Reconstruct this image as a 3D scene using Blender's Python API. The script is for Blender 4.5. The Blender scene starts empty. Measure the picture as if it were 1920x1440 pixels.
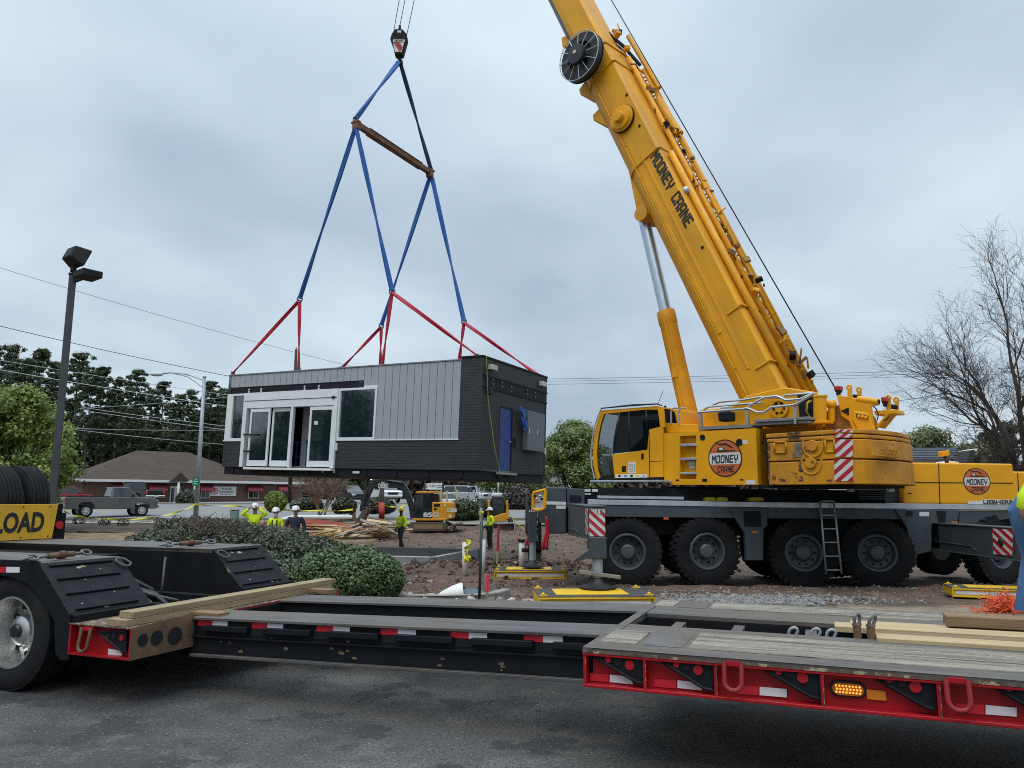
import bpy, bmesh, math, random
from math import radians, sin, cos, pi, atan2, sqrt, exp
from mathutils import Vector, Matrix, noise
import numpy as np
V = Vector
scene = bpy.context.scene
COL = scene.collection

# ---------------------------------------------------------------- camera
CAMZ = 1.6
FPX = 1400.0          # focal length in pixels of a 1920 wide frame
PITCH = radians(8.7)
cam_d = bpy.data.cameras.new('camera')
cam = bpy.data.objects.new('camera', cam_d)
COL.objects.link(cam)
cam.location = (0, 0, CAMZ)
cam.rotation_euler = (pi/2 + PITCH, 0, 0)
cam_d.sensor_width = 36
cam_d.lens = 36*FPX/1920
cam_d.clip_start = 0.05
cam_d.clip_end = 3000
scene.camera = cam

# ---------------------------------------------------------------- sky, sun, exposure
SUN_EL, SUN_AZ = radians(58), radians(205)     # behind the camera, slightly to the left
world = bpy.data.worlds.new('World')
scene.world = world
world.use_nodes = True
wn, wl = world.node_tree.nodes, world.node_tree.links
wn.clear()
def wnode(t, **k):
    n = wn.new(t)
    for a, b in k.items(): setattr(n, a, b)
    return n
w_out = wnode('ShaderNodeOutputWorld'); w_bg = wnode('ShaderNodeBackground')
w_tc = wnode('ShaderNodeTexCoord'); w_sep = wnode('ShaderNodeSeparateXYZ')
wl.new(w_tc.outputs['Generated'], w_sep.inputs[0])
def wmath(op, a, b=None, clamp=False):
    n = wnode('ShaderNodeMath', operation=op, use_clamp=clamp)
    for i, x in enumerate((a, b)):
        if x is None: continue
        if isinstance(x, (int, float)): n.inputs[i].default_value = x
        else: wl.new(x, n.inputs[i])
    return n.outputs[0]
zc = wmath('MAXIMUM', w_sep.outputs['Z'], 0.0)
den = wmath('ADD', zc, 0.22)
cx = wmath('DIVIDE', w_sep.outputs['X'], den); cy = wmath('DIVIDE', w_sep.outputs['Y'], den)
w_cmb = wnode('ShaderNodeCombineXYZ')
wl.new(cx, w_cmb.inputs[0]); wl.new(cy, w_cmb.inputs[1])
def wnoise(scale, det, dist, loc):
    mp = wnode('ShaderNodeMapping'); mp.inputs['Location'].default_value = loc
    mp.inputs['Scale'].default_value = (1.0, 0.9, 1.0)
    wl.new(w_cmb.outputs[0], mp.inputs[0])
    n = wnode('ShaderNodeTexNoise'); n.inputs['Scale'].default_value = scale
    n.inputs['Detail'].default_value = det; n.inputs['Distortion'].default_value = dist
    n.inputs['Roughness'].default_value = 0.44
    wl.new(mp.outputs[0], n.inputs['Vector'])
    return n.outputs['Fac']
c1 = wnoise(0.75, 4, 0.25, (3.1, 1.7, 0)); c2 = wnoise(2.1, 5, 0.2, (7.3, 4.2, 0))
cl = wmath('ADD', wmath('MULTIPLY', c1, 0.68), wmath('MULTIPLY', c2, 0.32))
w_ramp = wnode('ShaderNodeValToRGB')
e = w_ramp.color_ramp.elements
SKYK = 1.0
e[0].position, e[0].color = 0.39, (0.395, 0.490, 0.595, 1)
e[1].position, e[1].color = 0.63, (0.680, 0.795, 0.870, 1)
m_ = w_ramp.color_ramp.elements.new(0.51); m_.color = (0.530, 0.640, 0.735, 1)
wl.new(cl, w_ramp.inputs[0])
# an overcast sky is brightest overhead
up1 = wnode('ShaderNodeMapRange'); up1.inputs['From Min'].default_value = 0.55; up1.inputs['From Max'].default_value = 1.0
up1.inputs['To Min'].default_value = 1.0; up1.inputs['To Max'].default_value = 3.1
up1.interpolation_type = 'SMOOTHSTEP'
wl.new(w_sep.outputs['Z'], up1.inputs[0])
low = wnode('ShaderNodeMapRange'); low.inputs['From Min'].default_value = 0.0; low.inputs['From Max'].default_value = 0.6
low.inputs['To Min'].default_value = 0.92; low.inputs['To Max'].default_value = 1.12
wl.new(w_sep.outputs['Z'], low.inputs[0])
k_ = wmath('MULTIPLY', wmath('MULTIPLY', up1.outputs[0], low.outputs[0]), 10.0*SKYK)
w_mul = wnode('ShaderNodeVectorMath', operation='SCALE')
wl.new(w_ramp.outputs[0], w_mul.inputs[0]); wl.new(k_, w_mul.inputs['Scale'])
w_sky = wnode('ShaderNodeTexSky')
w_sky.sky_type = 'NISHITA'; w_sky.sun_disc = False
w_sky.sun_elevation = SUN_EL; w_sky.sun_rotation = SUN_AZ
w_mix = wnode('ShaderNodeMix', data_type='RGBA'); w_mix.inputs[0].default_value = 0.93
wl.new(w_sky.outputs[0], w_mix.inputs[6]); wl.new(w_mul.outputs[0], w_mix.inputs[7])
wl.new(w_mix.outputs[2], w_bg.inputs['Color'])
w_bg.inputs['Strength'].default_value = 0.1
wl.new(w_bg.outputs[0], w_out.inputs[0])

sun_d = bpy.data.lights.new('sun', 'SUN')
sun = bpy.data.objects.new('sun', sun_d); COL.objects.link(sun)
sun_d.energy = 1.2; sun_d.angle = radians(35); sun_d.color = (1.0, 0.96, 0.9)
sdir = V((sin(SUN_AZ)*cos(SUN_EL), cos(SUN_AZ)*cos(SUN_EL), sin(SUN_EL)))
sun.rotation_euler = sdir.to_track_quat('Z', 'Y').to_euler()

vs = scene.view_settings
scene.display_settings.display_device = 'sRGB'
vs.view_transform = 'Standard'; vs.look = 'None'; vs.gamma = 1; vs.use_curve_mapping = False
vs.exposure = 0.12
scene.cycles.max_bounces = 6; scene.cycles.transparent_max_bounces = 12
scene.cycles.use_denoising = False; scene.cycles.filter_width = 1.0; scene.cycles.sample_clamp_indirect = 6.0

# ---------------------------------------------------------------- rays and planes (survey of the site)
_cp, _sp = cos(PITCH), sin(PITCH)
def ray(u, v):
    a, b = (u-960)/FPX, (720-v)/FPX
    return V((a, _cp-b*_sp, _sp+b*_cp))
CAMP = V((0, 0, CAMZ))
def at(u, v, Y):
    d = ray(u, v); return CAMP + d*(Y/d.y)
def on_z(u, v, z):
    d = ray(u, v); return CAMP + d*((z-CAMZ)/d.z)
class Plane:
    """a flat face in the world: o on it, n its outward normal"""
    def __init__(s, o, n): s.o, s.n = V(o), V(n).normalized()
    def px(s, u, v, off=0.0):
        d = ray(u, v); q = s.o + s.n*off
        return CAMP + d*((q-CAMP).dot(s.n)/d.dot(s.n))
    def poly(s, pts, off=0.0): return [s.px(u, v, off) for u, v in pts]

def lerp(a, b, t): return a+(b-a)*t
def interp(x, tab):
    if x <= tab[0][0]: return tab[0][1]
    for (x0, y0), (x1, y1) in zip(tab, tab[1:]):
        if x <= x1: return y0+(y1-y0)*(x-x0)/(x1-x0)
    return tab[-1][1]

# ---------------------------------------------------------------- materials
MATS = {}
def mat(name, col, rough=0.6, metal=0.0, var=0.12, scale=3.0, bump=0.0, bscale=60.0, chip=None, chip_amt=0.36, chip_scale=6.0,
        dirt=None, dirt_amt=0.5, spec=0.5, coat=0.0, alpha=1.0, trans=0.0, emit=None, emit_s=0.0, stretch=None, hue=0.0):
    if name in MATS: return MATS[name]
    m = bpy.data.materials.new(name); m.use_nodes = True
    nt = m.node_tree; N, L = nt.nodes, nt.links
    b = N['Principled BSDF']
    b.inputs['Roughness'].default_value = rough; b.inputs['Metallic'].default_value = metal
    b.inputs['Specular IOR Level'].default_value = spec
    if coat: b.inputs['Coat Weight'].default_value = coat; b.inputs['Coat Roughness'].default_value = 0.12
    if trans: b.inputs['Transmission Weight'].default_value = trans
    tc = N.new('ShaderNodeTexCoord'); src = tc.outputs['Object']
    if stretch:
        mp = N.new('ShaderNodeMapping'); mp.inputs['Scale'].default_value = stretch
        L.new(src, mp.inputs[0]); src = mp.outputs[0]
    def nz(sc, det=6, ro=0.6):
        n = N.new('ShaderNodeTexNoise'); n.inputs['Scale'].default_value = sc; n.inputs['Detail'].default_value = det
        n.inputs['Roughness'].default_value = ro; L.new(src, n.inputs['Vector']); return n.outputs['Fac']
    def ramp(f, p0, c0, p1, c1):
        r = N.new('ShaderNodeValToRGB'); r.color_ramp.elements[0].position = p0; r.color_ramp.elements[0].color = (*c0, 1)
        r.color_ramp.elements[1].position = p1; r.color_ramp.elements[1].color = (*c1, 1); L.new(f, r.inputs[0]); return r.outputs[0]
    def mix(f, a, c):
        x = N.new('ShaderNodeMix'); x.data_type = 'RGBA'; L.new(f, x.inputs[0])
        for i, q in ((6, a), (7, c)):
            if isinstance(q, tuple): x.inputs[i].default_value = (*q, 1)
            else: L.new(q, x.inputs[i])
        return x.outputs[2]
    c0 = tuple(max(0, x*(1-var)) for x in col); c1 = tuple(min(1, x*(1+var)) for x in col)
    c = ramp(nz(scale), 0.3, c0, 0.7, c1)
    if dirt:
        c = mix(ramp(nz(scale*0.35, 8, 0.7), 0.62-dirt_amt*0.3, (0, 0, 0), 0.80, (dirt_amt,)*3), c, dirt)
    if chip:
        f = ramp(nz(chip_scale, 9, 0.72), 1-chip_amt, (0, 0, 0), 1-chip_amt+0.015, (1, 1, 1))
        c = mix(f, c, chip)
    L.new(c, b.inputs['Base Color'])
    rr = ramp(nz(scale*1.7), 0.3, (max(0.02, rough-0.08),)*3, 0.7, (min(1, rough+0.10),)*3)
    L.new(rr, b.inputs['Roughness'])
    if bump:
        bp = N.new('ShaderNodeBump'); bp.inputs['Strength'].default_value = bump; bp.inputs['Distance'].default_value = 0.02
        L.new(nz(bscale, 8), bp.inputs['Height']); L.new(bp.outputs[0], b.inputs['Normal'])
    if emit: b.inputs['Emission Color'].default_value = (*emit, 1); b.inputs['Emission Strength'].default_value = emit_s
    MATS[name] = m
    return m

def leaf_mat(name, dark, light, trans=0.25, rough=0.55):
    """foliage: each leaf face takes its own shade from a stored random attribute"""
    if name in MATS: return MATS[name]
    m = bpy.data.materials.new(name); m.use_nodes = True
    nt = m.node_tree; N, L = nt.nodes, nt.links
    b = N['Principled BSDF']; b.inputs['Roughness'].default_value = rough
    a = N.new('ShaderNodeAttribute'); a.attribute_name = 'shade'
    r = N.new('ShaderNodeValToRGB')
    r.color_ramp.elements[0].position = 0.0; r.color_ramp.elements[0].color = (*dark, 1)
    r.color_ramp.elements[1].position = 1.0; r.color_ramp.elements[1].color = (*light, 1)
    L.new(a.outputs['Fac'], r.inputs[0]); L.new(r.outputs[0], b.inputs['Base Color'])
    t = N.new('ShaderNodeBsdfTranslucent'); L.new(r.outputs[0], t.inputs['Color'])
    mx = N.new('ShaderNodeMixShader'); mx.inputs[0].default_value = trans
    L.new(b.outputs[0], mx.inputs[1]); L.new(t.outputs[0], mx.inputs[2])
    L.new(mx.outputs[0], N['Material Output'].inputs['Surface'])
    MATS[name] = m
    return m

# ---------------------------------------------------------------- mesh builder
def orth(a):
    a = V(a).normalized()
    h = V((0, 0, 1)) if abs(a.z) < 0.9 else V((1, 0, 0))
    x = h.cross(a).normalized(); return x, a.cross(x)

WM = {}     # world matrix of every object built here
class MB:
    def __init__(s): s.v, s.f, s.mi, s.sm, s.mats = [], [], [], [], []
    def _m(s, m):
        if m not in s.mats: s.mats.append(m)
        return s.mats.index(m)
    def add(s, vs, fs, m, smooth=False):
        o = len(s.v); k = s._m(m)
        s.v += [V(p) for p in vs]
        for f in fs: s.f.append([i+o for i in f]); s.mi.append(k); s.sm.append(smooth)
        return s
    def obox(s, o, a, b, c, m):
        o, a, b, c = V(o), V(a), V(b), V(c)
        p = [o, o+a, o+a+b, o+b, o+c, o+a+c, o+a+b+c, o+b+c]
        return s.add(p, [(0, 3, 2, 1), (4, 5, 6, 7), (0, 1, 5, 4), (1, 2, 6, 5), (2, 3, 7, 6), (3, 0, 4, 7)], m)
    def box(s, c, size, m, rz=0.0, R=None):
        R = R or Matrix.Rotation(rz, 3, 'Z')
        a, b, d = R@V((size[0], 0, 0)), R@V((0, size[1], 0)), R@V((0, 0, size[2]))
        return s.obox(V(c)-(a+b+d)/2, a, b, d, m)
    def prism(s, poly, vec, m, top=None, smooth=False):
        n = len(poly); vec = V(vec)
        p = [V(q) for q in poly]; q = [V(x) for x in top] if top else [x+vec for x in p]
        s.add(p+q, [list(range(n))[::-1], list(range(n, 2*n))], m)
        return s.add(p+q, [(i, (i+1) % n, n+(i+1) % n, n+i) for i in range(n)], m, smooth)
    def tube(s, pts, r, m, n=8, closed=False, caps=True):
        pts = [V(p) for p in pts]; k = len(pts); vs, fs = [], []
        rs = r if isinstance(r, (list, tuple)) else [r]*k
        x = None
        for i, p in enumerate(pts):
            if closed: d = pts[(i+1) % k]-pts[i-1]
            else: d = pts[min(i+1, k-1)]-pts[max(i-1, 0)]
            if d.length < 1e-9: d = V((0, 0, 1))
            d.normalize()
            if x is None: x = orth(d)[0]
            x = x-d*x.dot(d)
            x = x.normalized() if x.length > 1e-6 else orth(d)[0]
            y = d.cross(x)
            for j in range(n):
                t = 2*pi*j/n; vs.append(p+(x*cos(t)+y*sin(t))*rs[i])
        kk = k if closed else k-1
        for i in range(kk):
            for j in range(n):
                a, b = i*n+j, i*n+(j+1) % n; c = ((i+1) % k)*n
                fs.append((a, b, c+(j+1) % n, c+j))
        s.add(vs, fs, m, n > 4)
        if caps and not closed: s.add(vs[:n]+vs[-n:], [list(range(n))[::-1], list(range(n, 2*n))], m)
        return s
    def cyl(s, p0, p1, r, m, n=16, r1=None): return s.tube([p0, p1], [r, r if r1 is None else r1], m, n)
    def lathe(s, prof, o, axis, m, n=24, closed=False):
        """prof: (radius, distance along axis)"""
        a = V(axis).normalized(); x, y = orth(a); o = V(o); k = len(prof); vs, fs = [], []
        for r, h in prof:
            for j in range(n):
                t = 2*pi*j/n; vs.append(o+a*h+(x*cos(t)+y*sin(t))*r)
        for i in range(k if closed else k-1):
            for j in range(n):
                i2 = (i+1) % k
                fs.append((i*n+j, i*n+(j+1) % n, i2*n+(j+1) % n, i2*n+j))
        s.add(vs, fs, m, True)
        if not closed:
            for i, rev in ((0, True), (k-1, False)):
                if prof[i][0] > 1e-4:
                    f = list(range(n)); s.add(vs[i*n:(i+1)*n], [f[::-1] if rev else f], m)
        return s
    def sphere(s, c, r, m, seg=12, ring=8, sc=(1, 1, 1)):
        vs, fs = [], []
        for i in range(ring+1):
            t = pi*i/ring
            for j in range(seg):
                q = 2*pi*j/seg; vs.append(V(c)+V((r*sc[0]*sin(t)*cos(q), r*sc[1]*sin(t)*sin(q), r*sc[2]*cos(t))))
        for i in range(ring):
            for j in range(seg): fs.append((i*seg+j, (i+1)*seg+j, (i+1)*seg+(j+1) % seg, i*seg+(j+1) % seg))
        return s.add(vs, fs, m, True)
    def strap(s, p0, p1, w, t, m, twist=0.0, sag=0.0, n=10, w1=None, wide=None):
        """flat webbing strip from p0 to p1"""
        p0, p1 = V(p0), V(p1); d = (p1-p0).normalized()
        x = V(wide) if wide else orth(d)[0]; x = (x-d*x.dot(d)).normalized(); y = d.cross(x)
        vs, fs = [], []
        for i in range(n+1):
            k = i/n; c = p0.lerp(p1, k)+V((0, 0, -sag*4*k*(1-k)))
            a = twist*k; ww = w if w1 is None else lerp(w, w1, k)
            xx = x*cos(a)+y*sin(a); yy = y*cos(a)-x*sin(a)
            vs += [c-xx*ww/2-yy*t/2, c+xx*ww/2-yy*t/2, c+xx*ww/2+yy*t/2, c-xx*ww/2+yy*t/2]
            if i:
                o = (i-1)*4
                for j in range(4): fs.append((o+j, o+(j+1) % 4, o+4+(j+1) % 4, o+4+j))
        fs += [(3, 2, 1, 0), (n*4, n*4+1, n*4+2, n*4+3)]
        return s.add(vs, fs, m)
    def build(s, name, parent=None, org=None, bevel=0.0, seg=1, subsurf=0):
        me = bpy.data.meshes.new(name)
        W = WM[parent] if parent is not None else Matrix.Identity(4)
        if org is not None: W = org if isinstance(org, Matrix) else Matrix.Translation(org)
        elif parent is None:
            c = sum((p for p in s.v), V((0, 0, 0)))/max(1, len(s.v)); c.z = min(p.z for p in s.v)
            W = Matrix.Translation(c)
        Wi = W.inverted()
        bm = bmesh.new()
        bv = [bm.verts.new(Wi@p) for p in s.v]
        for f, k, q in zip(s.f, s.mi, s.sm):
            try: bf = bm.faces.new([bv[i] for i in f])
            except ValueError: continue
            bf.material_index = k; bf.smooth = q
        bmesh.ops.remove_doubles(bm, verts=bm.verts, dist=1e-5)
        bmesh.ops.recalc_face_normals(bm, faces=bm.faces)
        for e_ in bm.edges:
            if len(e_.link_faces) == 2 and e_.calc_face_angle(0) > 0.62: e_.smooth = False
        bm.to_mesh(me); bm.free()
        for m in s.mats: me.materials.append(m)
        o = bpy.data.objects.new(name, me); COL.objects.link(o)
        WM[o] = W
        if parent is not None:
            o.parent = parent; o.matrix_local = WM[parent].inverted()@W
        else: o.matrix_world = W
        if bevel:
            b = o.modifiers.new('bevel', 'BEVEL'); b.width = bevel; b.segments = seg; b.limit_method = 'ANGLE'; b.angle_limit = radians(35)
            b.use_clamp_overlap = True; b.harden_normals = False
        if subsurf:
            b = o.modifiers.new('sub', 'SUBSURF'); b.levels = b.render_levels = subsurf
        return o

def tag(o, label, cat, group=None):
    o['label'] = label; o['category'] = cat
    if group: o['group'] = group
    return o
def thing(name, label, cat, W=None, group=None):
    o = bpy.data.objects.new(name, None); COL.objects.link(o)
    if not isinstance(W, Matrix): W = Matrix.Translation(W or V((0, 0, 0)))
    o.matrix_world = W; WM[o] = W; o.empty_display_size = 0.2
    return tag(o, label, cat, group)
def structure(o): o['kind'] = 'structure'; return o
def stuff(o): o['kind'] = 'stuff'; return o
def copy_part(o, parent):
    c = o.copy(); COL.objects.link(c); c.parent = parent
    for ch in KIDS(o): copy_part(ch, c)
    return c
def KIDS(o): return [x for x in COL.objects if x.parent == o]
def dup(root, W, label=None, group=None):
    c = root.copy(); COL.objects.link(c); c.matrix_world = W if isinstance(W, Matrix) else Matrix.Translation(W)
    for ch in KIDS(root): copy_part(ch, c)
    if label: c['label'] = label
    if group: c['group'] = group
    return c
def frame(o, ex, ey, ez=(0, 0, 1)):
    return Matrix((( ex[0], ey[0], ez[0], o[0]), (ex[1], ey[1], ez[1], o[1]), (ex[2], ey[2], ez[2], o[2]), (0, 0, 0, 1)))
def TR(x, y, z, rz=0.0, s=1.0): return Matrix.Translation((x, y, z))@Matrix.Rotation(rz, 4, 'Z')@Matrix.Scale(s, 4)

# ---------------------------------------------------------------- lettering
GLYPH = {  # block strokes on a 4 x 6 grid: (x0, y0, x1, y1)
 'M': [((0,0),(0,6),(1.15,6),(2,4.1),(2.85,6),(4,6),(4,0),(3.05,0),(3.05,3.7),(2,1.7),(.95,3.7),(.95,0))], 'O': [(0,.5,1.1,5.5),(2.9,.5,4,5.5),(.5,0,3.5,1.1),(.5,4.9,3.5,6)],
 'N': [((0,0),(0,6),(1.1,6),(2.95,2.5),(2.95,6),(4,6),(4,0),(2.9,0),(1.05,3.5),(1.05,0))], 'E': [(0,0,1.2,6),(1.2,0,4,1.2),(1.2,2.5,3.5,3.6),(1.2,4.8,4,6)],
 'Y': [(0,3,1.15,6),(2.85,3,4,6),(.4,2.2,3.6,3.2),(1.4,0,2.6,2.2)], 'C': [(0,.5,1.15,5.5),(.5,0,4,1.15),(.5,4.85,4,6),(2.9,4,4,4.85),(2.9,1.15,4,2)],
 'R': [(0,0,1.15,6),(1.15,4.9,3.6,6),(2.85,3,4,5.4),(1.15,2.2,3.4,3.2),(2.7,0,4,2.2)], 'A': [(0,0,1.15,5.4),(2.85,0,4,5.4),(.5,4.9,3.5,6),(1.15,1.8,2.85,2.8)],
 'L': [(0,0,1.25,6),(1.25,0,4,1.2)], 'I': [(1.2,0,2.8,6)], 'D': [(0,0,1.15,6),(1.15,4.9,3.4,6),(1.15,0,3.4,1.1),(2.85,.6,4,5.4)], 'B': [(0,0,1.2,6),(1.2,0,3.5,1.1),(1.2,2.5,3.5,3.5),(1.2,4.9,3.5,6),(2.8,.6,4,2.7),(2.8,3.3,4,5.4)],
 'H': [(0,0,1.2,6),(2.8,0,4,6),(1.2,2.4,2.8,3.6)], ' ': []}
def block_text(mb, txt, o, ex, ez, n, h, w, m, shear=0.0, t=0.004, gap=0.9):
    """blocky lettering: o lower left corner, ex/ez unit vectors, n outward normal"""
    o, ex, ez, n = V(o), V(ex).normalized(), V(ez).normalized(), V(n).normalized()
    adv = w/(len(txt)*(4+gap)-gap)
    for k, ch in enumerate(txt):
        for g in GLYPH[ch]:
            P = []
            for x, y in (g if isinstance(g[0], tuple) else ((g[0], g[1]), (g[2], g[1]), (g[2], g[3]), (g[0], g[3]))):
                yy = y*h/6; P.append(o+ex*((k*(4+gap)+x)*adv+yy*shear)+ez*yy)
            mb.prism(P, n*t, m)
    return mb
def font_text(mb, txt, o, ex, ez, n, h, m, w=None, bold=0.02, t=0.004, shear=0.0):
    """lettering in Blender's own font, laid on a face"""
    cu = bpy.data.curves.new('t', 'FONT'); cu.body = txt; cu.size = 1.0; cu.offset = bold; cu.shear = shear; cu.resolution_u = 3
    ob = bpy.data.objects.new('t', cu); COL.objects.link(ob)
    dg = bpy.context.evaluated_depsgraph_get(); dg.update()
    me = bpy.data.meshes.new_from_object(ob.evaluated_get(dg))
    bpy.data.objects.remove(ob); 
    xs = [v.co.x for v in me.vertices]; ys = [v.co.y for v in me.vertices]
    x0, x1, y0, y1 = min(xs), max(xs), min(ys), max(ys)
    sy = h/(y1-y0); sx = (w/(x1-x0)) if w else sy
    o, ex, ez, n = V(o), V(ex).normalized(), V(ez).normalized(), V(n).normalized()
    vs = [o+ex*((v.co.x-x0)*sx)+ez*((v.co.y-y0)*sy)+n*t for v in me.vertices]
    mb.add(vs, [list(p.vertices) for p in me.polygons], m)
    bpy.data.meshes.remove(me); bpy.data.curves.remove(cu)
    return mb

# ---------------------------------------------------------------- foliage
def leaf_cloud(name, pts, nrm, size, shade, m, parent=None, aspect=1.6, W=None, seed=0, tri=False):
    """one mesh of many small leaf faces; pts/nrm numpy arrays"""
    rng = np.random.default_rng(seed); n = len(pts)
    nr = nrm+rng.normal(0, 0.45, (n, 3)); nr /= np.linalg.norm(nr, axis=1)[:, None]+1e-9
    h = rng.normal(0, 1, (n, 3)); a = np.cross(nr, h); a /= np.linalg.norm(a, axis=1)[:, None]+1e-9
    b = np.cross(nr, a)
    s = size*rng.uniform(0.6, 1.35, n)[:, None]
    bend = nr*s*0.18
    P = np.stack([pts-a*s*aspect/2, pts-b*s/2+bend, pts+a*s*aspect/2, pts+b*s/2+bend], 1).reshape(-1, 3)
    if W is not None:
        Wi = np.array(W.inverted()); P = P@Wi[:3, :3].T+Wi[:3, 3]
    me = bpy.data.meshes.new(name)
    me.vertices.add(n*4); me.vertices.foreach_set('co', P.astype(np.float32).ravel())
    me.loops.add(n*4); me.loops.foreach_set('vertex_index', np.arange(n*4, dtype=np.int32))
    me.polygons.add(n); me.polygons.foreach_set('loop_start', np.arange(0, n*4, 4, dtype=np.int32))
    me.polygons.foreach_set('loop_total', np.full(n, 4, np.int32))
    at_ = me.attributes.new('shade', 'FLOAT', 'POINT')
    at_.data.foreach_set('value', np.repeat(np.clip(shade, 0, 1), 4).astype(np.float32))
    me.update(); me.validate()
    me.materials.append(m)
    o = bpy.data.objects.new(name, me); COL.objects.link(o)
    W = W or Matrix.Identity(4); WM[o] = W
    if parent is not None:
        o.parent = parent; o.matrix_local = WM[parent].inverted()@W
    else: o.matrix_world = W
    return o
def clump_points(rng, centers, radii, per, squash=0.8, shell=0.55):
    """points spread through clumps, denser at the outside of each"""
    P, Nn, S = [], [], []
    for c, r, k in zip(centers, radii, per):
        d = rng.normal(0, 1, (k, 3)); d /= np.linalg.norm(d, axis=1)[:, None]
        q = r*(shell+(1-shell)*rng.random(k))[:, None]*(0.75+0.5*rng.random(k))[:, None]
        p = d*q; p[:, 2] *= squash
        P.append(np.asarray(c)+p); Nn.append(d+np.array([0, 0, 0.5]))
        S.append(np.full(k, rng.uniform(0.15, 0.75))+rng.normal(0, 0.16, k))
    return np.concatenate(P), np.concatenate(Nn), np.concatenate(S)
# ================================================================ GROUND
GZ = [(10.9, 0.0), (12, -0.06), (16, -0.26), (22, -0.40), (27, -0.48), (33, -0.54), (40, -0.36), (44, -0.12), (46.6, 0.22),
      (48, 0.33), (70, 1.05), (90, 1.25), (140, 2.2), (900, 14)]
def gz(x, y):
    z = interp(y, GZ)
    if x < -9 and 35 < y < 46: z += 0.30*sin(pi*(y-35)/11)*min(1, (-9-x)/3)
    return z
def grid_sheet(name, xs, ys, zf, m, attr=None):
    me = bpy.data.meshes.new(name); nx, ny = len(xs), len(ys)
    vs = [(x, y, zf(x, y)) for y in ys for x in xs]
    fs = [(j*nx+i, j*nx+i+1, (j+1)*nx+i+1, (j+1)*nx+i) for j in range(ny-1) for i in range(nx-1)]
    me.from_pydata(vs, [], fs); me.materials.append(m)
    me.polygons.foreach_set('use_smooth', [True]*len(fs))
    if attr:
        a = me.attributes.new('earth', 'FLOAT', 'POINT'); a.data.foreach_set('value', [attr(x, y) for x, y, z in vs])
    o = bpy.data.objects.new(name, me); COL.objects.link(o); WM[o] = Matrix.Identity(4)
    return structure(o)
def frange(a, b, d):
    n = max(1, int(round((b-a)/d))); return [a+(b-a)*i/n for i in range(n+1)]

def ground_mat(name, layers, rough=0.9, bump=0.5, bscale=(8, 60), attr=None):
    """layers: list of colours mixed by noises of several scales"""
    m = bpy.data.materials.new(name); m.use_nodes = True
    nt = m.node_tree; N, L = nt.nodes, nt.links; b = N['Principled BSDF']
    b.inputs['Roughness'].default_value = rough
    tc = N.new('ShaderNodeTexCoord')
    def nz(sc, det=8, ro=0.65, dist=0):
        n = N.new('ShaderNodeTexNoise'); n.inputs['Scale'].default_value = sc; n.inputs['Detail'].default_value = det
        n.inputs['Roughness'].default_value = ro; n.inputs['Distortion'].default_value = dist; L.new(tc.outputs['Object'], n.inputs['Vector']); return n.outputs['Fac']
    cur = layers[0][0]
    for col, sc, lo, hi, amt in layers[1:]:
        r = N.new('ShaderNodeMapRange'); r.inputs['From Min'].default_value = lo; r.inputs['From Max'].default_value = hi
        r.inputs['To Max'].default_value = amt; r.clamp = True
        if sc == 'attr':
            a = N.new('ShaderNodeAttribute'); a.attribute_name = 'earth'
            ad = N.new('ShaderNodeMath'); ad.operation = 'ADD'; L.new(a.outputs['Fac'], ad.inputs[0])
            sb = N.new('ShaderNodeMath'); sb.operation = 'MULTIPLY_ADD'; L.new(nz(1.4), sb.inputs[0]); sb.inputs[1].default_value = 0.9; sb.inputs[2].default_value = -0.45
            L.new(sb.outputs[0], ad.inputs[1]); L.new(ad.outputs[0], r.inputs[0])
        else: L.new(nz(sc), r.inputs[0])
        x = N.new('ShaderNodeMix'); x.data_type = 'RGBA'; L.new(r.outputs[0], x.inputs[0])
        if isinstance(cur, tuple): x.inputs[6].default_value = (*cur, 1)
        else: L.new(cur, x.inputs[6])
        x.inputs[7].default_value = (*col, 1); cur = x.outputs[2]
    L.new(cur, b.inputs['Base Color'])
    bp = N.new('ShaderNodeBump'); bp.inputs['Strength'].default_value = bump; bp.inputs['Distance'].default_value = 0.03
    ad = N.new('ShaderNodeMath'); ad.operation = 'ADD'; L.new(nz(bscale[0]), ad.inputs[0]); L.new(nz(bscale[1]), ad.inputs[1])
    L.new(ad.outputs[0], bp.inputs['Height']); L.new(bp.outputs[0], b.inputs['Normal'])
    return m

asphalt = ground_mat('asphalt', [((0.084, 0.077, 0.070),), ((0.040, 0.039, 0.040), 0.5, 0.50, 0.56, 0.8),
    ((0.155, 0.145, 0.134), 0.8, 0.53, 0.60, 0.6), ((0.026, 0.026, 0.027), 1.5, 0.56, 0.59, 0.85), ((0.022, 0.022, 0.022), 45, 0.50, 0.58, 0.8),
    ((0.32, 0.31, 0.30), 42, 0.61, 0.66, 0.9)], rough=0.82, bump=0.35, bscale=(40, 130))
dirt_m = ground_mat('site_dirt', [((0.122, 0.072, 0.045),), ((0.054, 0.037, 0.024), 0.6, 0.45, 0.62, 0.9), ((0.175, 0.130, 0.085), 1.7, 0.52, 0.7, 0.8),
    ((0.27, 0.215, 0.150), 'attr', 0.45, 0.75, 0.9), ((0.045, 0.029, 0.022), 5.0, 0.52, 0.66, 0.7), ((0.34, 0.29, 0.25), 11, 0.63, 0.70, 0.7)], bump=1.0, bscale=(5, 22))
grass_m = ground_mat('dormant_grass', [((0.16, 0.135, 0.07),), ((0.075, 0.085, 0.03), 0.25, 0.42, 0.62, 0.9), ((0.10, 0.062, 0.04), 0.7, 0.55, 0.7, 0.7)], bump=0.5)
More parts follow.
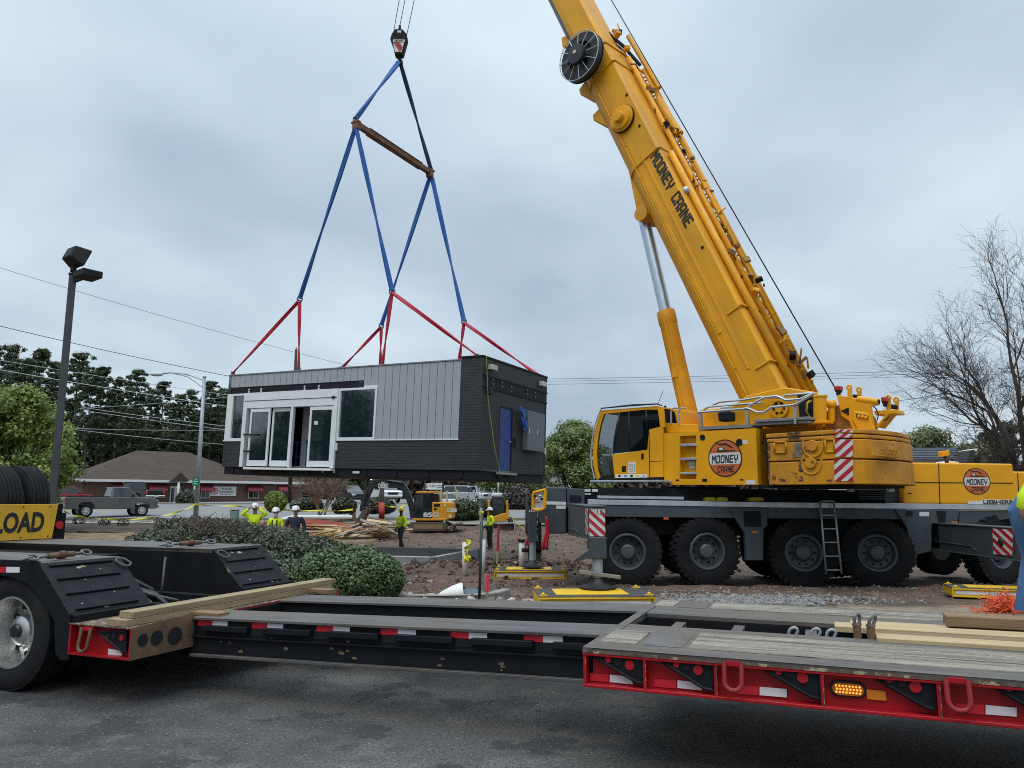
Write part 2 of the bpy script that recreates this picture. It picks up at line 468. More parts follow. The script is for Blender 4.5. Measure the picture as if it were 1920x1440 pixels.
road_m = ground_mat('grey_road', [((0.19, 0.19, 0.195),), ((0.14, 0.14, 0.145), 0.2, 0.45, 0.65, 0.8), ((0.25, 0.245, 0.24), 1.2, 0.55, 0.7, 0.6)], bump=0.15)
conc_m = ground_mat('concrete', [((0.25, 0.235, 0.20),), ((0.17, 0.155, 0.13), 0.8, 0.45, 0.65, 0.8), ((0.20, 0.18, 0.155), 4, 0.56, 0.7, 0.6)], bump=0.2)
mulch_m = ground_mat('mulch', [((0.070, 0.043, 0.027),), ((0.035, 0.022, 0.017), 3, 0.45, 0.6, 0.9), ((0.17, 0.11, 0.075), 9, 0.58, 0.68, 0.8)], bump=1.0, bscale=(10, 40))
redmulch_m = ground_mat('red_mulch', [((0.30, 0.055, 0.025),), ((0.17, 0.032, 0.018), 3, 0.45, 0.6, 0.9)], bump=1.0, bscale=(10, 40))
straw_m = ground_mat('straw', [((0.24, 0.155, 0.075),), ((0.11, 0.07, 0.04), 2, 0.45, 0.6, 0.9), ((0.36, 0.26, 0.13), 7, 0.56, 0.68, 0.8)], bump=1.0, bscale=(10, 40))

grid_sheet('ground', [-900, -400, -200, -120, -80, -50, -30, -14, 0, 14, 30, 50, 80, 120, 200, 400, 900],
           [7, 10.9, 12, 16, 22, 27, 33, 36, 40, 44, 46.6, 48, 59, 70, 90, 140, 300, 900], lambda x, y: gz(x, y)-0.16, grass_m)
def street_edge(x): return 10.55+0.5*noise.noise((x*0.12, 3, 0))+(-0.9 if x > 3 else 0.25)*min(1, abs(x-0.5)/3)
me_x = frange(-60, -14, 4)[:-1]+frange(-14, 16, 0.5)+frange(16, 60, 4)[1:]
mb = MB()
for a, b in zip(me_x, me_x[1:]):
    mb.add([(a, -12, 0), (b, -12, 0), (b, street_edge(b), 0), (a, street_edge(a), 0)], [(0, 1, 2, 3)], asphalt)
structure(mb.build('street_asphalt', org=V((0, 0, 0))))

def site_z(x, y):
    z = gz(x, y)
    e = min(1, max(0, (y-street_edge(x)+0.25)/1.6))
    n1 = noise.turbulence_vector((x*0.45, y*0.45, 0), 3, False)[2]; n2 = noise.noise((x*1.6, y*1.6, 5)); n3 = noise.noise((x*4.2, y*4.2, 9))
    h = n1*0.08+n2*0.045+n3*0.028
    if x > 2.5 and y < 15: h *= 0.35
    # ruts left by the machines
    for a_, b_, c_ in ((.06, 1, 15.0), (.06, 1, 15.9), (-.35, 1, 23.5), (-.35, 1, 25.2), (.22, 1, 29.0), (.22, 1, 30.8), (.9, 1, 24.0)):
        q_ = (a_*x+b_*y-c_+.15*noise.noise((x*.4, y*.4, c_)))/.22
        if abs(q_) < 4: h += .055*exp(-((abs(q_)-1.6)/.7)**2)-.075*exp(-q_*q_)
    # spoil heap in front of the form work
    h += 0.24*exp(-((x-0.4)/2.4)**2-((y-21.0)/0.75)**2)*(1+0.5*n2)+0.22*exp(-((x+2.2)/1.6)**2-((y-20.6)/0.5)**2)
    return z-0.012*(1-e)+h*e
def earth(x, y):
    k = 0.0
    if x > 1.5: k += 0.75*max(0, 1-abs(y-11.3)/2.2)*min(1, (x-1.5)/2)
    k += 0.25*max(0, 1-abs(y-30)/7)
    return k
grid_sheet('site_ground', frange(-13, 17, 0.14), frange(9.4, 20, 0.12)+frange(20, 46.4, 0.3)[1:], site_z, dirt_m, earth)
def woods_behind():
    rng = np.random.default_rng(5); n = 15000; y = rng.uniform(-70, 62, n); x = rng.uniform(-68, -62, n)
    z = (10.8+3.2*np.sin(y*.3)+2.5*np.sin(y*.83)+1.5*np.sin(y*2.1))*rng.random(n)
    stuff(leaf_cloud('woodland', np.stack([x, y, z], 1), np.stack([np.ones(n), rng.normal(0, .4, n), rng.normal(.3, .4, n)], 1), 1.3, rng.random(n)*.6, leaf_mat('pine_needles', (0, 0, 0), (0, 0, 0)), None, 1.6, None, 9))
grid_sheet('straw_verge', frange(-30, -6.6, 0.6), frange(14, 38.8, 0.8), lambda x, y: gz(x, y)+0.02+0.05*noise.noise((x, y, 0)), straw_m)
grid_sheet('mulch_bed', frange(-32, -6.4, 0.5), frange(38.6, 46.2, 0.5), lambda x, y: gz(x, y)+0.05+0.09*noise.noise((x*.8, y*.8, 0)), mulch_m)
grid_sheet('highway', [-260, -120, -60, -30, 0, 30, 60, 120, 260], frange(47.2, 69, 3), lambda x, y: gz(x, y)+0.03, road_m)
white_paint = mat('road_paint', (0.62, 0.61, 0.57), 0.7, var=0.1)
yellow_paint = mat('yellow_road_paint', (0.62, 0.42, 0.06), 0.7, var=0.1)
def stripe(name, y, w, m, x0=-260, x1=260):
    grid_sheet(name, frange(x0, x1, 26), [y, y+w], lambda x, yy: gz(x, yy)+0.036, m)
stripe('road_edge_line', 48.0, 0.15, white_paint); stripe('centre_line', 57.4, 0.14, yellow_paint); stripe('centre_line', 57.75, 0.14, yellow_paint); stripe('road_edge_line', 68.2, 0.15, white_paint)
mb = MB()
for x in frange(-200, 200, 8):
    for ya, yb in ((46.9, 47.2), (69.0, 69.3)):
        mb.obox((x, ya, gz(x, ya)-0.1), (8, 0, 0), (0, yb-ya, 0), (0, 0, 0.25), conc_m)
structure(mb.build('highway_kerb', org=V((0, 0, 0))))
grid_sheet('pavement', frange(-120, 120, 12), frange(44.9, 46.4, 0.5), lambda x, y: gz(x, y)+0.06+0.0*x, conc_m)
grid_sheet('car_park', frange(-80, 90, 10), frange(74, 100, 5), lambda x, y: gz(x, y)+0.02, road_m)
grid_sheet('red_mulch_bed', frange(-15.5, -7.2, 0.5), frange(41.0, 44.6, 0.4), lambda x, y: gz(x, y)+0.02+0.42*max(0, 1-((x+11.3)/4.2)**2)*max(0, 1-((y-42.8)/1.8)**2)+0.03*noise.noise((x*2, y*2, 1)), redmulch_m)

# broken kerb left standing at the edge of the street
mb = MB(); kp = [on_z(u, v, 0.0) for u, v in ((690, 1124), (760, 1126), (830, 1128), (890, 1127), (930, 1122), (958, 1114))]
for i, (a, b) in enumerate(zip(kp, kp[1:])):
    d = (b-a).normalized(); nn = V((-d.y, d.x, 0))
    mb.obox(a-V((0, 0, 0.1)), (b-a), nn*0.16, (0, 0, 0.19), conc_m)
structure(mb.build('street_kerb', bevel=0.02, seg=2))
mb = MB()
for x in frange(-60, -2.9, 3):
    mb.obox((x, 11.0, -0.1), (2.9, 0, 0), (0, 0.16, 0), (0, 0, 0.24), conc_m)
structure(mb.build('street_kerb', bevel=0.02, seg=2))

# loose stone and rubble

def rubble(name, spots, m_list, seed):
    rnd = random.Random(seed); mb = MB()
    ico = bmesh.new(); bmesh.ops.create_icosphere(ico, subdivisions=1, radius=1.0)
    iv = [v.co.copy() for v in ico.verts]; ifc = [[v.index for v in f.verts] for f in ico.faces]; ico.free()
    for x, y, s in spots:
        R = Matrix.Rotation(rnd.random()*6.3, 3, V((rnd.random()-.5, rnd.random()-.5, rnd.random())).normalized())
        q = V((s*rnd.uniform(.7, 1.4), s*rnd.uniform(.6, 1.1), s*rnd.uniform(.45, .8)))
        vs = [R@V((p.x*q.x*rnd.uniform(.75, 1.2), p.y*q.y*rnd.uniform(.75, 1.2), p.z*q.z)) + V((x, y, site_z(x, y)+s*0.25)) for p in iv]
        mb.add(vs, ifc, rnd.choice(m_list))
    return stuff(mb.build(name, org=V((0, 0, 0))))
stone_g = mat('grey_stone', (0.17, 0.17, 0.17), 0.9, var=0.35, scale=9)
stone_l = mat('pale_stone', (0.24, 0.215, 0.185), 0.9, var=0.3, scale=9)
stone_b = mat('brown_clod', (0.085, 0.052, 0.038), 0.95, var=0.3, scale=9)
rr = random.Random(5); sp = []
for i in range(1500):                                # crushed stone by the crane tyres
    x = rr.gauss(4.0, 0.9); y = rr.gauss(13.1, 0.55); sp.append((x, y, rr.uniform(.015, .05)))
for i in range(600):
    x = rr.uniform(2.5, 11); y = rr.gauss(14.6, 0.8); sp.append((x, y, rr.uniform(.01, .035)))
rubble('crushed_stone', sp, [stone_g, stone_g, stone_l], 1)
sp = []
for i in range(1300):
    x = rr.uniform(-4.5, 2.6); y = rr.uniform(11.6, 17.5)
    sp.append((x, y, abs(rr.gauss(0, .022))+.008))
for i in range(1800):
    y = 17+28*rr.random()**1.5; x = rr.uniform(-9, 5)
    sp.append((x, y, abs(rr.gauss(0, .028))+.012))
for i in range(900):
    x = rr.gauss(0.2, 2.2); y = rr.gauss(20.9, 0.6); sp.append((x, y, abs(rr.gauss(0, .04))+.02))
rubble('dirt_clods', sp, [stone_b]*9+[stone_l], 2)
sp = [(rr.gauss(-1.9, 0.9), rr.gauss(12.3, 0.35), rr.uniform(.03, .11)) for i in range(160)]+[(rr.uniform(0.2, 2.2), rr.gauss(12.6, 0.5), rr.uniform(.02, .07)) for i in range(240)]
rubble('pale_rubble', sp, [stone_l, mat('white_rubble', (.42, .39, .35), .9, var=.3, scale=9), stone_g], 3)

# ================================================================ TREES
bark_d = mat('dark_bark', (0.060, 0.048, 0.040), 0.95, var=0.35, scale=5, bump=0.6, bscale=20)
bark_g = mat('grey_bark', (0.085, 0.075, 0.068), 0.95, var=0.3, scale=6, bump=0.6, bscale=25)
pine_leaf = leaf_mat('pine_needles', (0.016, 0.030, 0.015), (0.125, 0.160, 0.070), 0.2)
spring_leaf = leaf_mat('spring_leaves', (0.070, 0.115, 0.018), (0.36, 0.43, 0.105), 0.35)
pear_leaf = leaf_mat('pear_leaves', (0.055, 0.085, 0.022), (0.34, 0.41, 0.15), 0.35)
olive_leaf = leaf_mat('olive_leaves', (0.060, 0.075, 0.025), (0.30, 0.31, 0.15), 0.30)
hedge_leaf = leaf_mat('hedge_leaves', (0.007, 0.013, 0.006), (0.115, 0.140, 0.060), 0.12, 0.4)
ball_leaf = leaf_mat('light_shrub_leaves', (0.07, 0.11, 0.012), (0.32, 0.38, 0.06), 0.3)
brown_leaf = leaf_mat('bare_brown_woods', (0.022, 0.016, 0.013), (0.105, 0.075, 0.058), 0.1)
NPINE = 0
def make_pine(seed, H, label, group):
    rng = np.random.default_rng(seed); rnd = random.Random(seed)
    root = thing('pine_tree', label, 'tree', None, group)
    mb = MB(); lean = rnd.uniform(-.03, .03)
    mb.tube([(lean*z, 0, z) for z in np.linspace(-.4, H*.97, 9)], [lerp(.24, .05, i/8) for i in range(9)], bark_d, 7)
    cs, rs = [], []
    z = H*rnd.uniform(.36, .44)
    while z < H*0.97:
        k = (z/H-.36)/.62; L = (1.0-k**2.2)*H*.15+.6
        if k < .25: L *= rnd.uniform(.4, .9)
        for q in range(rnd.randint(3, 5)):
            a = rnd.random()*6.283; l = L*rnd.uniform(.5, 1.1); up = rnd.uniform(.05, .35)*l
            p0 = V((lean*z, 0, z)); p1 = p0+V((cos(a)*l, sin(a)*l, up))
            mb.tube([p0, p0.lerp(p1, .5)+V((0, 0, -.08*l)), p1], [.055, .04, .02], bark_d, 4, caps=False)
            for t in np.linspace(.35, 1.08, 6):
                if rnd.random() < .9: cs.append(p0.lerp(p1, t)+V((rnd.gauss(0, .30), rnd.gauss(0, .30), .10+rnd.gauss(0, .18)))); rs.append(rnd.uniform(.20, .52)*H/21)
        z += H*rnd.uniform(.030, .048)
    cs.append(V((lean*H, 0, H*.97))); rs.append(.8)
    mb.build('trunk', root)
    P, Nn, S = clump_points(rng, cs, rs, [int(150*r*r)+20 for r in rs], 0.75, 0.1)
    leaf_cloud('crown', P, Nn, 0.15, S, pine_leaf, root, 3.0, WM[root], seed)
    return root
PINES = [make_pine(11+i, 21.0, 'tall dark pine behind the brick building', 'pine trees behind the brick building') for i in range(4)]
spots = [(-12, 640, 100), (20, 644, 108), (48, 668, 97), (78, 650, 103), (108, 676, 112), (150, 658, 102), (172, 690, 96), (196, 684, 106), (226, 705, 98), (258, 690, 104),
         (285, 726, 99), (312, 712, 110), (336, 738, 98), (358, 728, 105), (382, 742, 108), (402, 712, 101), (418, 726, 106), (440, 722, 99), (470, 735, 104), (505, 745, 108), (540, 740, 102), (590, 750, 106), (640, 745, 103), (690, 752, 108), (750, 748, 103)]
used = set()
for i, (u, v, Y) in enumerate(spots):
    p = at(u, v, Y); g = gz(p.x, Y); s = (p.z-g)/21.0
    W = TR(p.x, Y, g, i*1.7, s)
    k = i % 4
    lab = 'tall dark pine tree in the row behind the brick building'
    if k not in used: used.add(k); o = PINES[k]; o.matrix_world = W; o['label'] = lab
    else: o = dup(PINES[k], W, lab)
    o['group'] = 'pine trees behind the brick building'

def leafy(name, label, cat, base, H, R, clumps, per, leaf, m, seed, trunk_r=0.14, low=0.25, squash=.8, group=None, shape=1.0, multi=1, bark=bark_g, aspect=1.5):
    rng = np.random.default_rng(seed); rnd = random.Random(seed)
    root = thing(name, label, cat, V(base), group); b = V(base)
    mb = MB(); cs, rs = [], []
    for k in range(multi):
        a0 = rnd.random()*6.28
        off = V((cos(a0), sin(a0), 0))*(0.1*(multi-1))
        mb.tube([b+off+V((0, 0, -.2)), b+off*2+V((rnd.gauss(0, .05), 0, H*.3)), b+off*3.5+V((rnd.gauss(0, .12)*H*.1, 0, H*.7))], [trunk_r, trunk_r*.75, trunk_r*.3], bark, 8)
    for i in range(clumps):
        t = low+(1-low)*rnd.random()**.8
        w = R*(sin(pi*min(1, max(0.02, (t-low)/(1-low)*.86+.14)))**.6)*shape
        a = rnd.random()*6.283; q = w*sqrt(rnd.random())
        c = b+V((cos(a)*q, sin(a)*q, H*t*.94)); cs.append(c); rs.append(R*rnd.uniform(.16, .30))
        if i % 3 == 0: mb.tube([b+V((0, 0, H*low*.8+.2*H*rnd.random())), b.lerp(c, .55)+V((0, 0, H*.1)), c], [trunk_r*.4, trunk_r*.25, trunk_r*.08], bark, 5, caps=False)
    mb.build('trunk', root)
    P, Nn, S = clump_points(rng, cs, rs, [per]*len(cs), squash, .3)
    leaf_cloud('crown', P, Nn, leaf, S, m, root, aspect, WM[root], seed)
    return root
p = at(18, 900, 38); leafy('leafy_tree', 'bright green spring tree at the left edge beside the lamp post', 'tree', (p.x, 38, gz(p.x, 38)), 7.6, 2.9, 120, 260, .12, spring_leaf, 21, low=.2, trunk_r=.13)
p = at(-70, 900, 44); leafy('leafy_tree', 'second bright green tree cut off by the left edge of the photo', 'tree', (p.x, 44, gz(p.x, 44)), 8.6, 3.6, 70, 220, .13, spring_leaf, 22, low=.2, trunk_r=.13)
p = at(1078, 900, 46); leafy('flowering_pear_tree', 'rounded pale green tree between the lifted building and the crane cab', 'tree', (p.x, 46, gz(p.x, 46)), 6.3, 2.5, 110, 240, .115, pear_leaf, 23, low=.16, trunk_r=.11, multi=4, bark=bark_d)
p = at(965, 900, 72); leafy('leafy_tree', 'far green tree seen under the right end of the lifted building', 'tree', (p.x, 72, gz(p.x, 72)), 5.6, 3.2, 50, 170, .18, pear_leaf, 24, low=.2, trunk_r=.12)
p = at(1745, 860, 78); leafy('leafy_tree', 'olive green tree rising above the grey metal roof', 'tree', (p.x, 78, gz(p.x, 78)), 7.6, 5.2, 80, 200, .22, olive_leaf, 25, low=.3)
p = at(1842, 860, 60); leafy('leafy_tree', 'low olive tree beside the exhaust stack right of the metal roof', 'tree', (p.x, 60, gz(p.x, 60)), 5.0, 2.6, 50, 170, .17, olive_leaf, 26, low=.2)
p = at(1892, 800, 84); r_ = make_pine(31, 8.8, 'short dark pine behind the trunk of the bare tree', None); r_.matrix_world = TR(p.x, 84, gz(p.x, 84), 0, 1.0)
p = at(1848, 800, 90); r2 = dup(r_, TR(p.x, 90, gz(p.x, 90), 2, 0.95), 'short dark pine just left of the bare trunk')

# bare tree at the right edge
def bare_tree(name, label, base, trunk_r, seed, levels, L0, m, spread=.55, first=None, min_r=.006):
    rnd = random.Random(seed); root = thing(name, label, 'tree', V(base))
    mb = MB(); tw = MB()
    def grow(p, d, L, r, lev, up):
        k = 4 if lev < 3 else 3; pts = [p]; rs = [r]; q = V(p); dd = V(d)
        ang = .07+.05*lev
        for i in range(k):
            dd = (dd+V((rnd.gauss(0, ang), rnd.gauss(0, ang), rnd.gauss(0, ang)+up))).normalized()
            q = q+dd*L/k; pts.append(V(q)); rs.append(max(min_r*.6, r*(1-.55*(i+1)/k)))
        (mb if lev < 3 else tw).tube(pts, rs, m, 8 if lev < 2 else (5 if lev < 3 else 3), caps=False)
        if lev >= levels: return
        nb = (0, 4, 5, 6, 5, 4)[min(lev+1, 5)] if lev else 0
        for i in range(nb):
            t = rnd.uniform(.25, 1.0); j = min(k-1, int(t*k)); c = pts[j].lerp(pts[j+1], t*k-j)
            dj = (pts[j+1]-pts[j]).normalized(); x, y = orth(dj); a = rnd.random()*6.283
            nd = (dj*cos(spread)+(x*cos(a)+y*sin(a))*sin(spread)*rnd.uniform(.7, 1.3)).normalized()
            grow(c, nd, L*rnd.uniform(.45, .72), max(min_r, rs[j]*.52), lev+1, up)
        grow(pts[-1], dd, L*.6, max(min_r, rs[-1]*.9), lev+1, up)
    b = V(base)
    h = first['h']
    mb.tube([b+V((0, 0, -.3)), b+V((0, 0, .2)), b+V((.03, 0, h*.5)), b+V((0, 0, h))], [trunk_r*1.5, trunk_r*1.1, trunk_r*.95, trunk_r*.9], m, 10)
    for d, L, r, z in first['limbs']:
        grow(b+V((0, 0, z)), V(d).normalized(), L, r, 1, .03)
    mb.build('trunk', root); tw.build('crown', root)
    return root
tb = at(1908, 870, 31); tb.z = gz(tb.x, 31)
bare_tree('bare_tree', 'large bare tree with spreading twigs at the right edge', tb, .21, 4, 5, 4.6, bark_d, .46,
    first={'h': 2.4, 'limbs': [((-.95, .1, .40), 1.35, .09, 1.9), ((-.75, -.3, .8), 1.55, .09, 2.2), ((-.10, .1, 1), 3.0, .12, 2.3), ((.04, .2, 1), 5.2, .15, 2.35),
        ((.3, -.1, 1), 5.6, .14, 2.3), ((.75, .25, .8), 4.8, .12, 2.2), ((.95, 0, .45), 4.4, .11, 2.0), ((-.4, .7, .7), 1.8, .10, 2.1), ((.05, -.5, 1), 4.2, .11, 2.3), ((-.7, .35, .55), 1.5, .09, 2.0), ((-.5, -.5, .75), 1.5, .09, 2.1)]})
tb2 = at(602, 955, 43.5); tb2.z = gz(tb2.x, 43.5)+.3
bare_tree('crape_myrtle', 'bare multi stemmed ornamental tree standing on the red mulch bed', tb2, .05, 8, 4, 1.2, mat('tan_bark', (0.22, 0.16, 0.12), .9, var=.3), .35,
    first={'h': .15, 'limbs': [((-.55, 0, 1), 1.7, .05, 0), ((-.3, .2, 1), 1.8, .05, 0), ((-.1, -.2, 1), 1.8, .05, 0), ((.12, .2, 1), 1.8, .05, 0), ((.35, 0, 1), 1.7, .05, 0), ((.6, -.1, 1), 1.6, .045, 0)]}, min_r=.012)

# far woods that read as one mass
woods_behind()
rng = np.random.default_rng(77); n = 30000
x = rng.uniform(-110, 60, n); y = rng.uniform(114, 122, n)
top = 8.5+3.0*np.sin(x*.21)+1.5*np.sin(x*.53+1); top = np.where(x > -8, 4.6+1.0*np.sin(x*.5), top)
z = 1.2+top*rng.random(n)**.85
P = np.stack([x, y, z], 1); Nn = np.stack([rng.normal(0, .4, n), -np.ones(n), rng.normal(.3, .4, n)], 1)
o = stuff(leaf_cloud('woodland', P, Nn, .75, np.clip(.45+.25*np.sin(x*.9)*np.cos(z*.8)+rng.normal(0, .2, n), 0, 1), brown_leaf, None, 1.8, None, 3))
n = 16000
x = rng.uniform(-100, -18, n); y = rng.uniform(109, 115, n); z = 1.5+12*rng.random(n)+2*np.sin(x*.4)
o = stuff(leaf_cloud('evergreen_woodland', np.stack([x, y, z], 1), np.stack([rng.normal(0, .4, n), -np.ones(n), rng.normal(.3, .4, n)], 1), .62, rng.random(n)*.6, pine_leaf, None, 2.0, None, 4))
# leaf mass between crowns, under the lifted building
# ================================================================ HEDGES AND SHRUBS
def shrub(name, label, blobs, n, leaf, m, seed, cat='shrub', group=None, core=True, aspect=1.7):
    """blobs: (centre, (rx, ry, rz)); leaves over the outside of the merged blobs, twigs and a shade-dark core inside"""
    rng = np.random.default_rng(seed)
    c0 = V(blobs[0][0]); base = V((c0.x, c0.y, min(b[0][2]-b[1][2] for b in blobs)))
    root = thing(name, label, cat, base, group)
    P, Nn, S = [], [], []
    area = [b[1][0]*b[1][1]+b[1][0]*b[1][2]+b[1][1]*b[1][2] for b in blobs]; tot = sum(area)
    for (c, r), ar in zip(blobs, area):
        k = int(n*ar/tot); d = rng.normal(0, 1, (k, 3)); d /= np.linalg.norm(d, axis=1)[:, None]
        q = (0.86+0.17*rng.random(k)**2+0.05*np.sin(d[:, 0]*9+c[0]*3)*np.cos(d[:, 2]*8))[:, None]
        p = np.asarray(c)+d*q*np.asarray(r)
        keep = np.ones(k, bool)
        for (c2, r2) in blobs:
            if c2 is c: continue
            keep &= (((p-np.asarray(c2))/np.asarray(r2))**2).sum(1) > .72
        p = p[keep]; dd = d[keep]
        P.append(p); Nn.append(dd/np.asarray(r)*min(r)+np.array([0, 0, .35]))
        S.append(np.clip(.42+rng.normal(0, .20, len(p))+.18*np.sin(p[:, 0]*5.1+1)*np.sin(p[:, 1]*4.3)*np.cos(p[:, 2]*6), 0, 1))
    P = np.concatenate(P); ok = P[:, 2] > base.z+.02; P = P[ok]
    leaf_cloud('foliage', P, np.concatenate(Nn)[ok], leaf, np.concatenate(S)[ok], m, root, aspect, WM[root], seed)
    if not core: return root
    mb = MB(); dk = mat('shrub_inner_shade', (0.012, 0.012, 0.009), 1.0)  # near-black solid core stands for the shade inside the foliage
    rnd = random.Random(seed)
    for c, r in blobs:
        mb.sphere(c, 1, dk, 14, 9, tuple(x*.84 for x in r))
        for i in range(10):
            a = rnd.random()*6.28
            mb.tube([(c[0], c[1], base.z), (c[0]+cos(a)*r[0]*.5, c[1]+sin(a)*r[1]*.5, c[2]), (c[0]+cos(a)*r[0]*.95, c[1]+sin(a)*r[1]*.95, c[2]+r[2]*.35)], [.02, .014, .006], bark_d, 4, caps=False)
    mb.build('branches_and_core', root)
    return root
def blob(u, v, Y, rx, ry, rz): p = at(u, v, Y); return ((p.x, p.y, p.z), (rx, ry, rz))
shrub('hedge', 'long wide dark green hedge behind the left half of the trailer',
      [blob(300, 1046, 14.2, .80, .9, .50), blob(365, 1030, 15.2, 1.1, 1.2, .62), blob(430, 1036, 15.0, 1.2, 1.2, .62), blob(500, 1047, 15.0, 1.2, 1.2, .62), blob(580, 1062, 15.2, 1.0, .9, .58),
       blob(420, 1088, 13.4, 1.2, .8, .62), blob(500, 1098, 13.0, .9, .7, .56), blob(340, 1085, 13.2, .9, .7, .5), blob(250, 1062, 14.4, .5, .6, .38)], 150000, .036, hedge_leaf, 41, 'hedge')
hedge_root = bpy.data.objects['hedge']
mb = MB(); rh = random.Random(2); twm = mat('dry_twig', (.075, .050, .036), .9, var=.3)
for k in range(420):
    u = rh.gauss(380, 75); a = at(u, interp(u, ((220, 1022), (270, 1000), (320, 984), (380, 975), (450, 978), (560, 1000)))+rh.uniform(-4, 26), rh.uniform(13.6, 15.2)); d = V((rh.gauss(0, .6), rh.gauss(0, .5), rh.uniform(.1, .9))).normalized()*rh.uniform(.06, .20); mb.tube([a-d, a, a+d+V((rh.gauss(0, .03), 0, rh.gauss(0, .03)))], [.006, .005, .003], twm, 3)
mb.build('dry_twigs', hedge_root)
shrub('clipped_shrub', 'clipped round dark green shrub at the right end of the hedge',
      [blob(655, 1084, 12.2, .82, .75, .50), blob(600, 1090, 12.3, .55, .6, .47), blob(708, 1088, 12.3, .42, .5, .44)], 60000, .032, leaf_mat('clipped_leaves', (.014, .032, .010), (.15, .22, .07), .15, .45), 42)
def far_shrub(name, label, u, v, Y, rx, rz, m, n, seed, leaf=.10, group=None, ry=None, core=True):
    p = at(u, v, Y); g = gz(p.x, Y)
    return shrub(name, label, [((p.x, Y, max(p.z, g+rz*.6)), (rx, ry or rx, rz)), ((p.x+rx*.45, Y+.1, max(p.z, g+rz*.6)-rz*.12), (rx*.7, (ry or rx)*.8, rz*.85)), ((p.x-rx*.5, Y-.1, max(p.z, g+rz*.6)-rz*.18), (rx*.62, (ry or rx)*.8, rz*.78))] if name != 'round_shrub' else [((p.x, Y, max(p.z, g+rz*.6)), (rx, ry or rx, rz))], n, leaf, m, seed, group=group, core=core)
far_shrub('round_shrub', 'light green ball shaped shrub between the hard hats and the brick building', 517, 941, 41, .58, .58, ball_leaf, 5000, 51, .07)
mb = MB(); q = at(517, 950, 41); 
far_shrub('low_shrub', 'low dark shrub left of the bare multi stemmed tree', 575, 946, 46, .85, .42, hedge_leaf, 3000, 52)
far_shrub('low_shrub', 'low dark shrub right of the bare multi stemmed tree', 646, 948, 46, .65, .5, hedge_leaf, 2600, 53)
far_shrub('low_shrub', 'dark shrub behind the digger arm in front of the white pickup', 712, 948, 48, .9, .55, hedge_leaf, 3000, 54)
far_shrub('low_shrub', 'broad clipped hedge shrub behind the yellow digger', 868, 958, 47, 1.1, .75, leaf_mat('mid_hedge', (.014, .024, .010), (.085, .115, .04), .12), 5000, 55)
far_shrub('low_shrub', 'clipped hedge shrub between the digger and the loader', 905, 955, 48, .75, .62, hedge_leaf, 3000, 56)
far_shrub('low_shrub', 'dark shrub under the white banner on the brick wall', 352, 938, 74, 1.0, .9, hedge_leaf, 1500, 57, .16)
far_shrub('low_shrub', 'purplish brown bush beside the right end of the lifted building', 972, 935, 60, 1.3, 1.2, brown_leaf, 2500, 58, .16)
for i, (u, v) in enumerate(((148, 974), (196, 976), (231, 977), (300, 974), (332, 971), (366, 970))):
    far_shrub('small_dormant_shrub', 'small brown dormant shrub on the mulch bed beside the highway', u, v+2, 40, .24, .20, brown_leaf, 260, 60+i, .06, 'dormant shrubs on the mulch bed', core=False)
# ================================================================ BACKGROUND BUILDINGS
def brick_mat(name, c1, c2, mortar, scale=1.0, bw=.22, bh=.075, vec='xz', rough=.85, mortar_size=.012, bump=.25):
    if name in MATS: return MATS[name]
    m = bpy.data.materials.new(name); m.use_nodes = True; nt = m.node_tree; N, L = nt.nodes, nt.links
    b = N['Principled BSDF']; b.inputs['Roughness'].default_value = rough
    tc = N.new('ShaderNodeTexCoord'); s = N.new('ShaderNodeSeparateXYZ'); L.new(tc.outputs['Object'], s.inputs[0])
    a = N.new('ShaderNodeMath'); a.operation = 'ADD'; L.new(s.outputs[0], a.inputs[0]); L.new(s.outputs[1], a.inputs[1])
    c = N.new('ShaderNodeCombineXYZ'); L.new(a.outputs[0], c.inputs[0]); L.new(s.outputs[2], c.inputs[1])
    t = N.new('ShaderNodeTexBrick'); t.inputs['Scale'].default_value = scale
    t.inputs['Brick Width'].default_value = bw; t.inputs['Row Height'].default_value = bh; t.inputs['Mortar Size'].default_value = mortar_size
    t.inputs['Color1'].default_value = (*c1, 1); t.inputs['Color2'].default_value = (*c2, 1); t.inputs['Mortar'].default_value = (*mortar, 1)
    L.new(c.outputs[0], t.inputs['Vector'])
    n = N.new('ShaderNodeTexNoise'); n.inputs['Scale'].default_value = 1.3; n.inputs['Detail'].default_value = 8; L.new(tc.outputs['Object'], n.inputs['Vector'])
    mp = N.new('ShaderNodeMapRange'); mp.inputs['To Min'].default_value = .75; mp.inputs['To Max'].default_value = 1.25; L.new(n.outputs[0], mp.inputs[0])
    vm = N.new('ShaderNodeVectorMath'); vm.operation = 'SCALE'; L.new(t.outputs['Color'], vm.inputs[0]); L.new(mp.outputs[0], vm.inputs['Scale'])
    L.new(vm.outputs[0], b.inputs['Base Color'])
    bp = N.new('ShaderNodeBump'); bp.inputs['Strength'].default_value = bump; bp.inputs['Distance'].default_value = .01; bp.invert = True
    L.new(t.outputs['Fac'], bp.inputs['Height']); L.new(bp.outputs[0], b.inputs['Normal'])
    MATS[name] = m; return m
glass_d = mat('dark_glass', (0.012, 0.016, 0.018), .06, var=.2, spec=.9)
white_m = mat('white_trim', (.62, .62, .60), .5, var=.08)
black_m = mat('black_rubber', (.012, .012, .013), .6, var=.3)
brickw = brick_mat('red_brick', (.135, .050, .034), (.095, .037, .027), (.17, .12, .10), bw=.25, bh=.09)
shingle = mat('brown_shingles', (.054, .036, .025), .95, var=.3, scale=2.0, bump=.4, bscale=12, stretch=(.5, .5, 3))
maroon = mat('maroon_canvas', (.17, .022, .035), .8, var=.18)

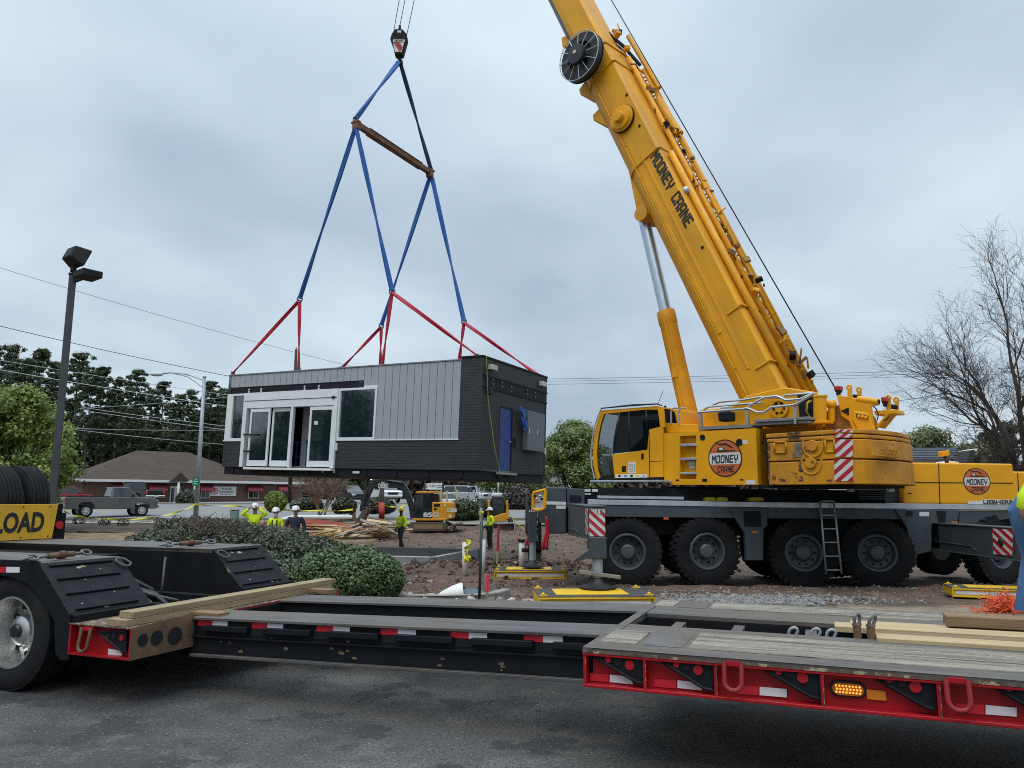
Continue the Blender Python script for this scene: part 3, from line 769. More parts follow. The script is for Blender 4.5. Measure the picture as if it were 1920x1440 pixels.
A = at(152, 945, 76); B = at(566, 945, 91); A.z = B.z = 0
ex = (B-A).normalized(); ey = V((-ex.y, ex.x, 0)); LB = (B-A).length; gB = gz(0, 80)
BW = frame(V((A.x, A.y, gB-.3)), ex, ey)
bld = thing('brick_office_building', 'low red brick office with brown hipped roof and maroon awnings beyond the highway', 'building', BW)
fp = Plane(V((A.x, A.y, 0)), -ey)
def bl(p): return BW.inverted()@p
def W_(x, y, z): return BW@V((x, y, z))
EV = bl(fp.px(275, 902)).z           # eave height
def b_box(mb, x0, x1, y0, y1, z0, z1, m): mb.obox(W_(x0, y0, z0), ex*(x1-x0), ey*(y1-y0), V((0, 0, z1-z0)), m)
XR = bl(fp.px(470, 930)).x
mb = MB(); b_box(mb, 0, LB, 0, 15, 0, EV, brickw); mb.build('wall', bld)
def hip(x0, x1, y0, y1, z0, rise, run, ov, m):
    x0 -= ov; x1 += ov; y0 -= ov; y1 += ov; ym = (y0+y1)/2
    mb = MB(); P = [W_(x0, y0, z0), W_(x1, y0, z0), W_(x1, y1, z0), W_(x0, y1, z0), W_(x0+run, ym, z0+rise), W_(x1-run, ym, z0+rise)]
    mb.add(P, [(0, 1, 5, 4), (1, 2, 5), (2, 3, 4, 5), (3, 0, 4), (3, 2, 1, 0)], m)
    return mb
rz_ = bl(fp.px(275, 860)).z+.9
hip(0, LB*.80, 0, 15, EV+.05, rz_-EV+.3, 7.2, .7, shingle).build('roof', bld)
hip(LB*.68, LB, .4, 13, EV+.03, (rz_-EV)*.74, 6.5, .75, shingle).build('roof', bld)
mb = MB(); b_box(mb, -.8, LB*.8+.8, -.82, -.68, EV-.14, EV+.12, white_m); b_box(mb, LB*.8+.8, LB+.85, -.50, -.36, EV-.16, EV+.10, white_m)
mb.build('fascia', bld)
# porch gable, columns, door
px_ = lambda u, v: bl(fp.px(u, v))
x0, x1 = px_(312, 905).x, px_(347, 905).x
mb = MB(); mb.add([W_(x0, -1.6, EV), W_(x1, -1.6, EV), W_((x0+x1)/2, -1.6, EV+.95), W_(x0, 3, EV), W_(x1, 3, EV), W_((x0+x1)/2, 3, EV+.95)], [(0, 1, 2), (0, 2, 5, 3), (1, 4, 5, 2), (0, 3, 4, 1)], shingle); mb.build('porch_roof', bld)
for u in (326, 357):
    mb = MB(); x = px_(u, 930).x; mb.cyl(W_(x, -1.4, 0), W_(x, -1.4, EV), .14, white_m, 10); mb.build('column', bld)
x0, x1 = px_(318, 930).x, px_(337, 930).x
mb = MB(); b_box(mb, x0, x1, -.06, .02, 0, EV-.5, white_m); d = mb.build('door', bld)
for k in range(2):
    mb = MB(); w = (x1-x0)/2; b_box(mb, x0+k*w+.12, x0+(k+1)*w-.10, -.09, -.055, .25, EV-.75, glass_d); mb.build('pane', d)
for u0, u1 in ((209, 230), (277, 311), (373, 398), (462, 489), (520, 545)):
    x0, x1 = px_(u0, 912).x, px_(u1, 912).x; zt = EV-.25; zb = EV-1.05
    mb = MB(); mb.prism([W_(x0, -.02, zt), W_(x0, -.85, zb+.18), W_(x0, -.85, zb), W_(x0, -.02, zb)], ex*(x1-x0), maroon); mb.build('awning', bld)
    a, c = x0+.25, x1-.2
    mb = MB(); b_box(mb, a, c, -.05, .02, zb-.75, zb+.1, white_m); w = mb.build('window', bld)
    mb = MB(); b_box(mb, a+.08, (a+c)/2-.03, -.08, -.045, zb-.67, zb, glass_d); b_box(mb, (a+c)/2+.03, c-.08, -.08, -.045, zb-.67, zb, glass_d); mb.build('pane', w)
mb = MB(); x = px_(234, 920).x; mb.tube([W_(x-.5, -.75, EV-.05), W_(x, -.1, EV-.45), W_(x, -.1, .1)], .06, white_m, 6); mb.build('downspout', bld)
# white banner on the wall
def lettered(name, label, cat, fn): ...
x0 = px_(395, 912); x1 = px_(442, 930)
bw_, bh_ = x1.x-x0.x, x0.z-x1.z
o_ = W_(x0.x, -.05, x1.z)
ban = thing('banner', 'wide white lettered banner with a red ring emblem on the brick wall', 'banner', o_)
mb = MB(); mb.obox(o_, ex*bw_, -ey*.03, V((0, 0, bh_)), mat('banner_white', (.66, .66, .65), .6, var=.04)); mb.build('sheet', ban)
ink = mat('black_ink', (.012, .012, .014), .7); redink = mat('red_ink', (.35, .03, .04), .7)
mb = MB(); n_ = -ey; o2 = o_-ey*.03
font_text(mb, 'THE ROCK', o2+ex*bw_*.37+V((0, 0, bh_*.64)), ex, (0, 0, 1), n_, bh_*.23, ink, bw_*.45, .03)
for k, (a, w, m) in enumerate(((.33, .55, ink), (.33, .60, redink), (.36, .45, ink))):
    z = bh_*(.46-.15*k)
    for j in range(7): mb.obox(o2+ex*bw_*(a+w*j/7)+V((0, 0, z))-ey*.004, ex*bw_*w/7*.78, -ey*.004, V((0, 0, bh_*.075)), m)
mb.build('lettering', ban)
mb = MB(); c = o2+ex*bw_*.16+V((0, 0, bh_*.5))-ey*.004
mb.lathe([(bh_*.36, 0), (bh_*.36, .006), (bh_*.28, .006), (bh_*.28, 0)], c, n_, redink, 20, True)
mb.obox(c-ex*bh_*.05-V((0, 0, bh_*.25)), ex*bh_*.1, -ey*.005, V((0, 0, bh_*.5)), redink); mb.obox(c-ex*bh_*.2-V((0, 0, bh_*.02)), ex*bh_*.4, -ey*.006, V((0, 0, bh_*.12)), redink)
mb.build('emblem', ban)
# street sign board of the same office
p = at(795, 931, 62); q = at(832, 931, 62); t = at(795, 906, 62); g = gz(0, 62)
sg = thing('monument_sign', 'white lettered sign board between black posts beyond the digger', 'sign', V((p.x, 62, g)))
mb = MB(); w = q.x-p.x
for x in (p.x, q.x-.12): mb = MB(); mb.box((x+.06, 62, (g+t.z)/2+.1), (.14, .14, t.z-g+.2), black_m); mb.build('post', sg)
zb, zt = at(795, 918, 62).z, t.z
mb = MB(); mb.box((p.x+w*.60, 62, (zb+zt)/2), (w*.78, .10, zt-zb), mat('banner_white', (.66, .66, .65))); mb.build('board', sg)
mb = MB(); font_text(mb, 'THE ROCK', (p.x+w*.24, 61.95, zb+(zt-zb)*.36), (1, 0, 0), (0, 0, 1), (0, -1, 0), (zt-zb)*.42, ink, w*.36, .03)
for k in range(2):
    for j in range(5): mb.box((p.x+w*(.66+.06*j), 61.945, zb+(zt-zb)*(.3+.3*k)), (w*.045, .006, (zt-zb)*.14), ink)
mb.build('lettering', sg)
mb = MB(); mb.box((p.x+w*.13, 61.99, (zb+zt)/2), (w*.13, .10, (zt-zb)*.9), mat('banner_white', (.66, .66, .65))); mb.box((p.x+w*.13, 61.93, (zb+zt)/2), (w*.06, .006, (zt-zb)*.5), redink); mb.build('emblem_panel', sg)

# grey roofed building on the right
p = at(1640, 870, 66); q = at(1806, 870, 66); g = gz(0, 66); zt = at(1700, 839, 66).z; ze = at(1700, 862, 66).z
rb = thing('metal_roofed_building', 'beige building with grey ribbed metal roof seen above the crane hood', 'building', V((p.x, 66, g)))
rib_m = mat('grey_roof_metal', (.085, .095, .115), .45, var=.15)
mb = MB(); mb.obox((p.x, 66, g-.3), (q.x-p.x, 0, 0), (0, 10, 0), (0, 0, ze-g+.3), mat('beige_wall', (.42, .39, .34), .8)); mb.build('wall', rb)
mb = MB(); mb.prism([(p.x-.3, 65.5, ze), (p.x-.3, 65.5, ze+.08), (p.x-.3, 67.2, zt), (p.x-.3, 69, zt), (p.x-.3, 69, ze)], (q.x-p.x+.5, 0, 0), rib_m)
for k in range(6):
    t = (k+.5)/6; y = 65.5+1.7*t; z = ze+.08+(zt-ze-.08)*t
    mb.obox((p.x-.3, y-.05, z), (q.x-p.x+.5, 0, 0), (0, .06, .06), (0, -.03, .06), rib_m)
mb.build('roof', rb)
# pale building glimpsed through the pear tree
p = at(1036, 915, 64); g = gz(0, 64)
wb = thing('pale_building', 'pale building glimpsed through the rounded tree beside the crane', 'building', V((p.x, 64, g)))
mb = MB(); mb.obox((p.x, 64, g-.2), (4.6, 0, 0), (0, 6, 0), (0, 0, 2.9), mat('cream_wall', (.50, .47, .43), .8)); mb.build('wall', wb)
mb = MB(); mb.obox((p.x-.3, 63.7, g+2.7), (5.2, 0, 0), (0, 6.6, 0), (0, 0, .5), rib_m); mb.build('roof', wb)

# ================================================================ VEHICLES
tyre_m = mat('tyre_rubber', (.012, .012, .013), .9, spec=.2, var=.3, scale=8)
alu = mat('aluminium', (.55, .56, .57), .32, .9, var=.12)
chrome = mat('chrome', (.6, .6, .6), .18, 1.0)
red_lens = mat('red_lens', (.45, .015, .015), .25); clear_lens = mat('clear_lens', (.6, .6, .6), .15)
def road_wheel(root, c, ax, r, w, rim=alu, name='wheel', grooves=True):
    """wheel whose outer face looks along ax; c centre of the tyre"""
    c, ax = V(c), V(ax).normalized(); rr_ = r*.62
    mb = MB(); mb.lathe([(0.02, w*.36), (rr_*.3, w*.40), (rr_*.34, w*.30), (rr_*.86, w*.26), (rr_*.90, w*.46), (rr_*.98, w*.47), (rr_, w*.3), (rr_, -w*.4), (.02, -w*.4)], c, ax, rim, 20)
    x, y = orth(ax)
    for k in range(5):
        a = 2*pi*k/5; d = x*cos(a)+y*sin(a); mb.cyl(c+d*rr_*.62+ax*w*.255, c+d*rr_*.62+ax*w*.285, rr_*.15, black_m, 8)
    o = mb.build(name, root, Matrix.Translation(WM[root]@V((0, 0, 0)) if False else c))
    mb = MB(); mb.lathe([(rr_*.99, -w*.45), (r*.9, -w*.5), (r*.98, -w*.40), (r, -w*.25), (r, w*.25), (r*.98, w*.40), (r*.9, w*.5), (rr_*.99, w*.45)], c, ax, tyre_m, 24, True)
    mb.build('tyre', o, WM[o]); return o
def car_paint(name, col, metal=.3): return mat(name, col, .32, metal, var=.06, coat=.6)
def vehicle(name, label, cat, W, kind, paint, L=4.7, Wd=1.85, H=1.6, group=None):
    """x forward, built about the origin and then moved to W"""
    root = thing(name, label, cat, None, group)
    hw = Wd/2; r = .36 if kind != 'pickup' else .40; wb = L*.60; xa = L*.5-(.95 if kind != 'pickup' else 1.0); xr = xa-wb
    zb, zs = .30, (1.0 if kind == 'sedan' else (.98 if kind == 'suv' else 1.02))*(H/1.6 if kind == 'suv' else 1)
    if kind == 'pickup': zb, zs = .50, 1.28
    hood = zs-.06; xf = L/2; xb = -L/2
    ws = xf-(1.35 if kind != 'suv' else 1.15)
    def arch(x): return [(x-r*1.18, zb), (x-r*1.05, zb+r*.72), (x-r*.55, zb+r*1.08), (x+r*.55, zb+r*1.08), (x+r*1.05, zb+r*.72), (x+r*1.18, zb)]
    prof = [(xb, zb+.18), (xb+.10, zb)]+arch(xr)+arch(xa)+[(xf-.12, zb), (xf, zb+.20), (xf-.03, hood-.18), (xf-.20, hood-.03), (ws, zs), (xb+.03, zs), (xb, zs-.12)]
    mb = MB(); mb.prism([(x, -hw, z) for x, z in prof], (0, Wd, 0), paint)
    body = mb.build('body', root, bevel=.05, seg=2)
    if kind == 'pickup': cab = [(ws+.10, zs), (ws-.55, H), (ws-1.45, H), (ws-1.56, zs)]
    elif kind == 'suv': cab = [(ws+.1, zs), (ws-.70, H), (xb+.35, H-.03), (xb+.03, zs)]
    else: cab = [(ws+.15, zs), (ws-.75, H), (xb+1.35, H-.02), (xb+.55, zs)]
    n = len(cab); ins = .20
    lo = [(x, z) for x, z in cab]
    def cabin(f0, f1, grow):
        zz0, zz1 = lerp(zs, H, f0), lerp(zs, H, f1); pts = []
        for f in (f0, f1):
            z = lerp(zs, H, f); y = hw-.05-ins*f+grow
            xfr = lerp(cab[0][0], cab[1][0], f)+grow; xre = lerp(cab[3][0], cab[2][0], f)-grow
            pts.append([(xfr, -y, z), (xfr, y, z), (xre, y, z), (xre, -y, z)])
        m = MB(); return pts
    a, b = cabin(0, .99, 0)
    mb = MB(); mb.prism(a, (0, 0, 1), glass_d, top=b); mb.build('window', root, bevel=.02)
    a, b = cabin(.88, 1.0, .012)
    mb = MB(); mb.prism(a, (0, 0, 1), paint, top=b)
    # pillars
    def pil(x0, x1, w):
        for s in (-1, 1):
            p0 = V((x0, s*(hw-.04), zs-.02)); p1 = V((x1, s*(hw-.05-ins+.012), H-.03))
            mb.obox(p0-V((w/2, 0, 0)), (w, 0, 0), (0, -s*.04, 0), p1-p0, paint)
    pil(cab[0][0]-.03, cab[1][0], .09); pil(cab[3][0]+.05, cab[2][0]+.02, .14 if kind != 'suv' else .22)
    xm = (cab[1][0]+cab[2][0])/2
    if kind != 'pickup': pil(xm, xm, .09)
    mb.build('roof', root, bevel=.02)
    if kind == 'pickup':
        mb = MB(); x1 = cab[3][0]-.08; mb.obox((xb+.08, -hw+.09, zs-.5), (x1-xb-.08, 0, 0), (0, Wd-.18, 0), (0, 0, .515), black_m); mb.build('bed_liner', root)
        mb = MB()
        for s in (-1, 1): mb.obox((xb+.02, s*(hw-.05)-.05, zs-.01), (x1-xb, 0, 0), (0, .10, 0), (0, 0, .05), black_m)
        mb.build('bed_rail', root)
    if kind == 'van': pass
    for s in (-1, 1):
        mb = MB(); mb.box((xf-.07, s*(hw-.27), hood-.22), (.16, .40, .17), clear_lens); mb.build('headlight', root, bevel=.02)
        mb = MB(); mb.box((xb+.035, s*(hw-.11), zs-.24), (.12, .20, .34), red_lens); mb.build('taillight', root, bevel=.02)
        mb = MB(); mb.box((ws-.25, s*(hw+.10), zs+.10), (.10, .22, .18), black_m if kind == 'pickup' else paint); mb.build('mirror', root, bevel=.02)
        mb = MB(); mb.box((xm, s*(hw+.004), zs-.20), (.16, .02, .035), black_m); mb.build('door_handle', root)
        for x in (xa, xr): road_wheel(root, (x, s*(hw-.12), r), (0, s, 0), r, .25)
    mb = MB(); mb.box((xf-.02, 0, zb+.42), (.06, Wd*.52, .26), black_m); mb.build('grille', root)
    bm_ = chrome if kind == 'pickup' else paint
    for x in (xf+.01, xb-.03):
        mb = MB(); mb.box((x, 0, zb+.16), (.14, Wd*.98, .22), bm_); mb.build('bumper', root, bevel=.03)
    mb = MB(); mb.box((xb-.09, 0, zb+.20), (.03, .34, .16), white_m); mb.build('number_plate', root)
    root.matrix_world = W
    return root
def park(u, v, Y, rz): p = at(u, v, Y); return TR(p.x, Y, gz(p.x, Y)+.03, rz)
silver = car_paint('silver_paint', (.42, .43, .44)); whitep = car_paint('white_paint', (.68, .68, .68), 0); redp = car_paint('red_paint', (.30, .012, .02)); blackp = car_paint('black_paint', (.010, .011, .013)); taupe = car_paint('taupe_paint', (.125, .118, .112), .5)
vehicle('pickup_truck', 'grey brown two door pickup driving along the highway', 'pickup', park(203, 968, 49.5, .74), 'pickup', taupe, 5.5, 1.95, 1.92)
vehicle('pickup_truck', 'black pickup parked before the brick building', 'pickup', park(257, 942, 72, pi-.55), 'pickup', blackp, 5.6, 1.95, 1.9)
vehicle('suv', 'red car partly hidden behind the lamp post', 'car', park(119, 945, 66, 1.25), 'suv', redp, 4.6, 1.85, 1.65)
vehicle('pickup_truck', 'white pickup parked facing us behind the digger boom', 'pickup', park(718, 934, 76, -1.05), 'pickup', whitep, 5.6, 2.0, 1.95)
vehicle('suv', 'dark suv half hidden behind the multi stemmed tree', 'car', park(655, 938, 78, -.9), 'suv', blackp, 4.7, 1.9, 1.75)
vehicle('suv', 'silver suv parked side on beyond the digger cab', 'car', park(870, 934, 82, -.25), 'suv', silver, 4.7, 1.85, 1.75)
vehicle('suv', 'pale silver suv parked nose towards us right of the other silver suv', 'car', park(900, 936, 80, -1.15), 'suv', car_paint('pale_paint', (.52, .54, .56)), 4.5, 1.85, 1.7)
vehicle('sedan', 'white sedan with low roof just behind the digger', 'car', park(838, 948, 54, .1), 'sedan', whitep, 4.6, 1.8, 1.42)
vehicle('sedan', 'pale sedan beyond the tracked loader cab', 'car', park(931, 935, 78, -1.2), 'sedan', silver, 4.6, 1.8, 1.45)

# ================================================================ LAMPS, POLES, WIRES
bronze = mat('bronze_paint', (.018, .019, .019), .6, spec=.2, var=.15); galv = mat('galvanised_steel', (.30, .33, .35), .5, .4, var=.12)
Yl = 14.0; base = at(93, 1000, Yl); base.z = 0.0; topp = at(140, 515, Yl)
# the real pole is vertical: take its x at mid height
bx = at(118, 720, Yl).x; zt = topp.z
lp = thing('parking_lot_lamp', 'dark square lamp post with two floodlight heads at the left', 'lamp post', V((bx, Yl, 0)))
mb = MB(); mb.box((bx, Yl, zt/2), (.125, .125, zt), mat('pole_paint', (.060, .064, .064), .55, spec=.3, var=.15), rz=.5); mb.box((bx, Yl, zt), (.15, .15, .04), bronze, rz=.5); mb.build('pole', lp, bevel=.012)
mb = MB(); mb.cyl((bx, Yl, zt), (bx, Yl, zt+.16), .028, bronze, 8); mb.cyl((bx, Yl, zt+.05), (bx, Yl, zt+.14), .055, bronze, 10); mb.build('tenon', lp)
R = Matrix.Rotation(pi-.62, 3, 'Z')@Matrix.Rotation(.38, 3, 'X')
mb = MB(); c = V((bx+.03, Yl, zt+.36))
def hd(x, y, z): return c+R@V((x, y, z))
bk = [hd(-.17, .16, -.13), hd(.17, .16, -.13), hd(.17, .16, .13), hd(-.17, .16, .13)]; fr = [hd(-.26, -.13, -.19), hd(.26, -.13, -.19), hd(.26, -.13, .19), hd(-.26, -.13, .19)]
mb.prism(fr, (0, 0, 1), bronze, top=bk); mb.build('floodlight', lp, bevel=.03, seg=2)
mb = MB(); mb.obox(V((bx+.05, Yl-.05, zt-.16)), V((.30, -.22, 0)), V((.03, .05, 0)), (0, 0, .09), bronze); mb.build('arm', lp)
mb = MB(); ax = V((.8, -.6, 0)); ay = V((.6, .8, 0)); o_ = V((bx+.26, Yl-.44, zt-.20))
mb.prism([o_, o_+ax*.42, o_+ax*.42+ay*.36, o_+ay*.36], (0, 0, .13), bronze); mb.build('shoebox_head', lp, bevel=.012)

Yh = 45.5; top2 = at(383, 708, Yh); bx = at(375, 840, Yh).x; g = gz(bx, Yh)
hl = thing('highway_lamp', 'tall galvanised street lamp with curved arm by the highway', 'street lamp', V((bx, Yh, g)))
mb = MB(); mb.tube([(bx, Yh, g-.1), (bx, Yh, top2.z)], [.15, .095], galv, 10); mb.cyl((bx, Yh, top2.z), (bx, Yh, top2.z+.08), .11, galv, 10); mb.build('pole', hl)
e0 = at(291, 702, Yh+.6)
mb = MB(); s_ = V((bx, Yh, top2.z-.18)); mb.tube([s_, s_.lerp(V(e0), .35)+V((0, 0, .26)), s_.lerp(V(e0), .7)+V((0, 0, .22)), V(e0)+V((.45, 0, .05))], .045, galv, 6)
mb.tube([V((bx, Yh, top2.z-.65)), V((bx, Yh, top2.z-.65)).lerp(V(e0), .33)+V((0, 0, .42)), s_.lerp(V(e0), .62)+V((0, 0, .20))], .035, galv, 6)
mb.tube([s_.lerp(V(e0), .34)+V((0, 0, .26)), V((bx, Yh, top2.z-.65)).lerp(V(e0), .33)+V((0, 0, .42))], .025, galv, 5); mb.build('arm', hl)
mb = MB(); mb.sphere(V(e0)+V((.1, 0, 0)), .42, mat('lamp_head_grey', (.42, .44, .45), .5), 12, 8, (1, .42, .30)); mb.build('lamp_head', hl)
# green street name sign on the lamp
p = at(361, 895, Yh-.2); q = at(373, 911, Yh-.2)
ss = thing('street_sign', 'small green street sign fixed to the highway lamp', 'sign', V((p.x, Yh-.2, q.z)))
mb = MB(); mb.obox((p.x, Yh-.2, q.z), (q.x-p.x, 0, 0), (0, .02, 0), (0, 0, p.z-q.z), mat('sign_green', (.01, .17, .10), .4)); mb.build('plate', ss)
mb = MB(); w = q.x-p.x; h = p.z-q.z
for k, (a, b) in enumerate(((.35, .7), (.15, .8), (.2, .55))):
    mb.obox((p.x+w*a, Yh-.205, q.z+h*(.74-.26*k)), (w*(b-a), 0, 0), (0, .004, 0), (0, 0, h*.09), white_m)
mb.prism([(p.x+w*.60, Yh-.205, q.z+h*.16), (p.x+w*.60, Yh-.205, q.z+h*.30), (p.x+w*.8, Yh-.205, q.z+h*.23)], (0, .004, 0), white_m); mb.build('legend', ss)

wood_pole = mat('creosoted_pole', (.045, .036, .030), .9, var=.25)
Yp = 71.5; bx = at(549, 800, Yp).x; ztop = at(551, 655, Yp).z; g = gz(bx, Yp)
up_ = thing('utility_pole', 'dark timber utility pole behind the lifted building', 'utility pole', V((bx, Yp, g)))
mb = MB(); mb.tube([(bx, Yp, g-.2), (bx, Yp, ztop)], [.20, .13], wood_pole, 10); mb.build('pole', up_)
mb = MB(); mb.cyl((bx, Yp, ztop), (bx, Yp, ztop+.25), .05, galv, 8); mb.build('insulator', up_)
for k, (u, v0, v1, Yq, lab) in enumerate(((403, 872, 955, 41, 0), (662, 915, 955, 44, 0))):
    pass
wire_m = mat('wire', (.10, .105, .115), .6)
wire_l = mat('pale_wire', (.34, .36, .37), .5)
def wire(label, pts, r=.022, m=wire_m, sag=.0):
    mb = MB(); P = []
    for (u0, v0, y0), (u1, v1, y1) in zip(pts, pts[1:]):
        a, b = at(u0, v0, y0), at(u1, v1, y1)
        for i in range(13):
            t = i/12; P.append(a.lerp(b, t)+V((0, 0, -sag*4*t*(1-t))))
    mb.tube(P, r, m, 4); tag(mb.build('power_line', org=P[0]), label, 'power line', 'power lines'); 
wire('highest thin overhead line crossing the sky at the left', [(-160, 452, 52), (720, 702, 74)], .018, sag=.4)
wire('overhead line running from the left edge down to the lifted building', [(-160, 572, 46), (640, 742, 72)], .026, sag=.4)
wire('upper pale overhead line in front of the pines', [(-120, 655, 62), (700, 775, 75)], .02, wire_l, .3)
wire('thick pale overhead line in front of the pines', [(-120, 672, 55), (700, 798, 72)], .028, wire_l, .3)
wire('uppermost strand of the bundled lines over the brick roof', [(155, 764, 70), (620, 818, 74)], .022, wire_l, .2)
wire('lower strand of the bundled lines over the brick roof', [(160, 770, 70), (620, 826, 74)], .022, wire_l, .2)
wire('faint rising line across the dark pines', [(150, 766, 70), (640, 722, 74)], .018, wire_l, .2)
wire('level faint line across the middle of the pines', [(95, 802, 70), (640, 800, 74)], .02, wire_l, .3)
wire('lowest faint line sloping over the brick roof', [(95, 800, 66), (640, 846, 74)], .018, wire_l, .3)
wire('topmost of three lines behind the crane boom', [(930, 712, 88), (2100, 684, 88)], .026, sag=.2)
wire('middle of three lines behind the crane boom', [(930, 716, 86), (2100, 690, 86)], .022, sag=.2)
wire('lowest of three lines behind the crane boom', [(930, 722, 84), (2100, 694, 84)], .022, sag=.2)
wire('single line just right of the counterweight', [(1560, 814, 84), (2080, 798, 84)], .022, sag=.1)
wire('lower single line just above the metal roof', [(1560, 822, 82), (2080, 808, 82)], .022, sag=.1)
# telecom cabinet by the highway
p = at(440, 966, 44); g = gz(p.x, 44)
cb = thing('utility_cabinet', 'pale green utility cabinet standing beside the highway', 'cabinet', V((p.x, 44, g)))
mb = MB(); mb.box((p.x, 44, g+.40), (.40, .4, .95), mat('pale_green_paint', (.17, .25, .22), .6)); mb.build('body', cb, bevel=.02)
mb = MB(); mb.box((p.x, 44, g+.90), (.46, .46, .06), mat('pale_green_paint', (.17, .25, .22), .6)); mb.build('lid', cb, bevel=.02)
# ================================================================ LOWBOY TRAILER
TK = 1.058
TE, TG = V((.927, -.375, 0)).normalized()*TK, V((.375, .927, 0)).normalized()*TK
T0 = V((-4.1, 6.2, 0))*TK; UP = V((0, 0, 1))
def T(s, l, z): return T0+TE*s+TG*l+UP*z
def sl(p): d = V(p)-T0; return d.dot(TE)/TK**2, d.dot(TG)/TK**2
TS = Plane(T0, -TG)
TW = frame(T(0, 0, 0), TE/TK, TG/TK)
tr = thing('lowboy_trailer', 'long black and red lowboy trailer with empty well beams across the street', 'trailer', TW)
t_black = mat('trailer_black', (.006, .007, .0095), .6, spec=.22, var=.25, scale=5, chip=(.20, .14, .09), chip_amt=.345, chip_scale=5.5, bump=.12, bscale=20)
t_black2 = mat('trailer_frame_black', (.006, .0065, .008), .7, spec=.2, var=.3, scale=5, chip=(.16, .10, .05), chip_amt=.27, chip_scale=4)
t_steel = mat('worn_deck_steel', (.075, .076, .078), .55, .1, var=.5, scale=3, dirt=(.15, .105, .07), dirt_amt=.9, chip=(.28, .20, .13), chip_amt=.34, chip_scale=4, stretch=(.6, 3, 1), bump=.15, bscale=25)
t_red = mat('trailer_red', (.36, .006, .012), .45, spec=.3, var=.16, scale=4, chip=(.06, .02, .015), chip_amt=.27, chip_scale=9, dirt=(.16, .02, .016), dirt_amt=.5)
t_rust = mat('rusty_brown_steel', (.135, .078, .040), .75, var=.35, scale=5, chip=(.05, .03, .02), chip_amt=.36, chip_scale=5)
t_worn = mat('worn_edge', (.10, .065, .045), .7, var=.5, scale=14, chip=(.36, .27, .15), chip_amt=.45, chip_scale=18)
tape_r = mat('tape_red', (.52, .012, .022), .35, var=.05); tape_w = mat('tape_white', (.66, .66, .67), .35, var=.05)
deck_wood = mat('weathered_wood', (.44, .39, .32), .9, var=.5, scale=5, stretch=(.30, 8, 3), bump=1.0, bscale=24, dirt=(.10, .075, .055), dirt_amt=1.0, chip=(.09, .068, .05), chip_amt=.42, chip_scale=2.2)
hole_shade_m = mat('hole_shade', (.004, .004, .004), .9)  # near-black colour for the shade inside holes, laid on as flat patches
def tb(mb, s0, s1, l0, l1, z0, z1, m): return mb.obox(T(s0, l0, z0), TE*(s1-s0), TG*(l1-l0), UP*(z1-z0), m)

# --- rear bogie
sh_m0 = mat('dull_steel', (.10, .095, .09), .5, .5, var=.3, dirt=(.15, .08, .04), dirt_amt=.6)
A_ = TS.px(72, 1056); B_ = TS.px(130, 1152); sA, zA = sl(A_)[0], A_.z; sB, zB = sl(B_)[0], B_.z
S0 = -4.2
skirt = [(72, 1052), (131, 1152), (127, 1238), (112, 1238), (103, 1226), (101, 1165), (87, 1139), (70, 1114), (50, 1095), (20, 1082), (-10, 1078), (-45, 1080), (-75, 1098)]
pl = TS.poly(skirt)
zt = zA+.005
pl += [T(-.95, 0, zA-.25), T(-1.6, 0, zA-.13), T(-2.2, 0, zA-.25), T(S0, 0, zA-.3), T(S0, 0, zt)]
mb = MB(); mb.prism(pl, TG*.02, t_black); mb.build('side_skirt', tr, bevel=.004)
WID = 2.6; FW = .74
for l0 in (0.02, WID-FW):
    mb = MB(); q = MB()
    tb(mb, S0, sA, l0, l0+FW, zA-.05, zA, t_steel); mb.build('deck_plate', tr, bevel=.006)
    mb = MB(); th = V((0, 0, -.03))
    P = [T(sA, l0, zA), T(sA, l0+FW, zA), T(sB, l0+FW, zB), T(sB, l0, zB)]
    mb.prism(P, th, t_black)
    nrm = (P[1]-P[0]).cross(P[3]-P[0]).normalized()
    if nrm.z < 0: nrm = -nrm
    for k in (.06, .33, .62, .92):
        a = P[0].lerp(P[3], k); mb.obox(a+TG*.05, TG*(FW-.16), (P[3]-P[0]).normalized()*.022, nrm*.018, t_black)
    tb(mb, sB-.01, sB+.05, l0, l0+FW, zB-.075, zB-.004, t_black)
    mb.build('ramp', tr, bevel=.004)
    rp_ = random.Random(int(l0*10)+7)
    for k, w in ((.16, .035), (.14, .028), (.40, .012), (.70, .010), (.96, .03), (.93, .02), (.22, .012), (.55, .008), (.84, .012)):
        c = P[0].lerp(P[3], k)+TG*rp_.uniform(.12, FW-.1)+nrm*.0015; d1_ = (P[3]-P[0]).normalized()
        q_ = [c+TG*(w*cos(a)*rp_.uniform(.5, 1.2))+d1_*(w*.5*sin(a)*rp_.uniform(.5, 1.2)) for a in [2*pi*i/9 for i in range(9)]]
        mb = MB(); mb.prism(q_, nrm*.0008, mat('bare_chip', (.34, .25, .17), .8, var=.6, scale=40)); mb.build('paint_chip', tr)
    mb = MB(); l_in = l0+FW if l0 < 1 else l0
    mb.prism([T(S0, l_in, zA-.01), T(sA, l_in, zA-.01), T(sB, l_in, zB-.02), T(sB, l_in, zB-.3), T(S0, l_in, zB-.3)], TG*(-.02 if l0 < 1 else .02), t_black2); mb.build('inner_side', tr)
    c = P[1].lerp(P[2], .17)+nrm*.03-TG*.04 if l0 < 1 else P[0].lerp(P[3], .20)+nrm*.03+TG*.05
    mb = MB(); d1 = (P[3]-P[0]).normalized()
    ring = [c+(d1*.55+TG*.35).normalized()*(.036*cos(a)+.022*(1 if cos(a) > 0 else -1))+TG*.034*sin(a)+nrm*(.012*sin(a)) for a in [2*pi*i/20 for i in range(20)]]
    mb.tube(ring, .010, sh_m0, 8, True); mb.build('lashing_ring', tr)
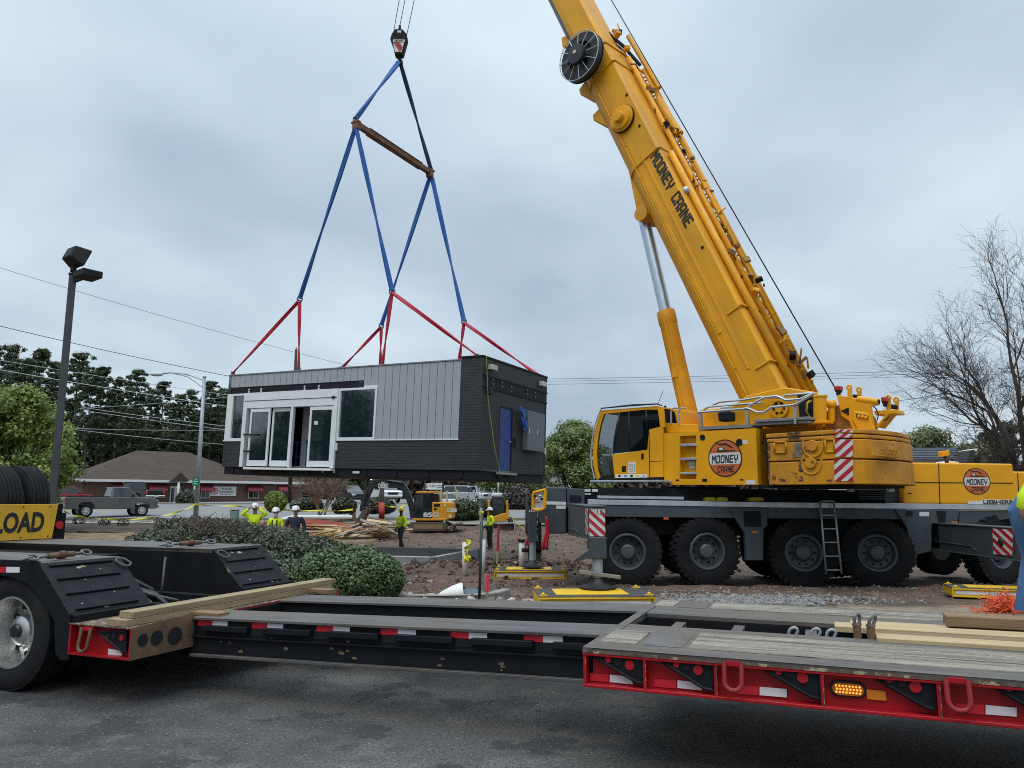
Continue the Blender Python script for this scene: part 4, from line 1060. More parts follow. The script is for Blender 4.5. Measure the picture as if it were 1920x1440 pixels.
for a_, b_, m_2 in ((-14, 12, tape_r), (12, 37, tape_w)):
    mb = MB(); mb.prism(TS.poly([(a_, 1063), (b_, 1063), (b_, 1073.5), (a_, 1073.5)], .003), -TG*.002, m_2); mb.build('reflective_tape', tr)
# centre of the bogie
mb = MB(); tb(mb, S0, -.9, FW, WID-FW, zA-.16, zA-.09, t_black2); tb(mb, -1.0, -.9, FW, WID-FW, .35, zA-.10, t_black2); tb(mb, -1, sB+.3, FW, WID-FW, .34, .40, t_black2)
for l in (.95, 1.6): tb(mb, -.95, sB+.25, l, l+.08, .38, .62, t_black2)
mb.build('centre_frame', tr, bevel=.006)
rnd = random.Random(3)
for k in range(9):
    l = .85+.1*k; mb = MB()
    P = [T(-.9, l, .93-.03*(k % 3)), T(-.55, l+rnd.gauss(0, .04), .95-.02*k), T(-.25, l+rnd.gauss(0, .07), .86-.03*k), T(.0, l+rnd.gauss(0, .1), .62), T(.35, l+rnd.gauss(0, .06), .50)]
    pts = []
    for i in range(len(P)-1):
        for t in (0, .33, .66): pts.append(P[i].lerp(P[i+1], t))
    mb.tube(pts+[P[-1]], .017, mat('hose_black', (.040, .040, .042), .45), 6); mb.build('air_hose', tr)
mb = MB(); mb.tube([T(.05, 1.55, .55), T(.0, 1.62, .98)], .012, t_steel, 6); mb.build('support_rod', tr)
mb = MB(); mb.cyl(T(-.5, 1.3, .55), T(-.1, 1.3, .55), .10, t_black2, 14); mb.build('air_tank', tr)
# wheels: two axles, dual tyres
tread_t = mat('road_tyre', (.013, .013, .014), .88, spec=.2, var=.25, scale=10, dirt=(.035, .032, .03), dirt_amt=.5)
def trailer_tyre(parent, c, ax, r=.5, w=.28):
    mb = MB(); n = w/2
    prof = [(r*.58, -n*.8), (r*.72, -n*.98), (r*.88, -n), (r*.965, -n*.86), (r*.985, -n*.80)]
    for k in range(5):
        a, b = -.72+k*.36-.14, -.72+k*.36+.14
        prof += [(r*.972, n*(a-.02)), (r, n*(a+.01)), (r, n*(b-.01)), (r*.972, n*(b+.02))]
    prof += [(r*.985, n*.80), (r*.965, n*.86), (r*.88, n), (r*.72, n*.98), (r*.58, n*.8)]
    mb.lathe(prof, c, ax, tread_t, 48, True); return mb.build('tyre', parent, WM[parent])
polish = mat('polished_wheel', (.60, .59, .57), .30, .9, var=.04, scale=6)
def trailer_wheel(c, ax, deep=True):
    c, ax = V(c), V(ax).normalized(); r = .475; R1 = .30
    mb = MB()
    if deep: prof = [(R1, -.12), (R1, .10), (R1*.985, .125), (R1*.93, .125), (R1*.88, .07), (R1*.83, -.02), (R1*.78, -.075), (R1*.66, -.075), (R1*.46, -.055), (.135, -.055), (.12, .035), (.075, .06), (.01, .06)]
    else: prof = [(R1, -.12), (R1, .10), (R1*.985, .125), (R1*.93, .125), (R1*.84, .02), (R1*.6, .03), (R1*.45, .035), (.01, .035)]
    mb.lathe(prof, c, ax, polish, 40)
    x, y = orth(ax); zo = -.068 if deep else .03
    o = mb.build('wheel', tr, Matrix.Translation(c))
    mb = MB()
    for k in range(10):
        a = 2*pi*k/10+.2; d = x*cos(a)+y*sin(a); mb.cyl(c+d*R1*.70+ax*(zo-.004), c+d*R1*.70+ax*(zo+.010), .026, hole_shade_m, 14)
    mb.build('hand_hole', o, WM[o])
    mb = MB()
    for k in range(10):
        a = 2*pi*k/10; d = x*cos(a)+y*sin(a); mb.cyl(c+d*.165+ax*(zo+.01), c+d*.165+ax*(zo+.045), .014, chrome, 6)
    mb.build('wheel_nut', o, WM[o])
    mb = MB(); mb.lathe([(.062, .06), (.062, .075), (.05, .09), (.02, .094), (.001, .094)] if deep else [(.06, .035), (.05, .06), (.001, .06)], c, ax, mat('dark_hub', (.03, .03, .032), .35, .5), 18); mb.build('hub_cap', o, WM[o])
    trailer_tyre(o, c, ax, .475); return o
wc = TS.px(8, 1187); sw = sl(wc)[0]; zw = .475
for k in (0, -1.28):
    for l in (.16, .50, 2.1, 2.44):
        trailer_wheel(T(sw+k, l, zw), -TG if l < 1.3 else TG, l in (.16, 2.44))
    mb = MB(); mb.cyl(T(sw+k, .2, zw), T(sw+k, 2.4, zw), .065, t_black2, 12); mb.build('axle', tr)
# --- shoulder with the red end box
P0 = TS.px(131, 1168); P1 = TS.px(247, 1170); Pz = TS.px(131, 1231); s1 = sl(P0)[0]; s2 = sl(P1)[0]; zt_ = P0.z; zb_ = TS.px(190, 1234).z
mb = MB(); tb(mb, sB-.02, s2, 0.0, WID, zt_-.012, zt_, t_worn); tb(mb, s1, s2, 0.07, WID, zb_, zt_-.012, t_red); tb(mb, s1, s2, 0, .07, zb_, zb_+.018, t_red)
for s in (s1, s1+.10, s2-.015): tb(mb, s, s+.015, 0, .07, zb_+.018, zt_-.012, t_red)
mb.build('red_end_box', tr, bevel=.003)
def gusset(P, holes, m=t_black):
    """black swing-out bracket with three holes: P triangle pixels on the side face"""
    mb = MB(); q = TS.poly(P, -.02); mb.prism(q, TG*.025, m)
    for (a, b) in zip(q, q[1:]+q[:1]): mb.tube([a, b], .009, m, 5)
    o = mb.build('swing_bracket', tr)
    mb = MB()
    for u, v, rpx, mm in holes:
        c = TS.px(u, v, -.016); r = rpx*c.y/FPX
        mb.lathe([(r, 0), (r, .004), (.001, .004)], c, -TG, mm, 14)
    mb.build('bracket_hole', o, WM[o])
gusset([(184, 1185), (236, 1184), (236, 1222), (229, 1222)], [(203, 1193, 4, hole_shade_m), (214, 1193, 4.5, hole_shade_m), (228, 1196, 5, t_red)])
def dring(u, v, h, w, m, tilt=0):
    c = TS.px(u, v, .005); k = c.y/FPX; h, w = h*k, w*k
    pts = [c+TE*(-w/2)+UP*h/2]+[c+TE*(w/2*cos(a))+UP*(-h/2+w/2+w/2*sin(a)) for a in [pi+pi*i/10 for i in range(11)]]+[c+TE*(w/2)+UP*h/2]
    pts = [p-TG*(.03*(1-(p-c).z/h)) for p in pts]
    mb = MB(); mb.tube(pts, .013, m, 8); mb.obox(c+TE*(-w*.40)+UP*(h*.36)-TG*.016, TE*w*.8, TG*.06, UP*h*.16, t_red); mb.build('lashing_ring', tr)
dring(164, 1198, 40, 21, t_rust)
def tape(P, m, off=-.066):
    mb = MB(); mb.prism(TS.poly(P, off), -TG*.002, m); mb.build('reflective_tape', tr)
tape([(203, 1216), (229, 1220), (229, 1229), (203, 1228)], tape_w)
# brown gusset plates with round holes between shoulder and beam
G0 = T(s2, 0.0, 0); gb = T(s2+.03, .56, 0); ge = (gb-G0).normalized(); gn = V((ge.y, -ge.x, 0))
GP = Plane(G0, gn)
for off in (0, None):
    if off is None:   # far side twin
        o0 = T(s2, WID, 0); e2 = (T(s2+.03, WID-.56, 0)-o0)
    else: o0 = G0; e2 = gb-G0
    mb = MB(); mb.prism([o0+UP*zb_, o0+e2+UP*(zb_+.005), o0+e2+UP*(zt_+.03), o0+UP*zt_], TG*(.02 if off == 0 else -.02), t_rust); g_ = mb.build('gusset_plate', tr, bevel=.004)
    if off == 0:
        mb = MB()
        for u, v, r in ((268, 1200, 11), (294, 1196, 13), (328, 1192, 15.5)):
            c = GP.px(u, v, .002); rad = r*c.y/FPX
            mb.lathe([(rad, 0), (rad, .003), (.001, .003)], c, gn, hole_shade_m, 20)
        mb.build('round_hole', g_, WM[g_])
mb = MB(); tb(mb, s2-.02, s2+.02, .5, 2.1, zb_+.02, zt_-.02, t_black2); mb.build('cross_frame', tr)
# --- well beams, rising slightly to the right
BS0, BS1 = s2+.02, 5.05
_bp = Plane(T(0, .55, 0), -TG); _b0, _b1 = _bp.px(360, 1157), _bp.px(1125, 1190)
def bz(s): return lerp(_b0.z, _b1.z, (s-sl(_b0)[0])/(sl(_b1)[0]-sl(_b0)[0]))
def bprism(mb, l0, l1, d0, d1, m, a=BS0, b=BS1):
    P = [T(a, l0, bz(a)+d0), T(b, l0, bz(b)+d0), T(b, l0, bz(b)+d1), T(a, l0, bz(a)+d1)]; mb.prism(P, TG*(l1-l0), m)
for l0, l1 in ((.55, .97), (1.63, 2.05)):
    near = l0 < 1; lw = l0+.035
    mb = MB(); bprism(mb, l0, l1, -.022, 0, t_steel); bprism(mb, l0, l1-.1, -.32, -.296, t_steel); bprism(mb, lw, lw+.03, -.296, -.022, t_black); bprism(mb, lw+.2, lw+.23, -.296, -.022, t_black)
    # side rail with pockets
    if near:
        seg = [BS0+.05]
        for k in range(6): seg.append(BS0+.05+(BS1-BS0-.1)*(k+1)/6)
        for a, b in zip(seg, seg[1:]): bprism(mb, lw-.05, lw, -.105, -.062, t_black, a+.07, b-.07)
        bprism(mb, lw-.03, lw, -.165, -.15, t_black2)
    mb.build('well_beam', tr, bevel=.003)
    if near:
        for a in seg[1:-1]: mb = MB(); bprism(mb, lw-.004, lw-.002, -.13, -.05, hole_shade_m, a-.055, a+.055); mb.build('pocket', tr)
        BP = Plane(T(0, lw, 0), -TG)
        for (u0, v0, u1, v1, u2) in ((372, 1167, 400, 1178, 428), (474, 1171, 503, 1183, 532), (595, 1175, 626, 1187, 657), (715, 1178, 747, 1190, 781), (846, 1184, 880, 1197, 914), (983, 1190, 1019, 1203, 1056)):
            for a, b, m in ((u0, u1, tape_r), (u1, u2, tape_w)):
                p0 = BP.px(a, v0); p1 = BP.px(b, v0); s_a, s_b = sl(p0)[0], sl(p1)[0]
                mb = MB(); bprism(mb, lw-.008, lw-.004, -.072, -.028, m, s_a, s_b); mb.build('reflective_tape', tr)
        r_ = random.Random(8)
        for k in range(16):
            s = r_.uniform(BS0, BS1-.2); d = r_.uniform(-.27, -.14); w = r_.uniform(.008, .035)
            P = [T(s+w*cos(a)*r_.uniform(.5, 1), lw-.003, bz(s)+d+w*.5*sin(a)*r_.uniform(.5, 1)) for a in [2*pi*i/7 for i in range(7)]]
            mb = MB(); mb.prism(P, -TG*.001, mat('scraped_paint', (.12, .085, .045), .8, var=.6, scale=30)); mb.build('scrape', tr)
for s in (1.9, 2.9, 3.7, 4.3):
    mb = MB(); mb.obox(T(s, .75, bz(s)-.27), TE*.10, TG*1.1, UP*.1, t_black2); mb.build('cross_member', tr)
for u, v0, v1 in ((900, 1152, 1167), (1019, 1157, 1173)):
    FPp = Plane(T(0, 1.72, 0), -TG); mb = MB(); a = FPp.px(u, v0); b = FPp.px(u, v1); mb.obox(b, TE*.03, -TG*.02, UP*(a.z-b.z), tape_w); mb.build('reflective_tape', tr)

# --- front deck
D0, D1 = sl(TS.px(1092, 1212))[0], 12.0
ZD = TS.px(1092, 1212).z; ZB = TS.px(1096, 1284).z
WFD = 2.16
OP = (D0+.07, 6.42, .85, 1.38)    # opening s0 s1 l0 l1
mb = MB()
def deckplate(s0, s1, l0, l1): tb(mb, s0, s1, l0, l1, ZD-.035, ZD, t_steel)
deckplate(D0, OP[0], .0, WFD); deckplate(OP[0], D1, 0, OP[2]); deckplate(OP[0], D1, OP[3], WFD); deckplate(OP[1], D1, OP[2], OP[3])
mb.build('deck_plate', tr, bevel=.004)
mb = MB(); q = .09
tb(mb, OP[0]-.01, OP[1]+.3, OP[2], OP[3], ZB-.02, ZB+.01, t_black2)
for s in (OP[0], OP[1]): tb(mb, s-.02, s, OP[2], OP[3], ZB, ZD-.035, t_black2)
for l in (OP[2], OP[3]): tb(mb, OP[0], OP[1], l-.015, l+.015, ZB, ZD-.036, t_black2)
tb(mb, D0+.02, D1, .08, WFD-.08, ZB-.015, ZB+.03, t_black2); tb(mb, D0+.01, D0+.04, .07, WFD-.07, ZB, ZD-.036, t_black2)
mb.build('deck_frame', tr)
for s in (OP[0]+.22, OP[0]+.62, OP[0]+1.08):
    mb = MB(); tb(mb, s, s+.07, OP[2], OP[3], ZD-.15, ZD-.05, t_steel); mb.build('cross_member', tr)
# timber strips let into the deck
def boards(l0, l1, s0, s1, n, nm='deck_board'):
    mb = MB(); w = (l1-l0)/n; r_ = random.Random(int(l0*100))
    for k in range(n):
        s = s0+r_.uniform(-.02, .02)*0
        tb(mb, s, s1, l0+k*w+.005, l0+(k+1)*w-.005, ZD-.01, ZD+.006+r_.uniform(0, .005), deck_wood)
    return mb.build(nm, tr, bevel=.003)
boards(.16, .58, D0+.05, D0+.27, 3); boards(.15, .66, D0+.56, D1, 4)
boards(1.74, 2.09, D0-.0+.05, D0+.20, 3); boards(1.74, 2.09, D0+.47, D1, 3)
mb = MB(); tb(mb, D0+.30, D0+.53, .16, .62, ZD+.0005, ZD+.003, mat('bare_plate', (.16, .165, .17), .35, .6, var=.3, dirt=(.12, .07, .04), dirt_amt=.6)); mb.build('cover_plate', tr)
mb = MB(); tb(mb, D0+.23, D0+.44, 1.74, 2.09, ZD+.0005, ZD+.003, t_steel); mb.build('cover_plate', tr)
# red side panel
mb = MB(); tb(mb, D0, D1, .07, .10, ZB, ZD-.036, t_red); tb(mb, D0, D1, 0.0, .07, ZB-.012, ZB+.006, t_red); tb(mb, D0, D1, -.003, .07, ZD-.05, ZD-.0355, t_red)
ribs = [sl(TS.px(u, 1260))[0] for u in (1096, 1208, 1341, 1540, 1757)]
ribs += [ribs[-1]+.62*(k+1) for k in range(6)]
for s in ribs: tb(mb, s-.008, s+.008, .002, .07, ZB+.006, ZD-.05, t_red)
mb.build('side_panel', tr, bevel=.003)
mb = MB(); tb(mb, D0, D1, -.006, -.003, ZD-.034, ZD-.018, t_worn)
for s in ribs: tb(mb, s+.005, s+.0085, -.001, .002, ZB+.006, ZD-.05, t_worn)
mb.build('worn_edge_strip', tr)
z3 = lambda x, y: (1080+x/2.2857, 1060+y/2.2857)
for tri, hs in (([(58, 380), (287, 392), (290, 505), (262, 502)], [(138, 404, 5.5), (181, 414, 7.5), (230, 427, 9)]),
                ([(345, 398), (586, 408), (590, 535), (550, 528)], [(430, 425, 5.5), (472, 434, 7.5), (523, 448, 9)]),
                ([(775, 428), (1040, 440), (1046, 572), (1005, 562)], [(868, 455, 6), (914, 463, 8), (971, 481, 10)]),
                ([(1240, 458), (1530, 468), (1538, 618), (1495, 606)], [(1342, 488, 6), (1396, 500, 8.5), (1455, 521, 10.5)]),
                ([(1742, 492), (2040, 505), (2050, 660), (2005, 645)], [(1854, 525, 6.5), (1905, 540, 9), (1970, 560, 11)])):
    gusset([z3(*p) for p in tri], [(*z3(x, y), r*.95, t_red if i != 1 else hole_shade_m) for i, (x, y, r) in enumerate(hs)])
for u, v, h in ((675, 455, 105), (1635, 533, 118)):
    uu, vv = z3(u, v); vv += 7; dring(uu, vv, h/2.2857, 28 if h < 110 else 33, mat('dull_red', (.26, .012, .016), .55, var=.3, chip=(.10, .05, .03), chip_amt=.36, chip_scale=9))
for a, b, y0, y1, y2, y3 in ((145, 243, 468, 476, 510, 500), (435, 540, 492, 502, 536, 525), (787, 903, 520, 530, 566, 556), (1755, 1888, 598, 610, 648, 638)):
    tape([z3(a, y0), z3(b, y1), z3(b, y2), z3(a, y3)], tape_w)
for a, b, y0, y1, y2, y3 in ((60, 140, 462, 467, 500, 494), (335, 430, 486, 492, 527, 520), (690, 783, 514, 519, 557, 550), (1630, 1750, 590, 598, 640, 630)):
    tape([z3(a, y0), z3(b, y1), z3(b, y2), z3(a, y3)], tape_r)
c = TS.px(*z3(1167, 541), .0); k = c.y/FPX; hw, hh = 25*k, 10.5*k
def oval(c, hw, hh, n=20): return [c+TE*((hw-hh)*(1 if cos(a) >= 0 else -1)+hh*cos(a))+UP*(hh*sin(a))-TE*0 for a in [2*pi*(i+.5)/n for i in range(n)]]
mb = MB(); mb.prism(oval(c+TG*.07, hw*1.15, hh*1.35), -TG*.02, black_m); lt = mb.build('marker_lamp', tr, bevel=.004)
mb = MB(); mb.prism(oval(c+TG*.05, hw*.98, hh), -TG*.006, mat('amber_lens', (.45, .12, .01), .2)); mb.build('lens', lt, WM[lt])
led = mat('lit_amber_led', (.9, .45, .05), .3, emit=(1.0, .50, .08), emit_s=0.9)
mb = MB()
for i in range(8):
    for j in range(3): mb.sphere(c+TG*.042+TE*((i-3.5)*hw*.21+(hw*.05 if j % 2 else 0))+UP*((j-1)*hh*.52), hh*.19, led, 6, 4)
mb.build('led', lt, WM[lt])
c = TS.px(*z3(1287, 555), -.068); w, h = 15*k, 8.5*k
mb = MB(); mb.obox(c-TE*w-UP*h+TG*0, TE*2*w, -TG*.01, UP*2*h, mat('amber_reflector', (.62, .20, .015), .25)); mb.build('amber_reflector', tr, bevel=.003)

# stake plates with shackles standing in the deck slot
def shackle(c, r, R, m, up=(0, 0, 1), ax=None):
    mb = MB(); up = V(up).normalized(); ax = V(ax or TE).normalized()
    P = [c+ax*(-r*.75)]+[c+ax*(r*cos(a))+up*(r*1.5+r*sin(a)) for a in [pi*1.05-pi*1.1*i/12 for i in range(13)]]+[c+ax*(r*.75)]
    mb.tube(P, R, m, 8); mb.cyl(c-ax*r*1.2, c+ax*r*1.2, R*1.15, m, 8); return mb
sh_m = mat('shackle_steel', (.16, .16, .16), .45, .5, var=.3, dirt=(.15, .08, .04), dirt_amt=.6)
OZ = lambda u, v: on_z(u, v, ZD)
for u, v in ((1608, 1194), (1634, 1196)):
    b = OZ(u, v); root = thing('shackle_post', 'rusty stake with a steel shackle standing %s in the trailer deck slot' % ('on the left' if u < 1620 else 'on the right'), 'shackle', b)
    mb = MB(); mb.obox(b-TE*.022-TG*.02-UP*.14, TE*.044, TG*.05, UP*.22, t_rust); mb.obox(b-TE*.06-TG*.05-UP*.14, TE*.12, TG*.10, UP*.03, t_rust); mb.build('stake', root, bevel=.006)
    shackle(b+UP*.075, .026, .011, sh_m, UP+TE*(.1 if u < 1620 else .35), TG+TE*.9).build('shackle', root)
for k, (u, v) in enumerate(((1484, 1186), (1526, 1188), (1555, 1190))):
    b = OZ(u, v)-UP*.03; root = thing('lashing_hook', ('leftmost', 'middle', 'rightmost')[k]+' of three small steel hooks in the trailer deck slot', 'hook', b-UP*.05)
    b.z += .0
    mb = MB(); mb.obox(b-TE*.05-TG*.04-UP*.05, TE*.10, TG*.08, UP*.05, t_rust); mb.build('base', root, bevel=.005)
    shackle(b, .026, .010, galv, UP+TE*.3, TE).build('loop', root)

# --- loose lumber on the trailer
lum_y = mat('pale_lumber', (.42, .31, .17), .8, var=.18, scale=4, stretch=(.4, 6, 6), dirt=(.30, .20, .10), dirt_amt=.5)
lum_b = mat('brown_timber', (.20, .125, .065), .85, var=.3, scale=4, stretch=(.5, 6, 6), bump=.3, bscale=25)
lum_t = mat('tan_timber', (.29, .215, .125), .85, var=.25, scale=5, stretch=(6, .5, 6), bump=.25, bscale=25, dirt=(.16, .10, .05), dirt_amt=.5)
def plank(label, s0, s1, l0, l1, z0, z1, m, skew=0.0, group=None, name='timber'):
    o = T(s0, l0, z0); a = (TE*cos(skew)+TG*sin(skew))*(s1-s0)
    W = frame(o, TE/TK, TG/TK); mb = MB(); b = TG*(l1-l0) if abs(s1-s0) > abs(l1-l0) else TG*(l1-l0)
    mb.obox(o, a, b, UP*(z1-z0), m)
    return tag(mb.build(name, None, W, bevel=.004), label, 'timber', group)
sq = sl(OZ(1636, 1198))
zl = ZD-.006
plank('long pale plank lying nearest on the right of the trailer deck', sq[0]+.02, D1-.3, sq[1]-.08, sq[1]+.08, ZD-.02+.0, zl+.03, lum_y, .0)
plank('long brown plank between the pale planks on the trailer deck', sq[0]-.02, D1-.2, sq[1]+.10, sq[1]+.26, ZD-.02, zl+.018, lum_b)
plank('yellow plank lying in the middle of the trailer deck slot', sq[0]-.20, D1-.5, sq[1]+.28, sq[1]+.46, ZD-.02, zl+.028, lum_y)
plank('farthest yellow plank along the trailer deck slot', sq[0]-.1, D1-.4, sq[1]+.48, sq[1]+.62, ZD-.02, zl+.022, lum_y)
sq2 = sl(OZ(1775, 1180))
plank('thick brown timber block lying on top of the pale planks', sq2[0], sq2[0]+1.6, sq2[1]-.05, sq2[1]+.13, zl+.031, zl+.10, lum_b, .03)
# the two boards laid across the shoulder
s_t = sl(TS.px(197, 1170))[0]
plank('lower of two tan boards laid across the trailer shoulder', s_t, s_t+.20, .01, 2.56, zt_+.001, zt_+.055, lum_t)
plank('upper of two tan boards laid across the trailer shoulder', s_t+.055, s_t+.20, .07, 2.60, zt_+.056, zt_+.108, lum_t)
plank('short brown block under the far end of the tan boards', s_t+.16, s_t+.46, 2.15, 2.25, zt_+.001, zt_+.05, lum_b)
plank('short brown block under the tan boards by the near beam', s_t+.21, s_t+.50, .62, .74, zt_+.002, zt_+.035, lum_b)

# --- chain binders lying on the rear deck
def binder(label, p0, p1):
    root = thing('chain_binder', label, 'chain binder', p0); d = (p1-p0); L = d.length; d.normalize(); x = V((-d.y, d.x, 0))
    mb = MB(); mb.tube([p0+d*L*.36+UP*.03, p0+d*L*.72+UP*.03], .026, t_rust, 10); mb.cyl(p0+d*L*.50+UP*.03, p0+d*L*.58+UP*.03, .038, mat('maroon_paint', (.10, .025, .022), .6), 10); mb.build('barrel', root)
    for a, b in ((.36, .20), (.72, .86)):
        mb = MB(); mb.cyl(p0+d*L*a+UP*.03, p0+d*L*b+UP*.03, .014, sh_m, 8); mb.build('rod', root)
        mb = MB(); c = p0+d*L*(b+(-.05 if b < .5 else .05))+UP*.032
        mb.tube([c+d*.055*cos(t)+(x*.8+UP*.6)*.032*sin(t) for t in [2*pi*i/14 for i in range(14)]], .012, sh_m, 7, True); mb.build('eye', root)
    mb = MB(); mb.tube([p0+UP*.02, p0+d*L*.08+UP*.03, p0+d*L*.14+UP*.035], [.008, .018, .014], sh_m, 7); mb.build('hook', root)
zp = zA
def dk(u, v): return on_z(u, v, zp+.012)
binder('chain binder lying on the near rear deck of the trailer', dk(38, 1055), dk(172, 1041))
binder('chain binder lying on the far rear deck beside the hedge', dk(298, 1027), dk(404, 1020))

# --- flip axle folded up at the very rear, part of the trailer
sf = -2.95
mb = MB(); tb(mb, sf-.95, sf-.05, .35, 2.35, zA+.06, zA+.22, t_black2); tb(mb, sf-1.1, sf, .5, .62, zA, zA+.36, t_black2); tb(mb, sf-1.1, sf, 2.0, 2.12, zA, zA+.36, t_black2); mb.cyl(T(sf-.55, .35, zA+.5), T(sf-.55, 2.4, zA+.5), .06, t_black2, 12)
mb.build('flip_axle_frame', tr, bevel=.01)
for l in (.20, .53, 2.10, 2.46):
    trailer_wheel(T(sf-.52, l, zA+.50), -TG if l < 1.3 else TG, False)
# oversize load sign
SP = Plane(T(sf+.05, 0, 0), TE)
tl, bl_ = SP.px(110, 945), SP.px(103, 1009)
l1 = sl(tl)[1]; z1 = tl.z; z0 = bl_.z; hh = z1-z0
Wd_ = 2.16; l0 = l1-Wd_
# the sign reads left to right for someone looking along -TE, i.e. towards larger l
sign_y = mat('sign_yellow', (.66, .36, .015), .45, var=.1, scale=4, chip=(.25, .16, .05), chip_amt=.28, chip_scale=12, dirt=(.4, .2, .03), dirt_amt=.4)
ld = thing('oversize_load_sign', 'yellow OVERSIZE LOAD sign below the upturned tyres at the left', 'sign', frame(T(sf+.05, l0, z0), TG/TK, -TE/TK))
mb = MB(); P = [T(sf+.05, l0, z0), T(sf+.05, l1-.05, z0), T(sf+.05, l1, z1), T(sf+.05, l0, z1)]; mb.prism(P, -TE*.02, sign_y); mb.build('board', ld, bevel=.003)
mb = MB()
font_text(mb, 'LOAD', T(sf+.052, l1-.80, z0+hh*.20), TG, UP, TE, hh*.58, ink, .66, .035, .003, .06)
font_text(mb, 'OVERSIZE', T(sf+.052, l1-2.08, z0+hh*.20), TG, UP, TE, hh*.58, ink, 1.16, .035, .003, .06); mb.build('lettering', ld)
mb = MB()
for l in (.1, .5, .9, 1.3, 1.7, 2.05):
    for z in (z0+.03, z1-.03): mb.cyl(T(sf+.051, l0+l, z), T(sf+.057, l0+l, z), .010, black_m, 8)
mb.build('screw', ld)
mb = MB(); tb(mb, sf-.06, sf+.02, l0, l1+.02, z0-.03, z0+.0, t_black2); tb(mb, sf-.05, sf+.02, l1-.02, l1+.14, z0-.02, z1-.12, t_black2); mb.build('lamp_bar', tr)
mb = MB(); mb.cyl(T(sf+.02, l1+.05, z0+.17), T(sf+.04, l1+.05, z0+.17), .055, red_lens, 14); mb.build('tail_lamp', tr)
mb = MB(); tb(mb, sf-.02, sf+.02, l1-.24, l1-.10, z0-.10, z0-.04, tape_w); mb.build('reflective_tape', tr)
mb = MB(); mb.cyl(T(sf, l1+.04, z1-.12), T(sf, l1+.04, z1+.0), .05, t_black2, 12); mb.build('hinge_knuckle', tr)
# ================================================================ MOBILE CRANE
SC = V((4.46, 17.7, 0)); CD = V((-.70, .714, 0)).normalized(); CN = V((-CD.y, CD.x, 0)); CR = -CD   # forward, left (towards us), rear
SO = V((SC.x, SC.y, gz(SC.x, SC.y)))
cr = thing('mobile_crane', 'big yellow five axle mobile crane with its lettered boom raised over the site', 'crane', SO)
def sp_(off): return Plane(SC+CN*off, CN)
yel = mat('crane_yellow', (.72, .325, .003), .42, var=.07, scale=1.5, dirt=(.40, .17, .01), dirt_amt=.5, spec=.35)
yel_w = mat('worn_crane_yellow', (.64, .27, .004), .55, spec=.3, var=.12, scale=3, chip=(.07, .035, .02), chip_amt=.385, chip_scale=3.2, dirt=(.25, .11, .03), dirt_amt=.9)
yel_b = mat('boom_yellow', (.71, .315, .003), .5, var=.10, scale=1.6, dirt=(.36, .18, .04), dirt_amt=.7, spec=.3, stretch=(.35, 2.2, 2.2))
cgrey = mat('carrier_grey', (.050, .062, .070), .55, spec=.3, var=.12, scale=3, dirt=(.10, .085, .07), dirt_amt=.35)
cdark = mat('carrier_dark', (.010, .011, .013), .7, spec=.2, var=.25, scale=4)
ctyre = mat('crane_tyre', (.010, .0105, .012), .9, spec=.2, var=.25, scale=6, dirt=(.035, .030, .026), dirt_amt=.6)
crim = mat('crane_rim', (.055, .065, .074), .5, var=.15, scale=5, dirt=(.06, .05, .04), dirt_amt=.4)
red_p = mat('warning_red', (.40, .012, .022), .45, var=.15, scale=5); white_p = mat('warning_white', (.58, .57, .55), .5, var=.12, scale=6, dirt=(.3, .26, .2), dirt_amt=.5)
silver_e = mat('silver_edge', (.42, .44, .46), .4, .5, var=.15, dirt=(.2, .19, .17), dirt_amt=.4)
lab_w = mat('label_white', (.58, .58, .56), .5, var=.08); orange_p = mat('badge_orange', (.52, .11, .02), .45, var=.08)
def slab(off, pts, depth, m, mb=None): mb = mb or MB(); mb.prism(sp_(off).poly(pts), -CN*depth, m); return mb
# ---- carrier, on its near side plane
KD = V((.999, -.0436, 0)).normalized(); KN = V((KD.y, -KD.x, 0))
K0 = at(1178, 1035, 16.35)
def kp(off): return Plane(K0+KN*off, KN)
def kslab(off, pts, depth, m, mb=None): mb = mb or MB(); mb.prism(kp(off).poly(pts), -KN*depth, m); return mb
CW = 2.85
kslab(0, [(1102, 936.5), (1440, 941.5), (1902, 946), (2080, 949), (2080, 960), (1902, 956.5), (1440, 951.5), (1102, 946)], .06, silver_e).build('deck_edge', cr, bevel=.006)
kslab(-.06, [(1098, 938), (2080, 951), (2080, 960), (1098, 947)], CW-.12, cdark).build('deck', cr)
kslab(-.02, [(1130, 947), (1700, 954.5), (1700, 974), (1380, 971.5), (1135, 969)], .10, cgrey).build('side_frame', cr, bevel=.008)
kslab(-.55, [(1062, 950), (2080, 962), (2080, 1015), (1062, 1000)], 1.7, cdark).build('chassis_frame', cr)
kslab(-.35, [(1096, 914), (1680, 920), (1690, 945), (1096, 938)], 2.1, cdark).build('upper_frame', cr)
mb = kslab(.02, [(1365, 951.5), (1438, 952.5), (1439, 985), (1432, 992), (1431, 1051), (1399, 1051), (1397, 1000)], .16, cgrey); mb.build('mudguard_panel', cr, bevel=.01)
mb = kslab(.024, [(1394, 958), (1426, 958.5), (1427, 988), (1395, 987)], .02, cdark); mb.build('pocket', cr)
mb = kslab(.02, [(1677, 955), (1800, 956.5), (1795, 981), (1747, 982), (1747, 1034), (1720, 1040), (1719, 1056), (1711, 1056), (1711, 1034), (1700, 988)], .16, cgrey); mb.build('mudguard_panel', cr, bevel=.01)
mb = kslab(.024, [(1755, 958), (1775, 958), (1772, 980), (1760, 980)], .02, cdark); mb.build('pocket', cr)
mb = kslab(-.03, [(1800, 957), (1905, 958), (1905, 970), (1815, 985), (1797, 985)], .1, cgrey); mb.build('mudguard_panel', cr)
